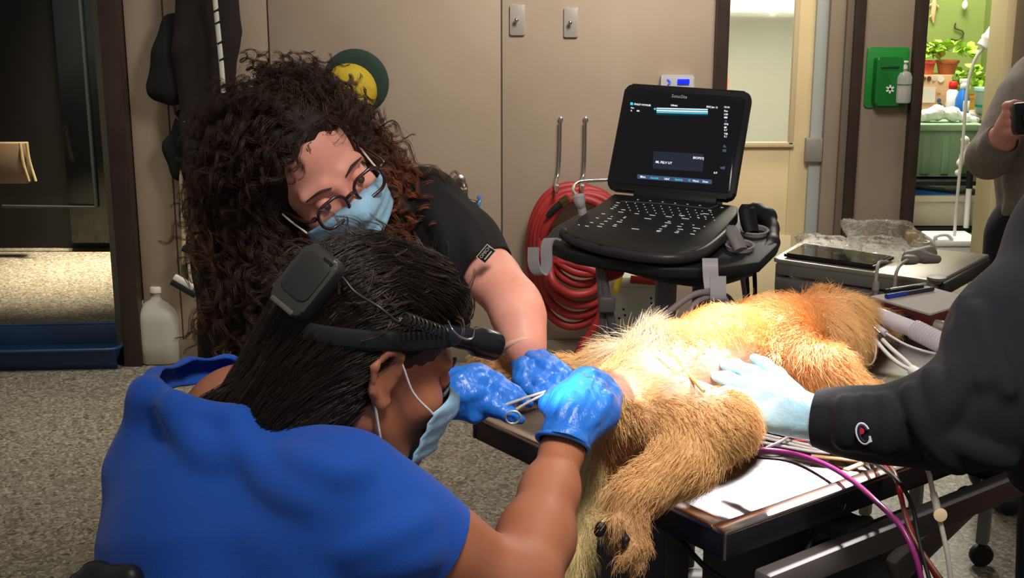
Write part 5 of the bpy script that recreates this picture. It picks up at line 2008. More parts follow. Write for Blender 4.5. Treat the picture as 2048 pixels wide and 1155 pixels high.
def probe(name, label, pts, r, m, m2=None):
    o = thing(name, label, 'probe', pts[0])
    q = tube('grip', pts, r, m, o, sides=14, flat=.7)
    return o


pr = probe('ultrasound_probe', 'white ultrasound probe standing at the left of the tray', [W3(1166, 428, 2.98), W3(1163, 414, 2.975), W3(1160, 404, 2.97), W3(1158, 394, 2.97), W3(1157, 388, 2.97)], [.014, .013, .018, .021, .016], mat('probe_white', rgb(222, 220, 218), 0.35))
tube('probe_cable', [W3(1153, 392, 2.99), W3(1146, 378, 3.05), W3(1160, 364, 3.12), W3(1220, 360, 3.2)], .0045, M_CHROME, pr, sides=8)
pr = probe('ultrasound_probe', 'grey ultrasound probe in the front cup at the right of the tray', [W3(1482, 500, 2.79), W3(1474, 482, 2.80), W3(1465, 465, 2.81), W3(1461, 453, 2.815)], [.016, .017, .016, .011], mat('probe_grey', rgb(150, 144, 142), 0.4))
pr = probe('ultrasound_probe', 'black ultrasound probe in the rear cup at the right of the tray', [W3(1503, 466, 2.90), W3(1498, 444, 2.91), W3(1494, 420, 2.92), W3(1494, 408, 2.92)], [.018, .02, .02, .012], M_BLACKR)
# cables on the right hook
kb = thing('probe_cable_bundle', 'grey and black probe cables looped over the front right hook', 'cable', W3(1440, 620, 2.62))
tube('grey_cable', [W3(1280, 680, 2.55), W3(1340, 622, 2.6), W3(1385, 590, 2.62), W3(1420, 584, 2.635), W3(1448, 596, 2.64), W3(1455, 620, 2.64), W3(1440, 650, 2.62)], .0065, mat('cable_mauve_grey', rgb(142, 128, 130), 0.45), kb)
tube('grey_cable', [W3(1360, 660, 2.6), W3(1385, 612, 2.62), W3(1410, 596, 2.635), W3(1436, 592, 2.645)], .006, mat('cable_mauve_grey', rgb(142, 128, 130), 0.45), kb)
tube('black_cable', [W3(1366, 650, 2.65), W3(1390, 606, 2.66), W3(1420, 588, 2.67), W3(1452, 590, 2.67), W3(1468, 610, 2.67), W3(1472, 640, 2.66)], .0045, M_BLACKR, kb)
for k_, (xa, xb_) in enumerate(((1480, 1494), (1492, 1496), (1508, 1508))):
    o_ = thing('hanging_lead', ('grey', 'thin black', 'thicker black')[k_] + ' lead hanging straight down behind the right of the tray', 'cable', W3(xb_, 640, 2.95))
    tube('lead', [W3(xa, 530, 2.93), W3((xa + xb_) / 2 + 2, 580, 2.95), W3(xb_, 640, 2.96)], (.006, .004, .005)[k_], (mat('cable_mauve_grey', rgb(142, 128, 130), 0.45), M_BLACKR, M_BLACKR)[k_], o_, sides=8)

# ================================================================== on and over the back wall
# red hose coil on chrome hooks
M_HOSE = mat('red_rubber_hose', rgb(160, 42, 38), 0.5, col2=rgb(148, 36, 34), scale=30)
hs = thing('water_hose', 'dark red rubber hose coiled on the wall behind the ultrasound stand', 'hose', PY(1140, 640, WY - .06))
loops = []
rngh = random.Random(4)
pts_ = [PY(1128, 402, WY - .15), PY(1110, 425, WY - .13), PY(1085, 470, WY - .12)]
for i in range(6):
    lx0, top, bot, rx0 = 1060 + 7 * i, 368 + 7 * (i % 4) + 2 * i, 652 - 21 * i, 1232 + (i % 3) * 10
    yy0 = WY - .05 - .022 * (i % 4)
    for k_ in range(16):
        a = math.pi - .35 + 2 * math.pi * k_ / 16
        cx, cy = (lx0 + rx0) / 2, (top + bot) / 2
        ex = abs(math.cos(a)) ** .9 * (1 if math.cos(a) > 0 else -1)
        ey = math.sin(a)
        sagx = 6 * ey * (1 if ey > 0 else 0)
        pts_.append(PY(cx + (rx0 - lx0) / 2 * ex * (1 - .10 * ey) , cy + (bot - top) / 2 * ey * (1 if ey > 0 else .98), yy0 - .01 * math.sin(a * 2 + i)))
pts_ += [PY(1225, 560, WY - .1), PY(1196, 640, WY - .1), PY(1165, 690, WY - .1), PY(1140, 740, WY - .12), PY(1120, 800, WY - .2)]
tube('hose', pts_, .0165, M_HOSE, hs, sides=10, n=4)
tube('brass_coupling', [PY(1138, 397, WY - .155), PY(1124, 406, WY - .15)], .019, mat('aged_brass', rgb(120, 96, 62), .35, .9), hs, sides=12)
tube('spray_nozzle', [PY(1124, 406, WY - .15), PY(1106, 420, WY - .15), PY(1094, 434, WY - .15)], [.015, .012, .009], M_BLACKR, hs, sides=10)
for k_, (xa, xb_) in enumerate(((1121, 1117), (1171, 1168))):
    o_ = thing('wall_hook', ('left', 'right')[k_] + ' of two slim chrome hook rods holding the red hose', 'hook', PY(xa, 380, WY))
    tube('rod', [PY(xa, 240, WY - .02), PY(xa - 1, 300, WY - .02), PY(xb_, 345, WY - .025), PY(xb_ - 6, 366, WY - .06), PY(xb_ - 4, 384, WY - .14), PY(xb_ - 2, 370, WY - .16)], .0058, M_CHROME, o_, sides=10)
    lathe('screw_head', [(0, 0), (.011, 0), (.010, .006), (.004, .009), (0, .009)], PY(xa, 239, WY - .0), frame((1., 0, 0), (0, 0, 1.)), M_CHROME, o_, seg=14)
# stainless blank plates
for k_, (xa, ya, xb_, yb_) in enumerate(((1020, 9, 1050, 70), (1128, 15, 1156, 74))):
    c_ = (PY(xa, ya, WY) + PY(xb_, yb_, WY)) / 2
    h_ = abs(PY(xa, ya, WY)[2] - PY(xb_, yb_, WY)[2])
    w_ = (xb_ - xa) / FPX * 4.75
    o_ = thing('wall_plate', 'stainless switch plate with a small knob, the %s of the two high on the wall' % ('left', 'right')[k_], 'wall plate', (c_[0], WY, c_[2] - h_ / 2))
    prism('plate', rrect(w_, h_, .004), c_ + np.array([0, -.006, 0]), frame((1., 0, 0), (0, 0, 1.)), .008, mat('plate_steel', rgb(176, 166, 152), .35, .35), o_, bev=.003)
    lathe('knob', [(0, 0), (.004, 0), (.0035, .01), (.007, .012), (.008, .018), (.005, .022), (0, .023)], c_ + np.array([-.004, -.01, 0]), frame((1., 0, 0), (0, 0, 1.)), M_CHROME, o_, seg=14)
# faucet
fo = PY(918, 362, WY)
fa = thing('wall_faucet', 'old bronze wall spigot with a blue wheel handle', 'faucet', (fo[0], WY, fo[2] - .08))
M_BRZ = mat('old_bronze', rgb(104, 88, 76), .4, .85)
FW = frame((1., 0, 0), (0, 0, 1.))
lathe('flange', [(0, 0), (.026, 0), (.026, .004), (.016, .012), (0, .012)], fo + np.array([0, -.001, 0]), FW, mat('satin_chrome', rgb(168, 160, 150), .3, 1.), fa, seg=20)
tube('spout', [fo, fo + np.array([.005, -.03, 0]), PY(927, 372, WY - .055), PY(928, 390, WY - .06), PY(932, 412, WY - .06)], .0145, M_BRZ, fa, sides=12)
tube('collar_ring', [PY(921, 380, WY - .058), PY(934, 380, WY - .058)], .0165, mat('satin_chrome', rgb(168, 160, 150), .3, 1.), fa, sides=14)
tube('valve_stem', [PY(932, 400, WY - .06), PY(958, 407, WY - .065)], .009, M_BRZ, fa, sides=10)
wh = lathe('wheel_handle', [(.004, 0), (.012, -.003), (.022, -.006), (.028, -.004), (.029, 0), (.027, .004), (.018, .004), (.008, .008), (0, .009)], PY(956, 407, WY - .065), frame((0, 0, 1.), (0, 1., 0)) @ rotax((0, 1, 0), 0.5), mat('blue_enamel', rgb(72, 112, 158), .35), fa, seg=20)
for k_ in range(6):
    a = k_ * math.pi / 3
    lathe('grip_lobe', [(0, -.007), (.006, -.004), (.007, 0), (.006, .004), (0, .007)], PY(958, 407, WY - .065) + np.array([.0, .027 * math.cos(a), .027 * math.sin(a)]), None, mat('blue_enamel', rgb(72, 112, 158), .35), wh, seg=10)
# intercom above the screen
ic = PY(1354, 168, WY - .02)
it = thing('wall_intercom', 'white wall panel with a small lit blue display above the screen', 'intercom', (ic[0], WY, ic[2] - .06))
prism('case', rrect(.122, .09, .008), ic + np.array([0, 0, -.012]), FW, .036, mat('intercom_case', rgb(176, 172, 166), .45), it, bev=.006)
prism('display', rrect(.044, .018, .002), PY(1367, 163, WY - .042), FW, .004, mat('blue_display', rgb(20, 40, 220), .3, emit=rgb(14, 34, 255), estr=1.0), it, bev=.0008)
tube('indicator_mark', [PY(1335, 158, WY - .042), PY(1341, 164, WY - .042), PY(1336, 168, WY - .042)], .0025, mat('blue_mark', rgb(60, 90, 230), .4, emit=rgb(50, 80, 240), estr=.9), it, sides=6)
# cap on the wall
hc = PY(712, 164, WY - .05)
ht = thing('brimmed_hat', 'dark green and yellow brimmed hat hanging on the wall behind the curly hair', 'hat', hc - np.array([0, 0, .11]))
hR = frame(nrm(np.array([.82, .0, -.55])), np.array([.5, -.12, .85]))
lathe('brim', [(0, -.004), (.095, -.006), (.118, -.003), (.122, .0), (.118, .004), (.09, .006), (.0, .006)], hc, hR, mat('dark_green_felt', rgb(36, 56, 46), .8, bump=.1, bscale=100), ht, seg=36)
lathe('crown', [(.1, .004), (.099, .03), (.09, .055), (.06, .072), (0, .078)], hc + np.array([-.022, 0, -.03]), hR, mat('yellow_felt', rgb(186, 158, 36), .8, col2=rgb(172, 142, 30), scale=25, bump=.15, bscale=60), ht, seg=36)
# coats, bag and straps on the pegs
M_CLOTHB = mat('black_coat_cloth', rgb(9, 8, 8), .95)
M_MAROON = mat('dark_maroon_cloth', rgb(30, 18, 17), .9, col2=rgb(24, 14, 14), scale=12)


def coat(name, label, cat, chains, m, yoff, k=.03, ridge=(), fl=.45):
    b_ = Blob()
    for L in chains:
        P = [(PY(x, y, WY - yoff), r / FPX * 4.75) for x, y, r in L]
        for (a, ra), (c, rb_) in zip(P[:-1], P[1:]):
            b_.cap(a, c, ra, rb_, k)
    v, f = b_.mesh(.009, lambda X: .003 * np.sin(X[..., 0] * 75 + X[..., 2] * 9 + 2 * np.sin(X[..., 2] * 7)))
    cy = WY - yoff
    v[:, 1] = cy + (v[:, 1] - cy) * fl
    o = link_mesh(name, np_mesh(name, v, f), m)
    return tag(o, label, cat)


coat('hanging_bag', 'black cloth bag flaring at the bottom, leftmost on the wall pegs', 'bag', [[(345, 45, 20), (338, 110, 32), (336, 170, 38)], [(352, 60, 20), (355, 175, 30)], [(326, 110, 18), (318, 178, 22)]], M_CLOTHB, .06)
coat('hanging_coat', 'dark maroon coat on the wall pegs behind the curly hair', 'coat', [[(385, -40, 30), (380, 100, 34), (392, 250, 30), (400, 420, 26)], [(430, -40, 42), (430, 80, 48), (425, 210, 40), (418, 400, 30)], [(455, 0, 20), (470, 60, 12)]], M_MAROON, .09)
coat('hanging_pouch', 'small black pointed pouch hanging below the black bag', 'pouch', [[(362, 225, 8), (362, 262, 16), (352, 296, 24), (362, 340, 22)], [(380, 250, 14), (380, 340, 20)]], M_CLOTHB, .05)
ls = thing('webbing_leash', 'white leash with black bands hanging among the coats', 'leash', PY(445, 180, WY - .16))
tube('webbing', [PY(428, -20, WY - .17), PY(436, 60, WY - .17), PY(443, 130, WY - .17), PY(447, 185, WY - .17)], .009, mat('white_webbing', rgb(196, 192, 176), .7), ls, sides=8, flat=.5, up=(0, 1, 0))
for t_ in (20, 44, 84, 117):
    tube('band', [PY(425 + t_ * .12, t_ + 4, WY - .171), PY(439 + t_ * .12, t_ - 3, WY - .171)], .0052, M_BLACKR, ls, sides=6)
for k_, xa in enumerate((347, 372)):
    o_ = thing('coat_hook', 'steel J-shaped hook below the black bag, the %s of two' % ('left', 'right')[k_], 'hook', PY(xa, 235, WY - .04))
    tube('hook_bend', [PY(xa, 195, WY - .005), PY(xa, 212, WY - .02), PY(xa + 4, 228, WY - .05), PY(xa + 14, 240, WY - .09), PY(xa + 24, 244, WY - .11)], [.007, .008, .008, .006, .004], M_CHROME, o_, sides=8)
    prism('hook_plate', rrect(.022, .05, .004), PY(xa, 196, WY - .004), FW, .006, M_STEEL, o_, bev=.001)
o_ = thing('snap_clip', 'slim steel snap clip dangling over the black pouch', 'clip', PY(366, 268, WY - .1))
tube('clip_gate', [PY(368, 236, WY - .1), PY(365, 252, WY - .1), PY(366, 272, WY - .1)], [.003, .005, .002], M_CHROME, o_, sides=8)
# squeegee standing against the wall
sq = thing('squeegee', 'long-handled white floor squeegee leaning on the wall', 'squeegee', PZ(370, 690, 0.0) * np.array([1, 0, 0]) + np.array([0, WY - .1, .42]))
tube('handle', [PY(362, 340, WY - .06), PY(366, 430, WY - .06), PY(369, 545, WY - .06)], .0085, mat('pale_wood', rgb(196, 176, 132), .6), sq, sides=10)
tube('socket', [PY(369, 528, WY - .06), PY(370, 556, WY - .06)], .013, mat('green_socket', rgb(60, 84, 60), .5), sq, sides=10)
qd = nrm(PY(392, 590, WY - .08) - PY(340, 560, WY - .08))
qc = (PY(392, 584, WY - .08) + PY(345, 556, WY - .08)) / 2
box('head', qc + np.array([0, 0, .012]), (.085, .025, .022), mat('squeegee_white', rgb(206, 202, 190), .5), sq, R=frame(qd, (0, 1., 0)), bev=.005)
box('blade', qc + np.array([-.002, -.01, -.012]), (.105, .012, .02), M_BLACKR, sq, R=frame(qd, (0, 1., 0)), bev=.003)
tube('hanging_loop', [PY(376, 300, WY - .03), PY(362, 380, WY - .03), PY(360, 440, WY - .03), PY(372, 480, WY - .03), PY(370, 520, WY - .04)], .004, mat('blue_grey_cord', rgb(70, 78, 92), .6), sq, sides=8)
wb2 = PY(392, 530, WY - .05)
bx = thing('wall_box', 'small off-white box with a black lid beside the squeegee', 'box', wb2 - np.array([0, 0, .05]))
box('case', wb2, (.05, .06, .12), mat('offwhite_box', rgb(190, 178, 152), .5), bx)
box('lid', wb2 + np.array([-.006, -.006, .062]), (.07, .075, .022), M_BLACK, bx, R=rotax((0, 1, 0), .35))
# jug
jc = PZ(312, 732, 0)
jg = thing('plastic_jug', 'translucent gallon jug half full of pale liquid on the floor', 'jug', (jc[0], jc[1] + .08, 0))
jx, jy = jc[0], jc[1] + .08
prj = []
jb = bmesh.new()
rings = []
for z_, w_, dpt in ((0, .072, .065), (.01, .08, .074), (.08, .081, .075), (.17, .081, .075), (.205, .074, .068), (.235, .05, .046), (.25, .028, .028), (.262, .024, .024), (.278, .024, .024)):
    rings.append([jb.verts.new((jx + x_ * w_ * 2, jy + y_ * dpt * 2, z_)) for x_, y_ in rrect(1, 1, .28 if z_ < .22 else .49, 4)])
for A, B_ in zip(rings[:-1], rings[1:]):
    for k_ in range(len(A)):
        jb.faces.new([A[k_], A[(k_ + 1) % len(A)], B_[(k_ + 1) % len(A)], B_[k_]])
jb.faces.new(rings[0][::-1])
jb.faces.new(rings[-1])
bmesh.ops.recalc_face_normals(jb, faces=jb.faces)
from_bm('body', jb, mat('milky_plastic', rgb(206, 202, 186), .35, trans=.35, ior=1.2), jg, smooth=True, auto=50)
prism('liquid', rrect(.155, .142, .04), (jx, jy, .055), EYE3, .1, mat('pale_liquid', rgb(196, 186, 130), .2), jg, bev=.004)
tube('handle', [(jx - .05, jy - .02, .235), (jx - .085, jy - .02, .235), (jx - .088, jy - .02, .17), (jx - .06, jy - .02, .14)], .013, mat('milky_plastic', rgb(206, 202, 186), .35), jg, sides=10)
lathe('cap', [(0, .276), (.028, .276), (.028, .296), (.025, .3), (0, .3)], (jx, jy, 0), None, mat('milky_cap', rgb(214, 208, 190), .4), jg, seg=20)
# blue tray
ta, tb_ = PZ(0, 700, .05), PZ(232, 672, .05)
tcx = PZ(90, 715, .02)
ty = thing('boot_tray', 'dark blue shallow plastic tray lying on the floor by the doorway', 'tray', (tcx[0], tcx[1], 0))
M_TRAY = mat('dark_blue_plastic', rgb(13, 42, 76), .45)
tRz = rotz(math.radians(4))
tw, tdp, th = .62, .38, .085
tctr = np.array([PZ(240, 735, 0)[0] - tw / 2, PZ(150, 745, 0)[1] + tdp / 2, 0])
box('floor_panel', tctr + np.array([0, 0, .008]), (tw - .1, tdp - .08, .012), M_TRAY, ty, R=tRz)
for nm, off, sz, ax2, an in (('side_wall', (0, -tdp / 2 + .02, th / 2), (tw - .03, .008, th), (1, 0, 0), .3), ('side_wall', (0, tdp / 2 - .02, th / 2), (tw - .03, .008, th), (1, 0, 0), -.3),
                             ('side_wall', (-tw / 2 + .02, 0, th / 2), (.008, tdp - .05, th), (0, 1, 0), -.35), ('side_wall', (tw / 2 - .02, 0, th / 2), (.008, tdp - .05, th), (0, 1, 0), .35)):
    box(nm, tctr + tRz @ np.array(off), sz, M_TRAY, ty, R=tRz @ rotax(ax2, an), bev=.002)
tube('rim', [tctr + tRz @ np.array(p) for p in [(x_, y_, th) for x_, y_ in rrect(tw, tdp, .05, 6)]], .007, mat('blue_rim', rgb(20, 56, 92), .4), ty, closed=True, sides=8)

# white bin with red label behind the stand
bc_ = W3(1268, 600, 3.62)
bn = thing('waste_bin', 'tall white plastic bin with a red label and yellow tie behind the stand', 'bin', (bc_[0], bc_[1], 0))
bz_ = W3(1268, 560, 3.62)[2]
prism('body', rrect(.155, .13, .02), (bc_[0], bc_[1], bz_ / 2), EYE3, bz_, mat('bin_white', rgb(206, 204, 190), .45, col2=rgb(196, 194, 180), scale=6), bn, bev=.006)
box('lid', (bc_[0] + .01, bc_[1], bz_ + .014), (.165, .14, .03), mat('bin_lid', rgb(214, 208, 190), .45), bn, bev=.008)
box('red_label', W3(1288, 560, 3.53), (.075, .006, .022), mat('label_red', rgb(168, 48, 42), .5), bn, R=rotax((0, 1, 0), .08))
tube('yellow_tie', [W3(1244, 540, 3.5), W3(1238, 560, 3.5), W3(1232, 578, 3.5), W3(1230, 590, 3.5)], [.006, .008, .009, .007], mat('yellow_plastic', rgb(222, 186, 40), .4), bn, sides=8)
for px_, py_ in ((1302, 596), (1303, 606), (1247, 618), (1250, 630), (1238, 636)):
    lathe('vent_hole', [(0, 0), (.0035, 0), (.0035, .001), (0, .0015)], W3(px_, py_, 3.53), FW, M_BLACKR, bn, seg=8)
rb = Blob()
for x_, y_, r_ in ((1222, 530, 16), (1215, 545, 14), (1232, 520, 12), (1236, 538, 12)):
    rb.ball(W3(x_, y_ + 4, 2.86), RP(r_, 2.86), .02)
rb.chain([(1232, 524, 2.86, 10), (1236, 505, 2.84, 7)], .01)
o_ = blob_obj('red_bag', rb, .005, mat('red_film', rgb(176, 24, 24), .25, bump=.4, bscale=60))
tag(o_, 'crumpled red plastic bag tied under the ultrasound tray', 'bag')

# ================================================================== steel cart at the right
CZ = .78
cFL, cFR, cBR, cBL = PZ(1548, 514, CZ), PZ(1880, 560, CZ), PZ(1978, 508, CZ), PZ(1615, 474, CZ)
M_CART = mat('cart_grey', rgb(130, 123, 116), .45)
cm = (cFL + cFR + cBR + cBL) / 4
crt = thing('instrument_cart', 'grey metal instrument cart with a drawer behind the dog', 'cart', (cm[0], cm[1], 0))
cx_ = nrm(cFR - cFL)
cy_ = nrm(np.cross((0, 0, 1.), cx_))
CRt = np.stack([cx_, cy_, np.array([0, 0, 1.])], 1)
clen, cdep = float((cFR - cFL) @ cx_) , float((cBR - cFR) @ cy_)


def C3(a, c, z):
    return cFL + cx_ * a + cy_ * c + np.array([0, 0, z - CZ])


prism('top', [((p - cm) @ CRt)[:2] for p in (cFL, cFL + cx_ * .02 - cy_ * .012, cFR - cx_ * .03 - cy_ * .012, cFR, cBR, cBL)], cm - np.array([0, 0, .006]), CRt, .012, mat('cart_top', rgb(168, 160, 146), .35, .3), crt, bev=.003)
box('front_apron', C3(clen / 2, 0, CZ - .025), (clen - .02, .02, .034), M_CART, crt, R=CRt, bev=.006)
sd = nrm(cBR - cFR)
box('side_apron', (cFR + cBR) / 2 - np.array([0, 0, .025]), (float(np.linalg.norm(cBR - cFR)) - .02, .02, .034), mat('cart_dark_side', rgb(50, 46, 42), .45), crt, R=frame(sd, np.cross((0, 0, 1.), sd)), bev=.005)
box('drawer', C3(clen * .46, .06, CZ - .065), (clen * .86, .16, .036), mat('drawer_grey', rgb(116, 108, 104), .45), crt, R=CRt, bev=.008)
box('lower_tray', C3(clen * .5, .08, CZ - .10), (clen * .7, .14, .03), mat('drawer_dark', rgb(92, 86, 82), .45), crt, R=CRt, bev=.008)
for a, c in ((.018, .015), (clen - .02, .015), (clen * .5, .2), (clen + .1, .2)):
    p = C3(a, c, 0)
    lg2 = box('leg', (p[0], p[1], (CZ - .012) / 2 + .03), (.03, .03, CZ - .075), mat('cart_leg', rgb(116, 112, 108), .45), crt, R=CRt, bev=.006)
    lathe('caster', [(0, -.012), (.026, -.012), (.03, -.008), (.03, .008), (.026, .012), (0, .012)], (p[0], p[1], .03), frame((0, 0, 1.), (1., 0, 0)), M_BLACKR, lg2, seg=16)
lathe('corner_cap', [(0, 0), (.022, 0), (.022, .006), (0, .008)], C3(clen - .01, .005, CZ), None, mat('cart_cap', rgb(150, 142, 130), .4), crt, seg=20)
# tablet
tpz = CZ + .012
tq = [PZ(*p, tpz) for p in ((1568, 506), (1748, 531), (1788, 512), (1606, 486))]
tm = sum(tq) / 4
o_ = thing('tablet', 'black glass tablet lying on the instrument cart', 'tablet', tm - np.array([0, 0, .01]))
prism('tablet_body', [((p - tm) @ CRt)[:2] for p in tq], tm - np.array([0, 0, .005]), CRt, .008, M_BLACK, o_, bev=.002)
tq2 = [tm + (p - tm) * .95 for p in tq]
prism('glass', [((p - tm) @ CRt)[:2] for p in tq2], tm + np.array([0, 0, .0002]), CRt, .0015, mat('tablet_glass', rgb(10, 12, 12), .06), o_)
# crumpled clear bag
rngb = np.random.default_rng(9)
pb0 = PZ(1762, 498, CZ + .012)
pbb = Blob()
for L in ([(1690, 448, 10), (1715, 468, 22), (1750, 478, 32), (1800, 478, 30), (1828, 482, 20)], [(1700, 490, 14), (1760, 496, 20), (1800, 500, 18)], [(1600, 478, 10), (1680, 486, 14)]):
    P = [(PZ(x, y + r * .6, CZ + .006) + np.array([0, 0, r / FPX * 3.2 * .9]), r / FPX * 3.2) for x, y, r in L]
    for (a, ra), (c, rc_) in zip(P[:-1], P[1:]):
        pbb.cap(a, c, ra, rc_, .01)
v_, f_ = pbb.mesh(.0055)
v_ = v_ + .004 * np.sign(np.sin(v_ @ np.array([[310, 90, 150], [120, 340, 80], [70, 160, 330]]).T)) * rngb.random((len(v_), 1))
v_[:, 2] = np.maximum(v_[:, 2], CZ + .003)
M_FILM = mat('clear_film', (1, 1, 1, 1), .08, trans=.9, ior=1.08, alpha=.42, bump=.8, bscale=60)
o_ = link_mesh('plastic_bag', np_mesh('plastic_bag', v_, f_), M_FILM, smooth=False)
tag(o_, 'crumpled clear plastic bag with tubing on the instrument cart', 'plastic bag')
# adapter and cables
ad = PZ(1842, 524, CZ)
o_ = thing('power_adapter', 'grey power adapter block with a cable on the instrument cart', 'adapter', ad)
ab = Blob()
ab.chain([(1818, 514, 3.02, 14), (1858, 506, 3.05, 16)], .01)
ab.chain([(1850, 516, 3.02, 12), (1874, 518, 3.02, 9)], .01)
ab.chain([(1812, 520, 3.0, 10), (1830, 520, 3.0, 9)], .008)
blob_obj('block', ab, .004, mat('adapter_grey', rgb(140, 132, 122), .5), o_)
tube('adapter_cable', [W3(1815, 520, 2.99), W3(1800, 530, 2.95), W3(1792, 548, 2.92), W3(1789, 575, 2.92), W3(1789, 600, 2.92)], .004, mat('cable_offwhite', rgb(176, 168, 154), .5), o_, sides=8)
o_ = thing('charger_lead', 'white lead with an oval bulge hanging over the cart edge', 'cable', W3(1752, 590, 2.9))
tube('lead', [W3(1776, 524, 3.0), W3(1760, 524, 2.95), W3(1755, 535, 2.92), W3(1752, 560, 2.90), W3(1751, 600, 2.90)], .004, mat('cable_offwhite', rgb(176, 168, 154), .5), o_, sides=8)
tube('ferrite', [W3(1752, 562, 2.90), W3(1752, 568, 2.90), W3(1751, 580, 2.90), W3(1751, 587, 2.90)], [.005, .008, .008, .004], mat('cable_offwhite2', rgb(160, 152, 140), .5), o_, sides=10)
o_ = lathe('tape_roll', [(.016, 0), (.022, 0), (.022, .006), (.016, .006), (.016, 0)], PZ(1843, 486, CZ), None, mat('white_tape', rgb(222, 214, 198), .6), seg=24)
tag(o_, 'small white ring lying near the back edge of the cart', 'tape roll')
o_ = box('wood_block', PZ(1822, 482, CZ) + np.array([0, 0, .012]), (.03, .02, .024), mat('light_wood', rgb(210, 176, 122), .6))
tag(o_, 'small light wooden block behind the clear bag on the cart', 'block')

# ================================================================== on the examination table
kq = [PZ(*p, .845) for p in ((1741, 593), (1860, 628), (1955, 600), (1853, 572))]
km = sum(kq) / 4
KRz = rotz(math.atan2(kq[1][1] - kq[0][1], kq[1][0] - kq[0][0]))
o_ = thing('document_folder', 'dark red folder with papers on top at the far end of the table', 'folder', km - np.array([0, 0, .045]))
prism('folder', [((km + (p - km) * 1.03 - km) @ KRz)[:2] for p in kq], km - np.array([0, 0, .024]), KRz, .040, mat('dark_red_card', rgb(88, 26, 26), .6), o_, bev=.003)
prism('paper', [((p - km) @ KRz)[:2] for p in kq], km - np.array([0, 0, .001]), KRz, .005, mat('paper_grey', rgb(196, 186, 180), .8, bump=.3, bscale=6), o_, bev=.001)
bp = thing('ballpoint_pen', 'blue-capped black ballpoint pen lying on the papers', 'pen', W3(1815, 590, 2.7))
pa, pb_ = PZ(1773, 593, .851), PZ(1866, 577, .851)
tube('barrel', [pa + (pb_ - pa) * .35, pb_], .0045, mat('pen_navy', rgb(40, 42, 58), .35), bp, sides=10, sm=False)
tube('cap', [pa, pa + (pb_ - pa) * .4], .0055, mat('pen_blue', rgb(34, 62, 168), .35), bp, sides=10, sm=False)
bp = thing('clip_pen', 'black and silver clip lying beside the blue pen', 'clip', W3(1810, 580, 2.72))
pa, pb_ = PZ(1770, 582, .851), PZ(1845, 573, .851)
tube('black_arm', [pa, pb_], .005, M_BLACK, bp, sides=8, sm=False)
tube('silver_arm', [pa + np.array([.01, .0, .004]), pb_ + np.array([.01, .01, .004])], .0025, M_CHROME, bp, sides=8, sm=False)
# breathing circuit
M_CORR = mat('clear_lilac_plastic', rgb(236, 228, 236), .15, trans=.3, ior=1.2, alpha=.9)
o_ = thing('breathing_tube', 'clear corrugated breathing tube with an elbow at the dog muzzle', 'breathing tube', W3(1800, 680, 2.4))
tube('elbow', [W3(1737, 650, 2.46), W3(1742, 638, 2.45), W3(1756, 632, 2.44), W3(1776, 638, 2.42)], [.011, .014, .0165, .0155], M_CORR, o_, sides=16)
tube('connector', [W3(1772, 637, 2.42), W3(1832, 660, 2.38)], .0155, M_CORR, o_, sides=18, sm=False)
cp0, cp1 = W3(1830, 659, 2.38), W3(1925, 706, 2.28)
cpts = [cp0 + (cp1 - cp0) * t_ for t_ in np.linspace(0, 1, 97)]
tube('corrugated_hose', cpts, [.0165 + .003 * math.sin(i * 2 * math.pi / 6) for i in range(97)], M_CORR, o_, sides=18, sm=False)
tube('sample_port', [W3(1752, 655, 2.40), W3(1772, 666, 2.38)], [.007, .006], M_CORR, o_, sides=10)
tube('sample_line', [W3(1772, 666, 2.38), W3(1810, 688, 2.36), W3(1850, 702, 2.34), W3(1900, 712, 2.3)], .0025, mat('line_white', rgb(220, 214, 214), .3), o_, sides=8)
o_ = thing('tube_tie', 'pair of white ties running from the dog mouth to a white clasp', 'tie', W3(1790, 710, 2.3))
for dx in (0, 9):
    tube('tie_strap', [W3(1738 + dx, 662 - dx * .3, 2.41), W3(1770 + dx, 702 - dx, 2.36), W3(1800 + dx, 728 - dx, 2.32), W3(1835, 745, 2.28)], .0038, M_WHITE, o_, sides=8)
tube('tie_clasp', [W3(1824, 740, 2.28), W3(1842, 750, 2.26)], .010, M_WHITE, o_, sides=10)
o_ = thing('laryngoscope', 'black and steel clamp at the dog mouth', 'clamp', W3(1745, 665, 2.4))
tube('jaw', [W3(1734, 650, 2.42), W3(1762, 676, 2.38)], .006, M_BLACK, o_, sides=8)
tube('jaw', [W3(1738, 646, 2.40), W3(1760, 666, 2.38)], .003, M_CHROME, o_, sides=8)
o_ = thing('thin_loop_line', 'thin clear line looping on the table below the dog muzzle', 'tubing', PZ(1740, 730, TZ))
tube('line', [W3(1748, 675, 2.38), W3(1752, 700, 2.36), W3(1745, 725, 2.35), W3(1722, 733, 2.34)], .0018, mat('line_white', rgb(220, 214, 214), .3), o_, sides=6)
# gauze wrap
gb = Blob()
gb.chain([(1688, 752, 1.99, 12), (1704, 760, 1.99, 16), (1716, 778, 1.98, 14), (1705, 795, 1.97, 20), (1690, 775, 1.97, 14)], .01)
o_ = blob_obj('gauze_wrap', gb, .004, mat('white_gauze', rgb(232, 228, 220), .9, bump=.5, bscale=120))
tag(o_, 'white gauze wrap bunched by the dog fore leg', 'gauze')
# yellow line round the dog
yl = thing('yellow_thread', 'pale yellow elastic cord drawn across the dog belly', 'cord', W3(1380, 740, 1.72))
tube('cord', [march(d, x_c, y_c) - CF * .016 for x_c, y_c in ((1318, 690), (1330, 696), (1348, 712), (1366, 734), (1386, 760), (1404, 780))], .0026, mat('pale_yellow', rgb(236, 218, 130), .5), yl, sides=8)
# leads and tubes across the table edge


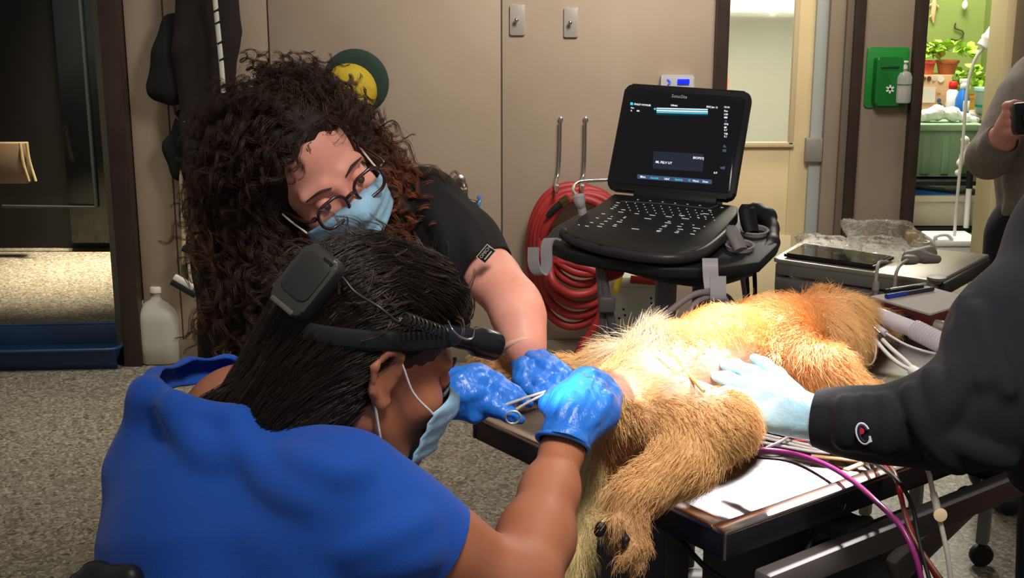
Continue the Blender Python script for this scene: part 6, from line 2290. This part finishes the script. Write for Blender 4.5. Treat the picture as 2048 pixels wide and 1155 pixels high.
def lead(name, label, cat, pts, r, m, **kw):
    o2 = thing(name, label, cat, pts[len(pts) // 2])
    tube('line', pts, r, m, o2, sides=8, **kw)
    return o2


ez = TZ + .004
lead('magenta_tube', 'magenta plastic tube arching over the table edge', 'tubing', [PZ(1440, 895, ez), PZ(1500, 897, ez), PZ(1580, 905, ez), PZ(1650, 928, ez + .006), PZ(1706, 962, ez + .012), W3(1750, 1000, 1.70), W3(1800, 1050, 1.66), W3(1830, 1110, 1.64), W3(1850, 1190, 1.64)], .0038, mat('magenta_plastic', rgb(130, 40, 104), .3))
lead('pink_tube', 'dusky pink tube hanging off the left end of the table by the dog tail', 'tubing', [T3(.02, .36, ez + .01), T3(-.012, .33, ez - .03), W3(1210, 1000, 1.78), W3(1165, 1060, 1.78), W3(1140, 1130, 1.76), W3(1130, 1200, 1.75)], .007, mat('dusky_pink', rgb(120, 84, 98), .35))
lead('red_lead', 'red monitor lead running past the hoodie cuff and down the table side', 'cable', [PZ(1560, 878, ez), PZ(1640, 884, ez), PZ(1700, 894, ez), PZ(1760, 925, ez + .012), W3(1795, 965, 1.70), W3(1812, 1030, 1.68), W3(1838, 1090, 1.66), W3(1880, 1170, 1.64)], .0028, mat('red_lead', rgb(186, 30, 40), .35))
lead('black_lead', 'black monitor lead running past the hoodie cuff and down the table side', 'cable', [PZ(1506, 858, ez), PZ(1580, 872, ez), PZ(1660, 888, ez), PZ(1730, 915, ez + .012), W3(1790, 955, 1.69), W3(1824, 1010, 1.67), W3(1838, 1080, 1.65), W3(1862, 1170, 1.63)], .0028, M_BLACKR)
lead('brown_lead', 'brown lead twisted with the red one beside the table', 'cable', [PZ(1740, 900, ez), W3(1786, 940, 1.72), W3(1800, 990, 1.69), W3(1820, 1060, 1.66), W3(1856, 1120, 1.64), W3(1900, 1180, 1.62)], .003, mat('brown_lead', rgb(110, 62, 44), .4))
for k_, (ya, yb_) in enumerate(((862, 894), (868, 900), (880, 905))):
    lead('white_lead', ('upper', 'middle', 'lower')[k_] + ' of the pale leads lying between the dog knee and the cuff', 'cable', [PZ(1500, ya, ez), PZ(1560, (ya + yb_) / 2 - 2, ez), PZ(1620, yb_ - 4, ez), PZ(1660, yb_, ez)], .0026, mat('line_white', rgb(220, 214, 214), .3))
lead('grey_lead', 'short grey lead slanting up to the red and white clip', 'cable', [PZ(1532, 895, ez), PZ(1565, 880, ez + .01), PZ(1600, 855, ez + .02)], .0024, M_GREY)
ec_ = W3(1606, 858, 1.72)
o_ = thing('electrode_clip', 'red and white electrode clip under the gloved wrist', 'clip', ec_ - np.array([0, 0, .012]))
eR_ = frame(camv(.55, -.8, .2), camv(.8, .55, .5))
prism('clip_body', [(-.022, -.006), (.022, -.004), (.024, .004), (-.022, .010)], ec_, eR_, .012, M_WHITE, o_, bev=.003)
prism('red_insert', [(-.010, -.003), (.012, -.002), (.012, .003), (-.010, .004)], ec_ + eR_ @ np.array([0, 0, .0065]), eR_, .003, mat('clip_red', rgb(206, 40, 46), .4), o_, bev=.0008)
for k_, (a_, b_) in enumerate((((1622, 912), (1790, 930)), ((1690, 945), (1790, 905)))):
    qa, qb = PZ(*a_, ez), PZ(*b_, ez)
    o_ = box('wooden_stick', (qa + qb) / 2 + np.array([0, 0, .001 + .003 * k_]), (float(np.linalg.norm(qb - qa)), .009, .003), mat('tan_wood', rgb(196, 150, 104), .6), R=frame(qb - qa, np.cross((0, 0, 1.), qb - qa)), bev=.001)
    tag(o_, ('flat tan wooden stick lying along the table near the cuff', 'flat tan wooden stick lying across the other one near the table edge')[k_], 'stick')
# drip line at the right
iv = thing('drip_line', 'clear drip line with a connector hanging from the table edge', 'tubing', W3(1875, 1030, 1.62))
M_IV = mat('clear_line', rgb(206, 200, 190), .2, trans=.4, alpha=.85)
tube('line', [W3(1848, 915, 1.66), W3(1858, 945, 1.63), W3(1866, 985, 1.62), W3(1880, 1040, 1.61), W3(1895, 1110, 1.60), W3(1904, 1180, 1.60)], .0032, M_IV, iv, sides=10)
tube('connector', [W3(1866, 985, 1.618), W3(1872, 1005, 1.615), W3(1875, 1020, 1.612)], .0048, M_IV, iv, sides=10)
lathe('luer_cap', [(0, 0), (.008, 0), (.0085, .004), (0, .006)], W3(1879, 1028, 1.605), frame(CR, CU), mat('cream_cap', rgb(214, 190, 150), .4), iv, seg=16)
# syringe on table by the breathing tube
o_ = thing('syringe', 'clear syringe lying on the table behind the breathing hose', 'syringe', PZ(1860, 660, TZ))
tube('barrel', [PZ(1836, 642, TZ + .02), PZ(1900, 656, TZ + .02)], .012, mat('syringe_clear', rgb(214, 206, 196), .1, trans=.6, ior=1.15), o_, sides=14, sm=False)
tube('plunger', [PZ(1870, 651, TZ + .02), PZ(1915, 660, TZ + .02)], .006, M_WHITE, o_, sides=10, sm=False)
lead('black_loop', 'black cable looping beside the red folder', 'cable', [PZ(1700, 590, .82), PZ(1730, 612, .83), PZ(1765, 628, .83), PZ(1815, 632, .83), PZ(1830, 626, .83), PZ(1790, 614, .82), PZ(1740, 608, .82)], .004, M_BLACKR)
# something dark on the floor beyond the hanging paw
o_ = thing('foot_pedal', 'dark rubber foot pedal on the floor below the hanging paw', 'pedal', PZ(1210, 1110, 0))
fp = PZ(1212, 1112, 0)
prism('pedal', rrect(.16, .12, .05), fp + np.array([0, 0, .03]), EYE3, .04, M_BLACKR, o_, bev=.012)
prism('pedal_base', rrect(.19, .15, .05), fp + np.array([0, 0, .006]), EYE3, .012, M_BLACK, o_, bev=.004)
fd = PZ(1201, 1058, 0)

# ================================================================== corridor wall items
gq = [PY(*p, FY) for p in ((1735, 95), (1817, 98), (1806, 212), (1726, 211))]
gm = sum(gq) / 4
gh = thing('glove_dispenser', 'green plastic holder mounted on the corridor wall', 'dispenser', (gm[0], FY, gm[2] - .13))
M_GRN = mat('green_plastic', rgb(30, 128, 48), .3)
prism('back_plate', rrect(.185, .262, .012), gm + np.array([0, -.012, 0]), FW, .02, M_GRN, gh, bev=.004)
prism('pocket', rrect(.115, .21, .012), gm + np.array([-.005, -.05, -.012]), FW, .06, mat('green_plastic_dark', rgb(24, 106, 42), .3), gh, bev=.012)
box('slot', gm + np.array([-.005, -.078, .05]), (.08, .012, .012), mat('slot_green', rgb(12, 66, 26), .4), gh, bev=.004)
st_ = gm + np.array([.0, -.082, -.045])
for a in (0, 60, 120):
    box('star_bar', st_, (.008, .003, .036), mat('star_white', rgb(206, 214, 200), .5), gh, R=rotax((0, 1, 0), math.radians(a)), bev=0)
bq = PY(1806, 168, FY - .06)
o_ = thing('sanitizer_bottle', 'clear pump bottle beside the green wall holder', 'bottle', bq - np.array([0, 0, .09]))
M_BOT = mat('bottle_clear', rgb(208, 206, 200), .15, trans=.5, ior=1.2, alpha=.9)
lathe('bottle', [(0, -.08), (.036, -.08), (.038, -.07), (.038, .03), (.03, .05), (.014, .056), (.014, .066)], bq, None, M_BOT, o_, seg=24)
lathe('gel', [(0, -.078), (.034, -.078), (.034, -.005), (0, -.005)], bq, None, mat('gel', rgb(196, 194, 184), .2), o_, seg=20)
lathe('pump_head', [(.015, .066), (.016, .08), (.01, .083), (.01, .092), (.018, .094), (.018, .1), (0, .101)], bq, None, M_WHITE, o_, seg=16)
tube('black_band', [bq + np.array([.0386 * math.cos(a), .0386 * math.sin(a), -.0]) for a in np.linspace(0, 6.283, 25)[:-1]], .0015, M_BLACKR, o_, closed=True, sides=6)

# ================================================================== green room
GY = 6.6
sh = thing('storage_shelf', 'dark shelf unit holding totes in the green room', 'shelf', (PY(1895, 470, GY)[0], GY, 0))
sx_ = PY(1895, 400, GY)[0]
for zz_ in (PY(1895, 452, GY)[2], PY(1895, 358, GY)[2]):
    box('shelf_board', (sx_ + .02, GY + .15, zz_ - .012), (.62, .42, .024), M_DARKM, sh)
for dx in (-.27, .31):
    box('upright', (sx_ + dx, GY + .34, .45), (.03, .03, .9), M_DARKM, sh)
    box('upright', (sx_ + dx, GY - .04, .45), (.03, .03, .9), M_DARKM, sh)


def tote(name, label, px0, px1, py0, py1, y, m, dep=.3, taper=.9, lip=True, ribs=0, m2=None):
    a_, b_ = PY(px0, py1, y), PY(px1, py0, y)
    w_, h_ = b_[0] - a_[0], b_[2] - a_[2]
    cx_t = (a_[0] + b_[0]) / 2
    o2 = thing(name, label, 'bin', (cx_t, y + dep / 2, a_[2]))
    bm = bmesh.new()
    lo = [bm.verts.new((cx_t + x_ * w_ * taper, y + dep / 2 + y_ * dep * taper, a_[2])) for x_, y_ in rrect(1, 1, .08, 4)]
    hi = [bm.verts.new((cx_t + x_ * w_, y + dep / 2 + y_ * dep, b_[2])) for x_, y_ in rrect(1, 1, .08, 4)]
    bm.faces.new(lo[::-1])
    bm.faces.new(hi)
    n_ = len(lo)
    for i in range(n_):
        bm.faces.new([lo[i], lo[(i + 1) % n_], hi[(i + 1) % n_], hi[i]])
    bmesh.ops.recalc_face_normals(bm, faces=bm.faces)
    from_bm('body', bm, m, o2, auto=40)
    if lip:
        prism('rim', rrect(w_ * 1.06, dep * 1.06, .03), (cx_t, y + dep / 2, b_[2] - .012), EYE3, .03, m2 or m, o2, bev=.006)
    for i in range(ribs):
        box('rib', (cx_t + w_ * (-.3 + .3 * i), y + .012, (a_[2] + b_[2]) / 2 - .02), (w_ * .12, .02, h_ * .75), m, o2, bev=.006)
    return o2


M_TG = mat('sage_green_tote', rgb(128, 158, 122), .45)
tote('storage_tote', 'sage green ribbed storage tote on the shelf in the green room', 1824, 1962, 250, 354, GY, M_TG, dep=.34, ribs=3, m2=mat('sage_rim', rgb(140, 170, 134), .45))
tote('white_bin', 'translucent white bin on the lower shelf in the green room', 1812, 1972, 392, 452, GY - .03, mat('milky_bin', rgb(216, 208, 184), .4), dep=.34, taper=.92)
bq_ = PY(1862, 388, GY + .02)
o_ = box('blue_box', bq_ + np.array([0, .08, -.012]), (.24, .2, .06), mat('bright_blue_card', rgb(26, 120, 214), .5), R=rotax((0, 1, 0), .12))
tag(o_, 'bright blue flat box tilted in the white bin', 'box')
wq = Blob()
for x_, y_, r_ in ((1850, 232, 14), (1875, 225, 17), (1905, 228, 16), (1930, 236, 12), (1950, 242, 9)):
    wq.ball(PY(x_, y_, GY + .1), r_ / FPX * 6.4, .03)
v_, f_ = wq.mesh(.01)
v_ = v_ + .008 * (np.random.default_rng(2).random((len(v_), 3)) - .5)
o_ = link_mesh('white_liner', np_mesh('white_liner', v_, f_), mat('white_bag_film', rgb(232, 230, 222), .4, bump=.4, bscale=30), smooth=True)
tag(o_, 'crumpled white plastic liner on top of the green tote', 'plastic bag')
# counter behind with box, bottles, plants
CY = 7.3
ctz = PY(1900, 225, CY)[2]
o_ = thing('counter', 'pale counter at the back of the green room', 'counter', (PY(1920, 225, CY)[0], CY + .2, 0))
box('counter_top', (PY(1905, 225, CY)[0], CY + .28, ctz - .02), (.62, .62, .04), mat('counter_white', rgb(216, 214, 204), .4), o_)
box('counter_body', (PY(1905, 225, CY)[0], CY + .30, (ctz - .04) / 2), (.6, .56, ctz - .04), mat('counter_body', rgb(200, 196, 184), .5), o_)
ca_, cb_ = PY(1834, 218, CY + .02), PY(1905, 150, CY + .02)
cbx = thing('cardboard_box', 'brown cardboard box with round stickers on the counter', 'box', ((ca_[0] + cb_[0]) / 2, CY + .12, ctz))
hb_ = cb_[2] - ctz
box('carton', ((ca_[0] + cb_[0]) / 2, CY + .12, ctz + hb_ / 2), (cb_[0] - ca_[0], .2, hb_), mat('cardboard', rgb(206, 168, 128), .7), cbx)
box('paper_label', PY(1857, 190, CY + .015), (.075, .004, .085), mat('paper_white', rgb(226, 214, 200), .7), cbx, bev=0)
for (x_, y_, r_, c_) in ((1848, 157, .012, (110, 84, 60)), (1858, 157, .013, (96, 62, 44)), (1868, 158, .010, (200, 200, 206)), (1882, 158, .018, (232, 228, 222)), (1878, 201, .012, (60, 84, 120)), (1880, 210, .012, (70, 60, 60)), (1892, 208, .010, (200, 190, 180)), (1878, 182, .012, (214, 170, 120))):
    lathe('round_sticker', [(0, 0), (r_, 0), (r_, .002), (0, .002)], PY(x_, y_, CY + .017), FW, mat('sticker_%d_%d' % (x_, y_), rgb(*c_), .5), cbx, seg=16)
# spray bottles
q = PY(1905, 188, CY - .02)
q = np.array([q[0], q[1], ctz])
o_ = thing('spray_bottle', 'white cylinder bottle with a red cap on the counter', 'bottle', q)
lathe('bottle', [(0, 0), (.03, 0), (.032, .01), (.032, .115), (.022, .13), (.018, .135)], q, None, M_WHITE, o_, seg=20)
lathe('red_trigger', [(.02, .133), (.024, .14), (.024, .168), (.018, .175), (0, .176)], q, None, mat('cap_red', rgb(204, 30, 30), .4), o_, seg=16)
q = PY(1926, 188, CY - .06)
q = np.array([q[0], q[1], ctz])
o_ = thing('spray_bottle', 'blue and white trigger spray bottle on the counter', 'bottle', q)
lathe('bottle', [(0, 0), (.036, 0), (.038, .01), (.038, .08), (.024, .12), (.016, .14)], q, None, mat('bottle_blue', rgb(36, 110, 200), .3), o_, seg=20)
box('bottle_label', q + np.array([.01, -.037, .045]), (.036, .006, .06), M_WHITE, o_, bev=.001)
lathe('neck', [(.016, .138), (.02, .145), (.02, .165), (.016, .17)], q, None, M_WHITE, o_, seg=14)
box('trigger_head', q + np.array([.006, 0, .18]), (.06, .022, .026), M_WHITE, o_, bev=.006)
tube('trigger', [q + np.array([.022, 0, .17]), q + np.array([.034, 0, .15]), q + np.array([.03, 0, .135])], .005, M_WHITE, o_, sides=8)
# clear tub and green carton
q = PY(1972, 195, CY - .02)
q = np.array([q[0], q[1], ctz])
o_ = thing('clear_tub', 'clear plastic tub with a green label on the counter', 'tub', q)
lathe('tub', [(0, 0), (.052, 0), (.056, .01), (.064, .12), (.066, .125), (.06, .122), (0, .12)], q, None, mat('tub_clear', rgb(206, 224, 208), .2, trans=.4), o_, seg=22)
lathe('tub_label', [(.0545, .005), (.0595, .05)], q, None, mat('tub_green', rgb(30, 150, 90), .4), o_, seg=22)
lathe('tub_lid', [(0, .125), (.068, .125), (.068, .14), (0, .142)], q, None, mat('lid_teal', rgb(150, 206, 190), .4), o_, seg=22)
# plants
M_LEAF = mat('bright_leaf', rgb(152, 196, 44), .45, col2=rgb(176, 214, 62), scale=14)
M_LEAF2 = mat('grey_green_leaf', rgb(120, 150, 84), .5)
M_TERRA = mat('terracotta', rgb(186, 104, 64), .7)


def leaf_mesh(w_, l_):
    me = bpy.data.meshes.new('leaf')
    V = [(0, 0, 0), (w_ * .45, l_ * .3, .004), (w_ * .5, l_ * .55, .006), (0, l_, -.004), (-w_ * .5, l_ * .55, .006), (-w_ * .45, l_ * .3, .004), (0, l_ * .45, -.004)]
    F = [(0, 1, 6), (1, 2, 6), (2, 3, 6), (3, 4, 6), (4, 5, 6), (5, 0, 6)]
    me.from_pydata(V, [], F)
    return me


def plant(name, label, base, pot_r, pot_h, n_, spread, hgt, leaf, m, mp, seed, droop=.3):
    o2 = thing(name, label, 'plant', base)
    lathe('pot', [(0, 0), (pot_r * .72, 0), (pot_r * .95, pot_h * .8), (pot_r * 1.06, pot_h * .82), (pot_r * 1.06, pot_h), (pot_r * .9, pot_h), (pot_r * .88, pot_h * .9), (0, pot_h * .9)], base, None, mp, o2, seg=20)
    me = leaf_mesh(*leaf)
    me.materials.append(m)
    rg = random.Random(seed)
    for i in range(n_):
        a, rr2 = rg.random() * 6.28, math.sqrt(rg.random())
        p = np.array([math.cos(a) * rr2 * spread, math.sin(a) * rr2 * spread * .6, pot_h + hgt * (1 - rr2 * rr2 * droop) * (.35 + .65 * rg.random())])
        lf = bpy.data.objects.new('leaf', me)
        COL.objects.link(lf)
        lf.parent = o2
        lf.location = tuple(p)
        lf.rotation_euler = (rg.uniform(-.9, .7), rg.uniform(-.6, .6), a - 1.57 + rg.uniform(-.8, .8))
        s_ = rg.uniform(.75, 1.25)
        lf.scale = (s_, s_, s_)
    return o2


bt = cb_[2] + .001
q = PY(1893, 145, CY + .1)
plant('potted_vine', 'terracotta pot with bright lime-green heart leaves on the cardboard box', (q[0], q[1], bt), .062, .075, 60, .13, .11, (.05, .058), M_LEAF, M_TERRA, 3)
q = PY(1940, 170, CY + .2)
plant('potted_vine', 'trailing lime-green vine behind the spray bottles', (q[0], q[1], ctz), .06, .08, 60, .10, .16, (.046, .055), M_LEAF, mat('ochre_pot', rgb(206, 150, 50), .6), 5)
q = PY(1856, 145, CY + .06)
plant('potted_succulent', 'spiky grey-green plant in a red and orange pot on the cardboard box', (q[0], q[1], bt), .036, .075, 20, .045, .12, (.012, .085), M_LEAF2, mat('red_orange_pot', rgb(206, 62, 70), .5, col2=rgb(226, 120, 40), scale=18), 8)
# floor lamp with a curved stem
fl_ = thing('floor_lamp', 'white floor lamp with a thin arching stem in the green room doorway', 'lamp', PZ(1908, 560, 0))
LYY = 6.3
stem = [PY(1906, 560, LYY), PY(1909, 470, LYY), PY(1916, 380, LYY), PY(1926, 280, LYY), PY(1932, 200, LYY), PY(1940, 150, LYY), PY(1952, 115, LYY), PY(1970, 92, LYY)]
b0 = stem[0].copy()
b0[2] = .02
tube('stem', [b0] + stem, .008, mat('lamp_white', rgb(206, 204, 194), .35), fl_, sides=10)
lathe('base', [(0, 0), (.12, 0), (.12, .015), (.02, .03), (0, .03)], (b0[0], b0[1], 0), None, mat('lamp_white', rgb(206, 204, 194), .35), fl_, seg=24)
ha, hb2 = PY(1966, 96, LYY), PY(2004, 46, LYY)
hdv = nrm(hb2 - ha)
hRr = np.stack([nrm(np.cross((0, 1., 0), hdv)), np.cross(hdv, nrm(np.cross((0, 1., 0), hdv))), hdv], 1)
lathe('lamp_head', [(0, 0), (.03, 0), (.035, .004), (.035, .035), (.04, .04), (.04, .054), (.036, .06), (.04, .14), (.05, .24), (0, .24)], ha, hRr, M_WHITE, fl_, seg=20)
# white lidded tub at the doorway floor and a white pole
o_ = thing('lidded_tub', 'white lidded tub on the floor of the green room doorway', 'tub', PZ(1915, 600, 0))
q = PY(1915, 480, 6.2)
box('tub_body', (q[0], 6.3, (q[2] - .03) / 2), (.2, .22, q[2] - .03), M_WHITE, o_, bev=.01)
box('tub_lid', (q[0], 6.3, q[2] - .012), (.23, .25, .03), M_WHITE, o_, bev=.01)
tube('tub_handle', [(q[0] - .1, 6.2, q[2] - .02), (q[0] - .11, 6.19, q[2] + .02), (q[0] - .06, 6.19, q[2] + .03), (q[0] - .03, 6.19, q[2] + .005)], .01, M_WHITE, o_, sides=8)
o_ = thing('vacuum_wand', 'white and black vacuum wand standing before the white bin', 'wand', PY(1935, 470, 6.45))
tube('white_tube', [PY(1932, 455, 6.45), PY(1938, 376, 6.45)], .014, M_WHITE, o_, sides=12)
tube('black_grip', [PY(1938, 376, 6.45), PY(1940, 340, 6.45)], .017, M_BLACK, o_, sides=12)
tube('stand_foot', [np.array([PY(1932, 455, 6.45)[0], 6.45, .01]), PY(1932, 455, 6.45)], .01, M_BLACK, o_, sides=10)
pq = Blob()
for x_, y_, r_ in ((1930, 280, 9), (1938, 296, 10), (1926, 312, 8), (1920, 326, 8), (1916, 345, 7)):
    pq.ball(PY(x_, y_, 6.5), r_ / FPX * 6.3, .02)
o_ = blob_obj('paper_towels', pq, .008, mat('crumpled_paper', rgb(232, 220, 206), .8, bump=.5, bscale=30))
tag(o_, 'crumpled white paper towels hanging in front of the green tote', 'paper towels')
# hanging ornaments on the green wall
OY = 8.036
o_ = thing('wall_ornament', 'peach gecko-shaped ornament hanging at the top left of the green wall', 'ornament', PY(1867, 44, OY))
tube('ornament_body', [PY(1869, -8, OY), PY(1868, 12, OY), PY(1866, 30, OY), PY(1867, 46, OY)], [.012, .016, .014, .004], mat('peach_paint', rgb(226, 178, 140), .6), o_, sides=10)
for xa, ya, xb_, yb_ in ((1866, 6, 1858, 12), (1870, 6, 1877, 14), (1866, 24, 1860, 34)):
    tube('ornament_limb', [PY(xa, ya, OY), PY(xb_, yb_, OY)], .005, mat('peach_paint', rgb(226, 178, 140), .6), o_, sides=8)
o_ = thing('curled_wire', 'dark curled wire ornament on the green wall', 'ornament', PY(1910, 80, OY))
tube('wire', [PY(1911, 46, OY), PY(1910, 56, OY), PY(1924, 62, OY), PY(1926, 70, OY), PY(1916, 80, OY), PY(1902, 78, OY)], .005, mat('dark_wire', rgb(66, 72, 34), .5), o_, sides=8)
o_ = thing('curled_wire', 'green curled ring ornament near the right corner of the green wall', 'ornament', PY(1990, 20, OY))
tube('wire', [PY(2002, -6, OY), PY(1984, -4, OY), PY(1978, 10, OY), PY(1988, 22, OY), PY(2003, 24, OY)], .005, mat('green_wire', rgb(150, 170, 50), .5), o_, sides=8)
o_ = thing('hanging_pendant', 'white glass drop hanging on a thread before the green wall', 'ornament', PY(1930, 14, OY - .02))
lathe('drop', [(0, -.03), (.014, -.02), (.018, 0), (.012, .02), (0, .032)], PY(1930, 10, OY - .02), None, mat('white_glass', rgb(240, 240, 226), .2), o_, seg=14)
tube('thread', [PY(1930, 0, OY - .02), PY(1924, -60, OY - .01)], .002, M_DARKM, o_, sides=6)

GROUPS = {'wall_plate': 'stainless plates high on the wall', 'wall_hook': 'hook rods of the red hose', 'coat_hook': 'steel hooks below the bag', 'ultrasound_probe': 'probes on the ultrasound tray',
          'white_lead': 'pale leads on the table', 'potted_vine': 'green plants on the counter', 'wooden_stick': 'wooden sticks on the table', 'spray_bottle': 'bottles on the counter',
          'hanging_lead': 'leads hanging behind the tray', 'curled_wire': 'wire ornaments on the green wall'}
for o in SC.objects:
    if o.parent is None and o.name.split('.')[0] in GROUPS:
        o['group'] = GROUPS[o.name.split('.')[0]]
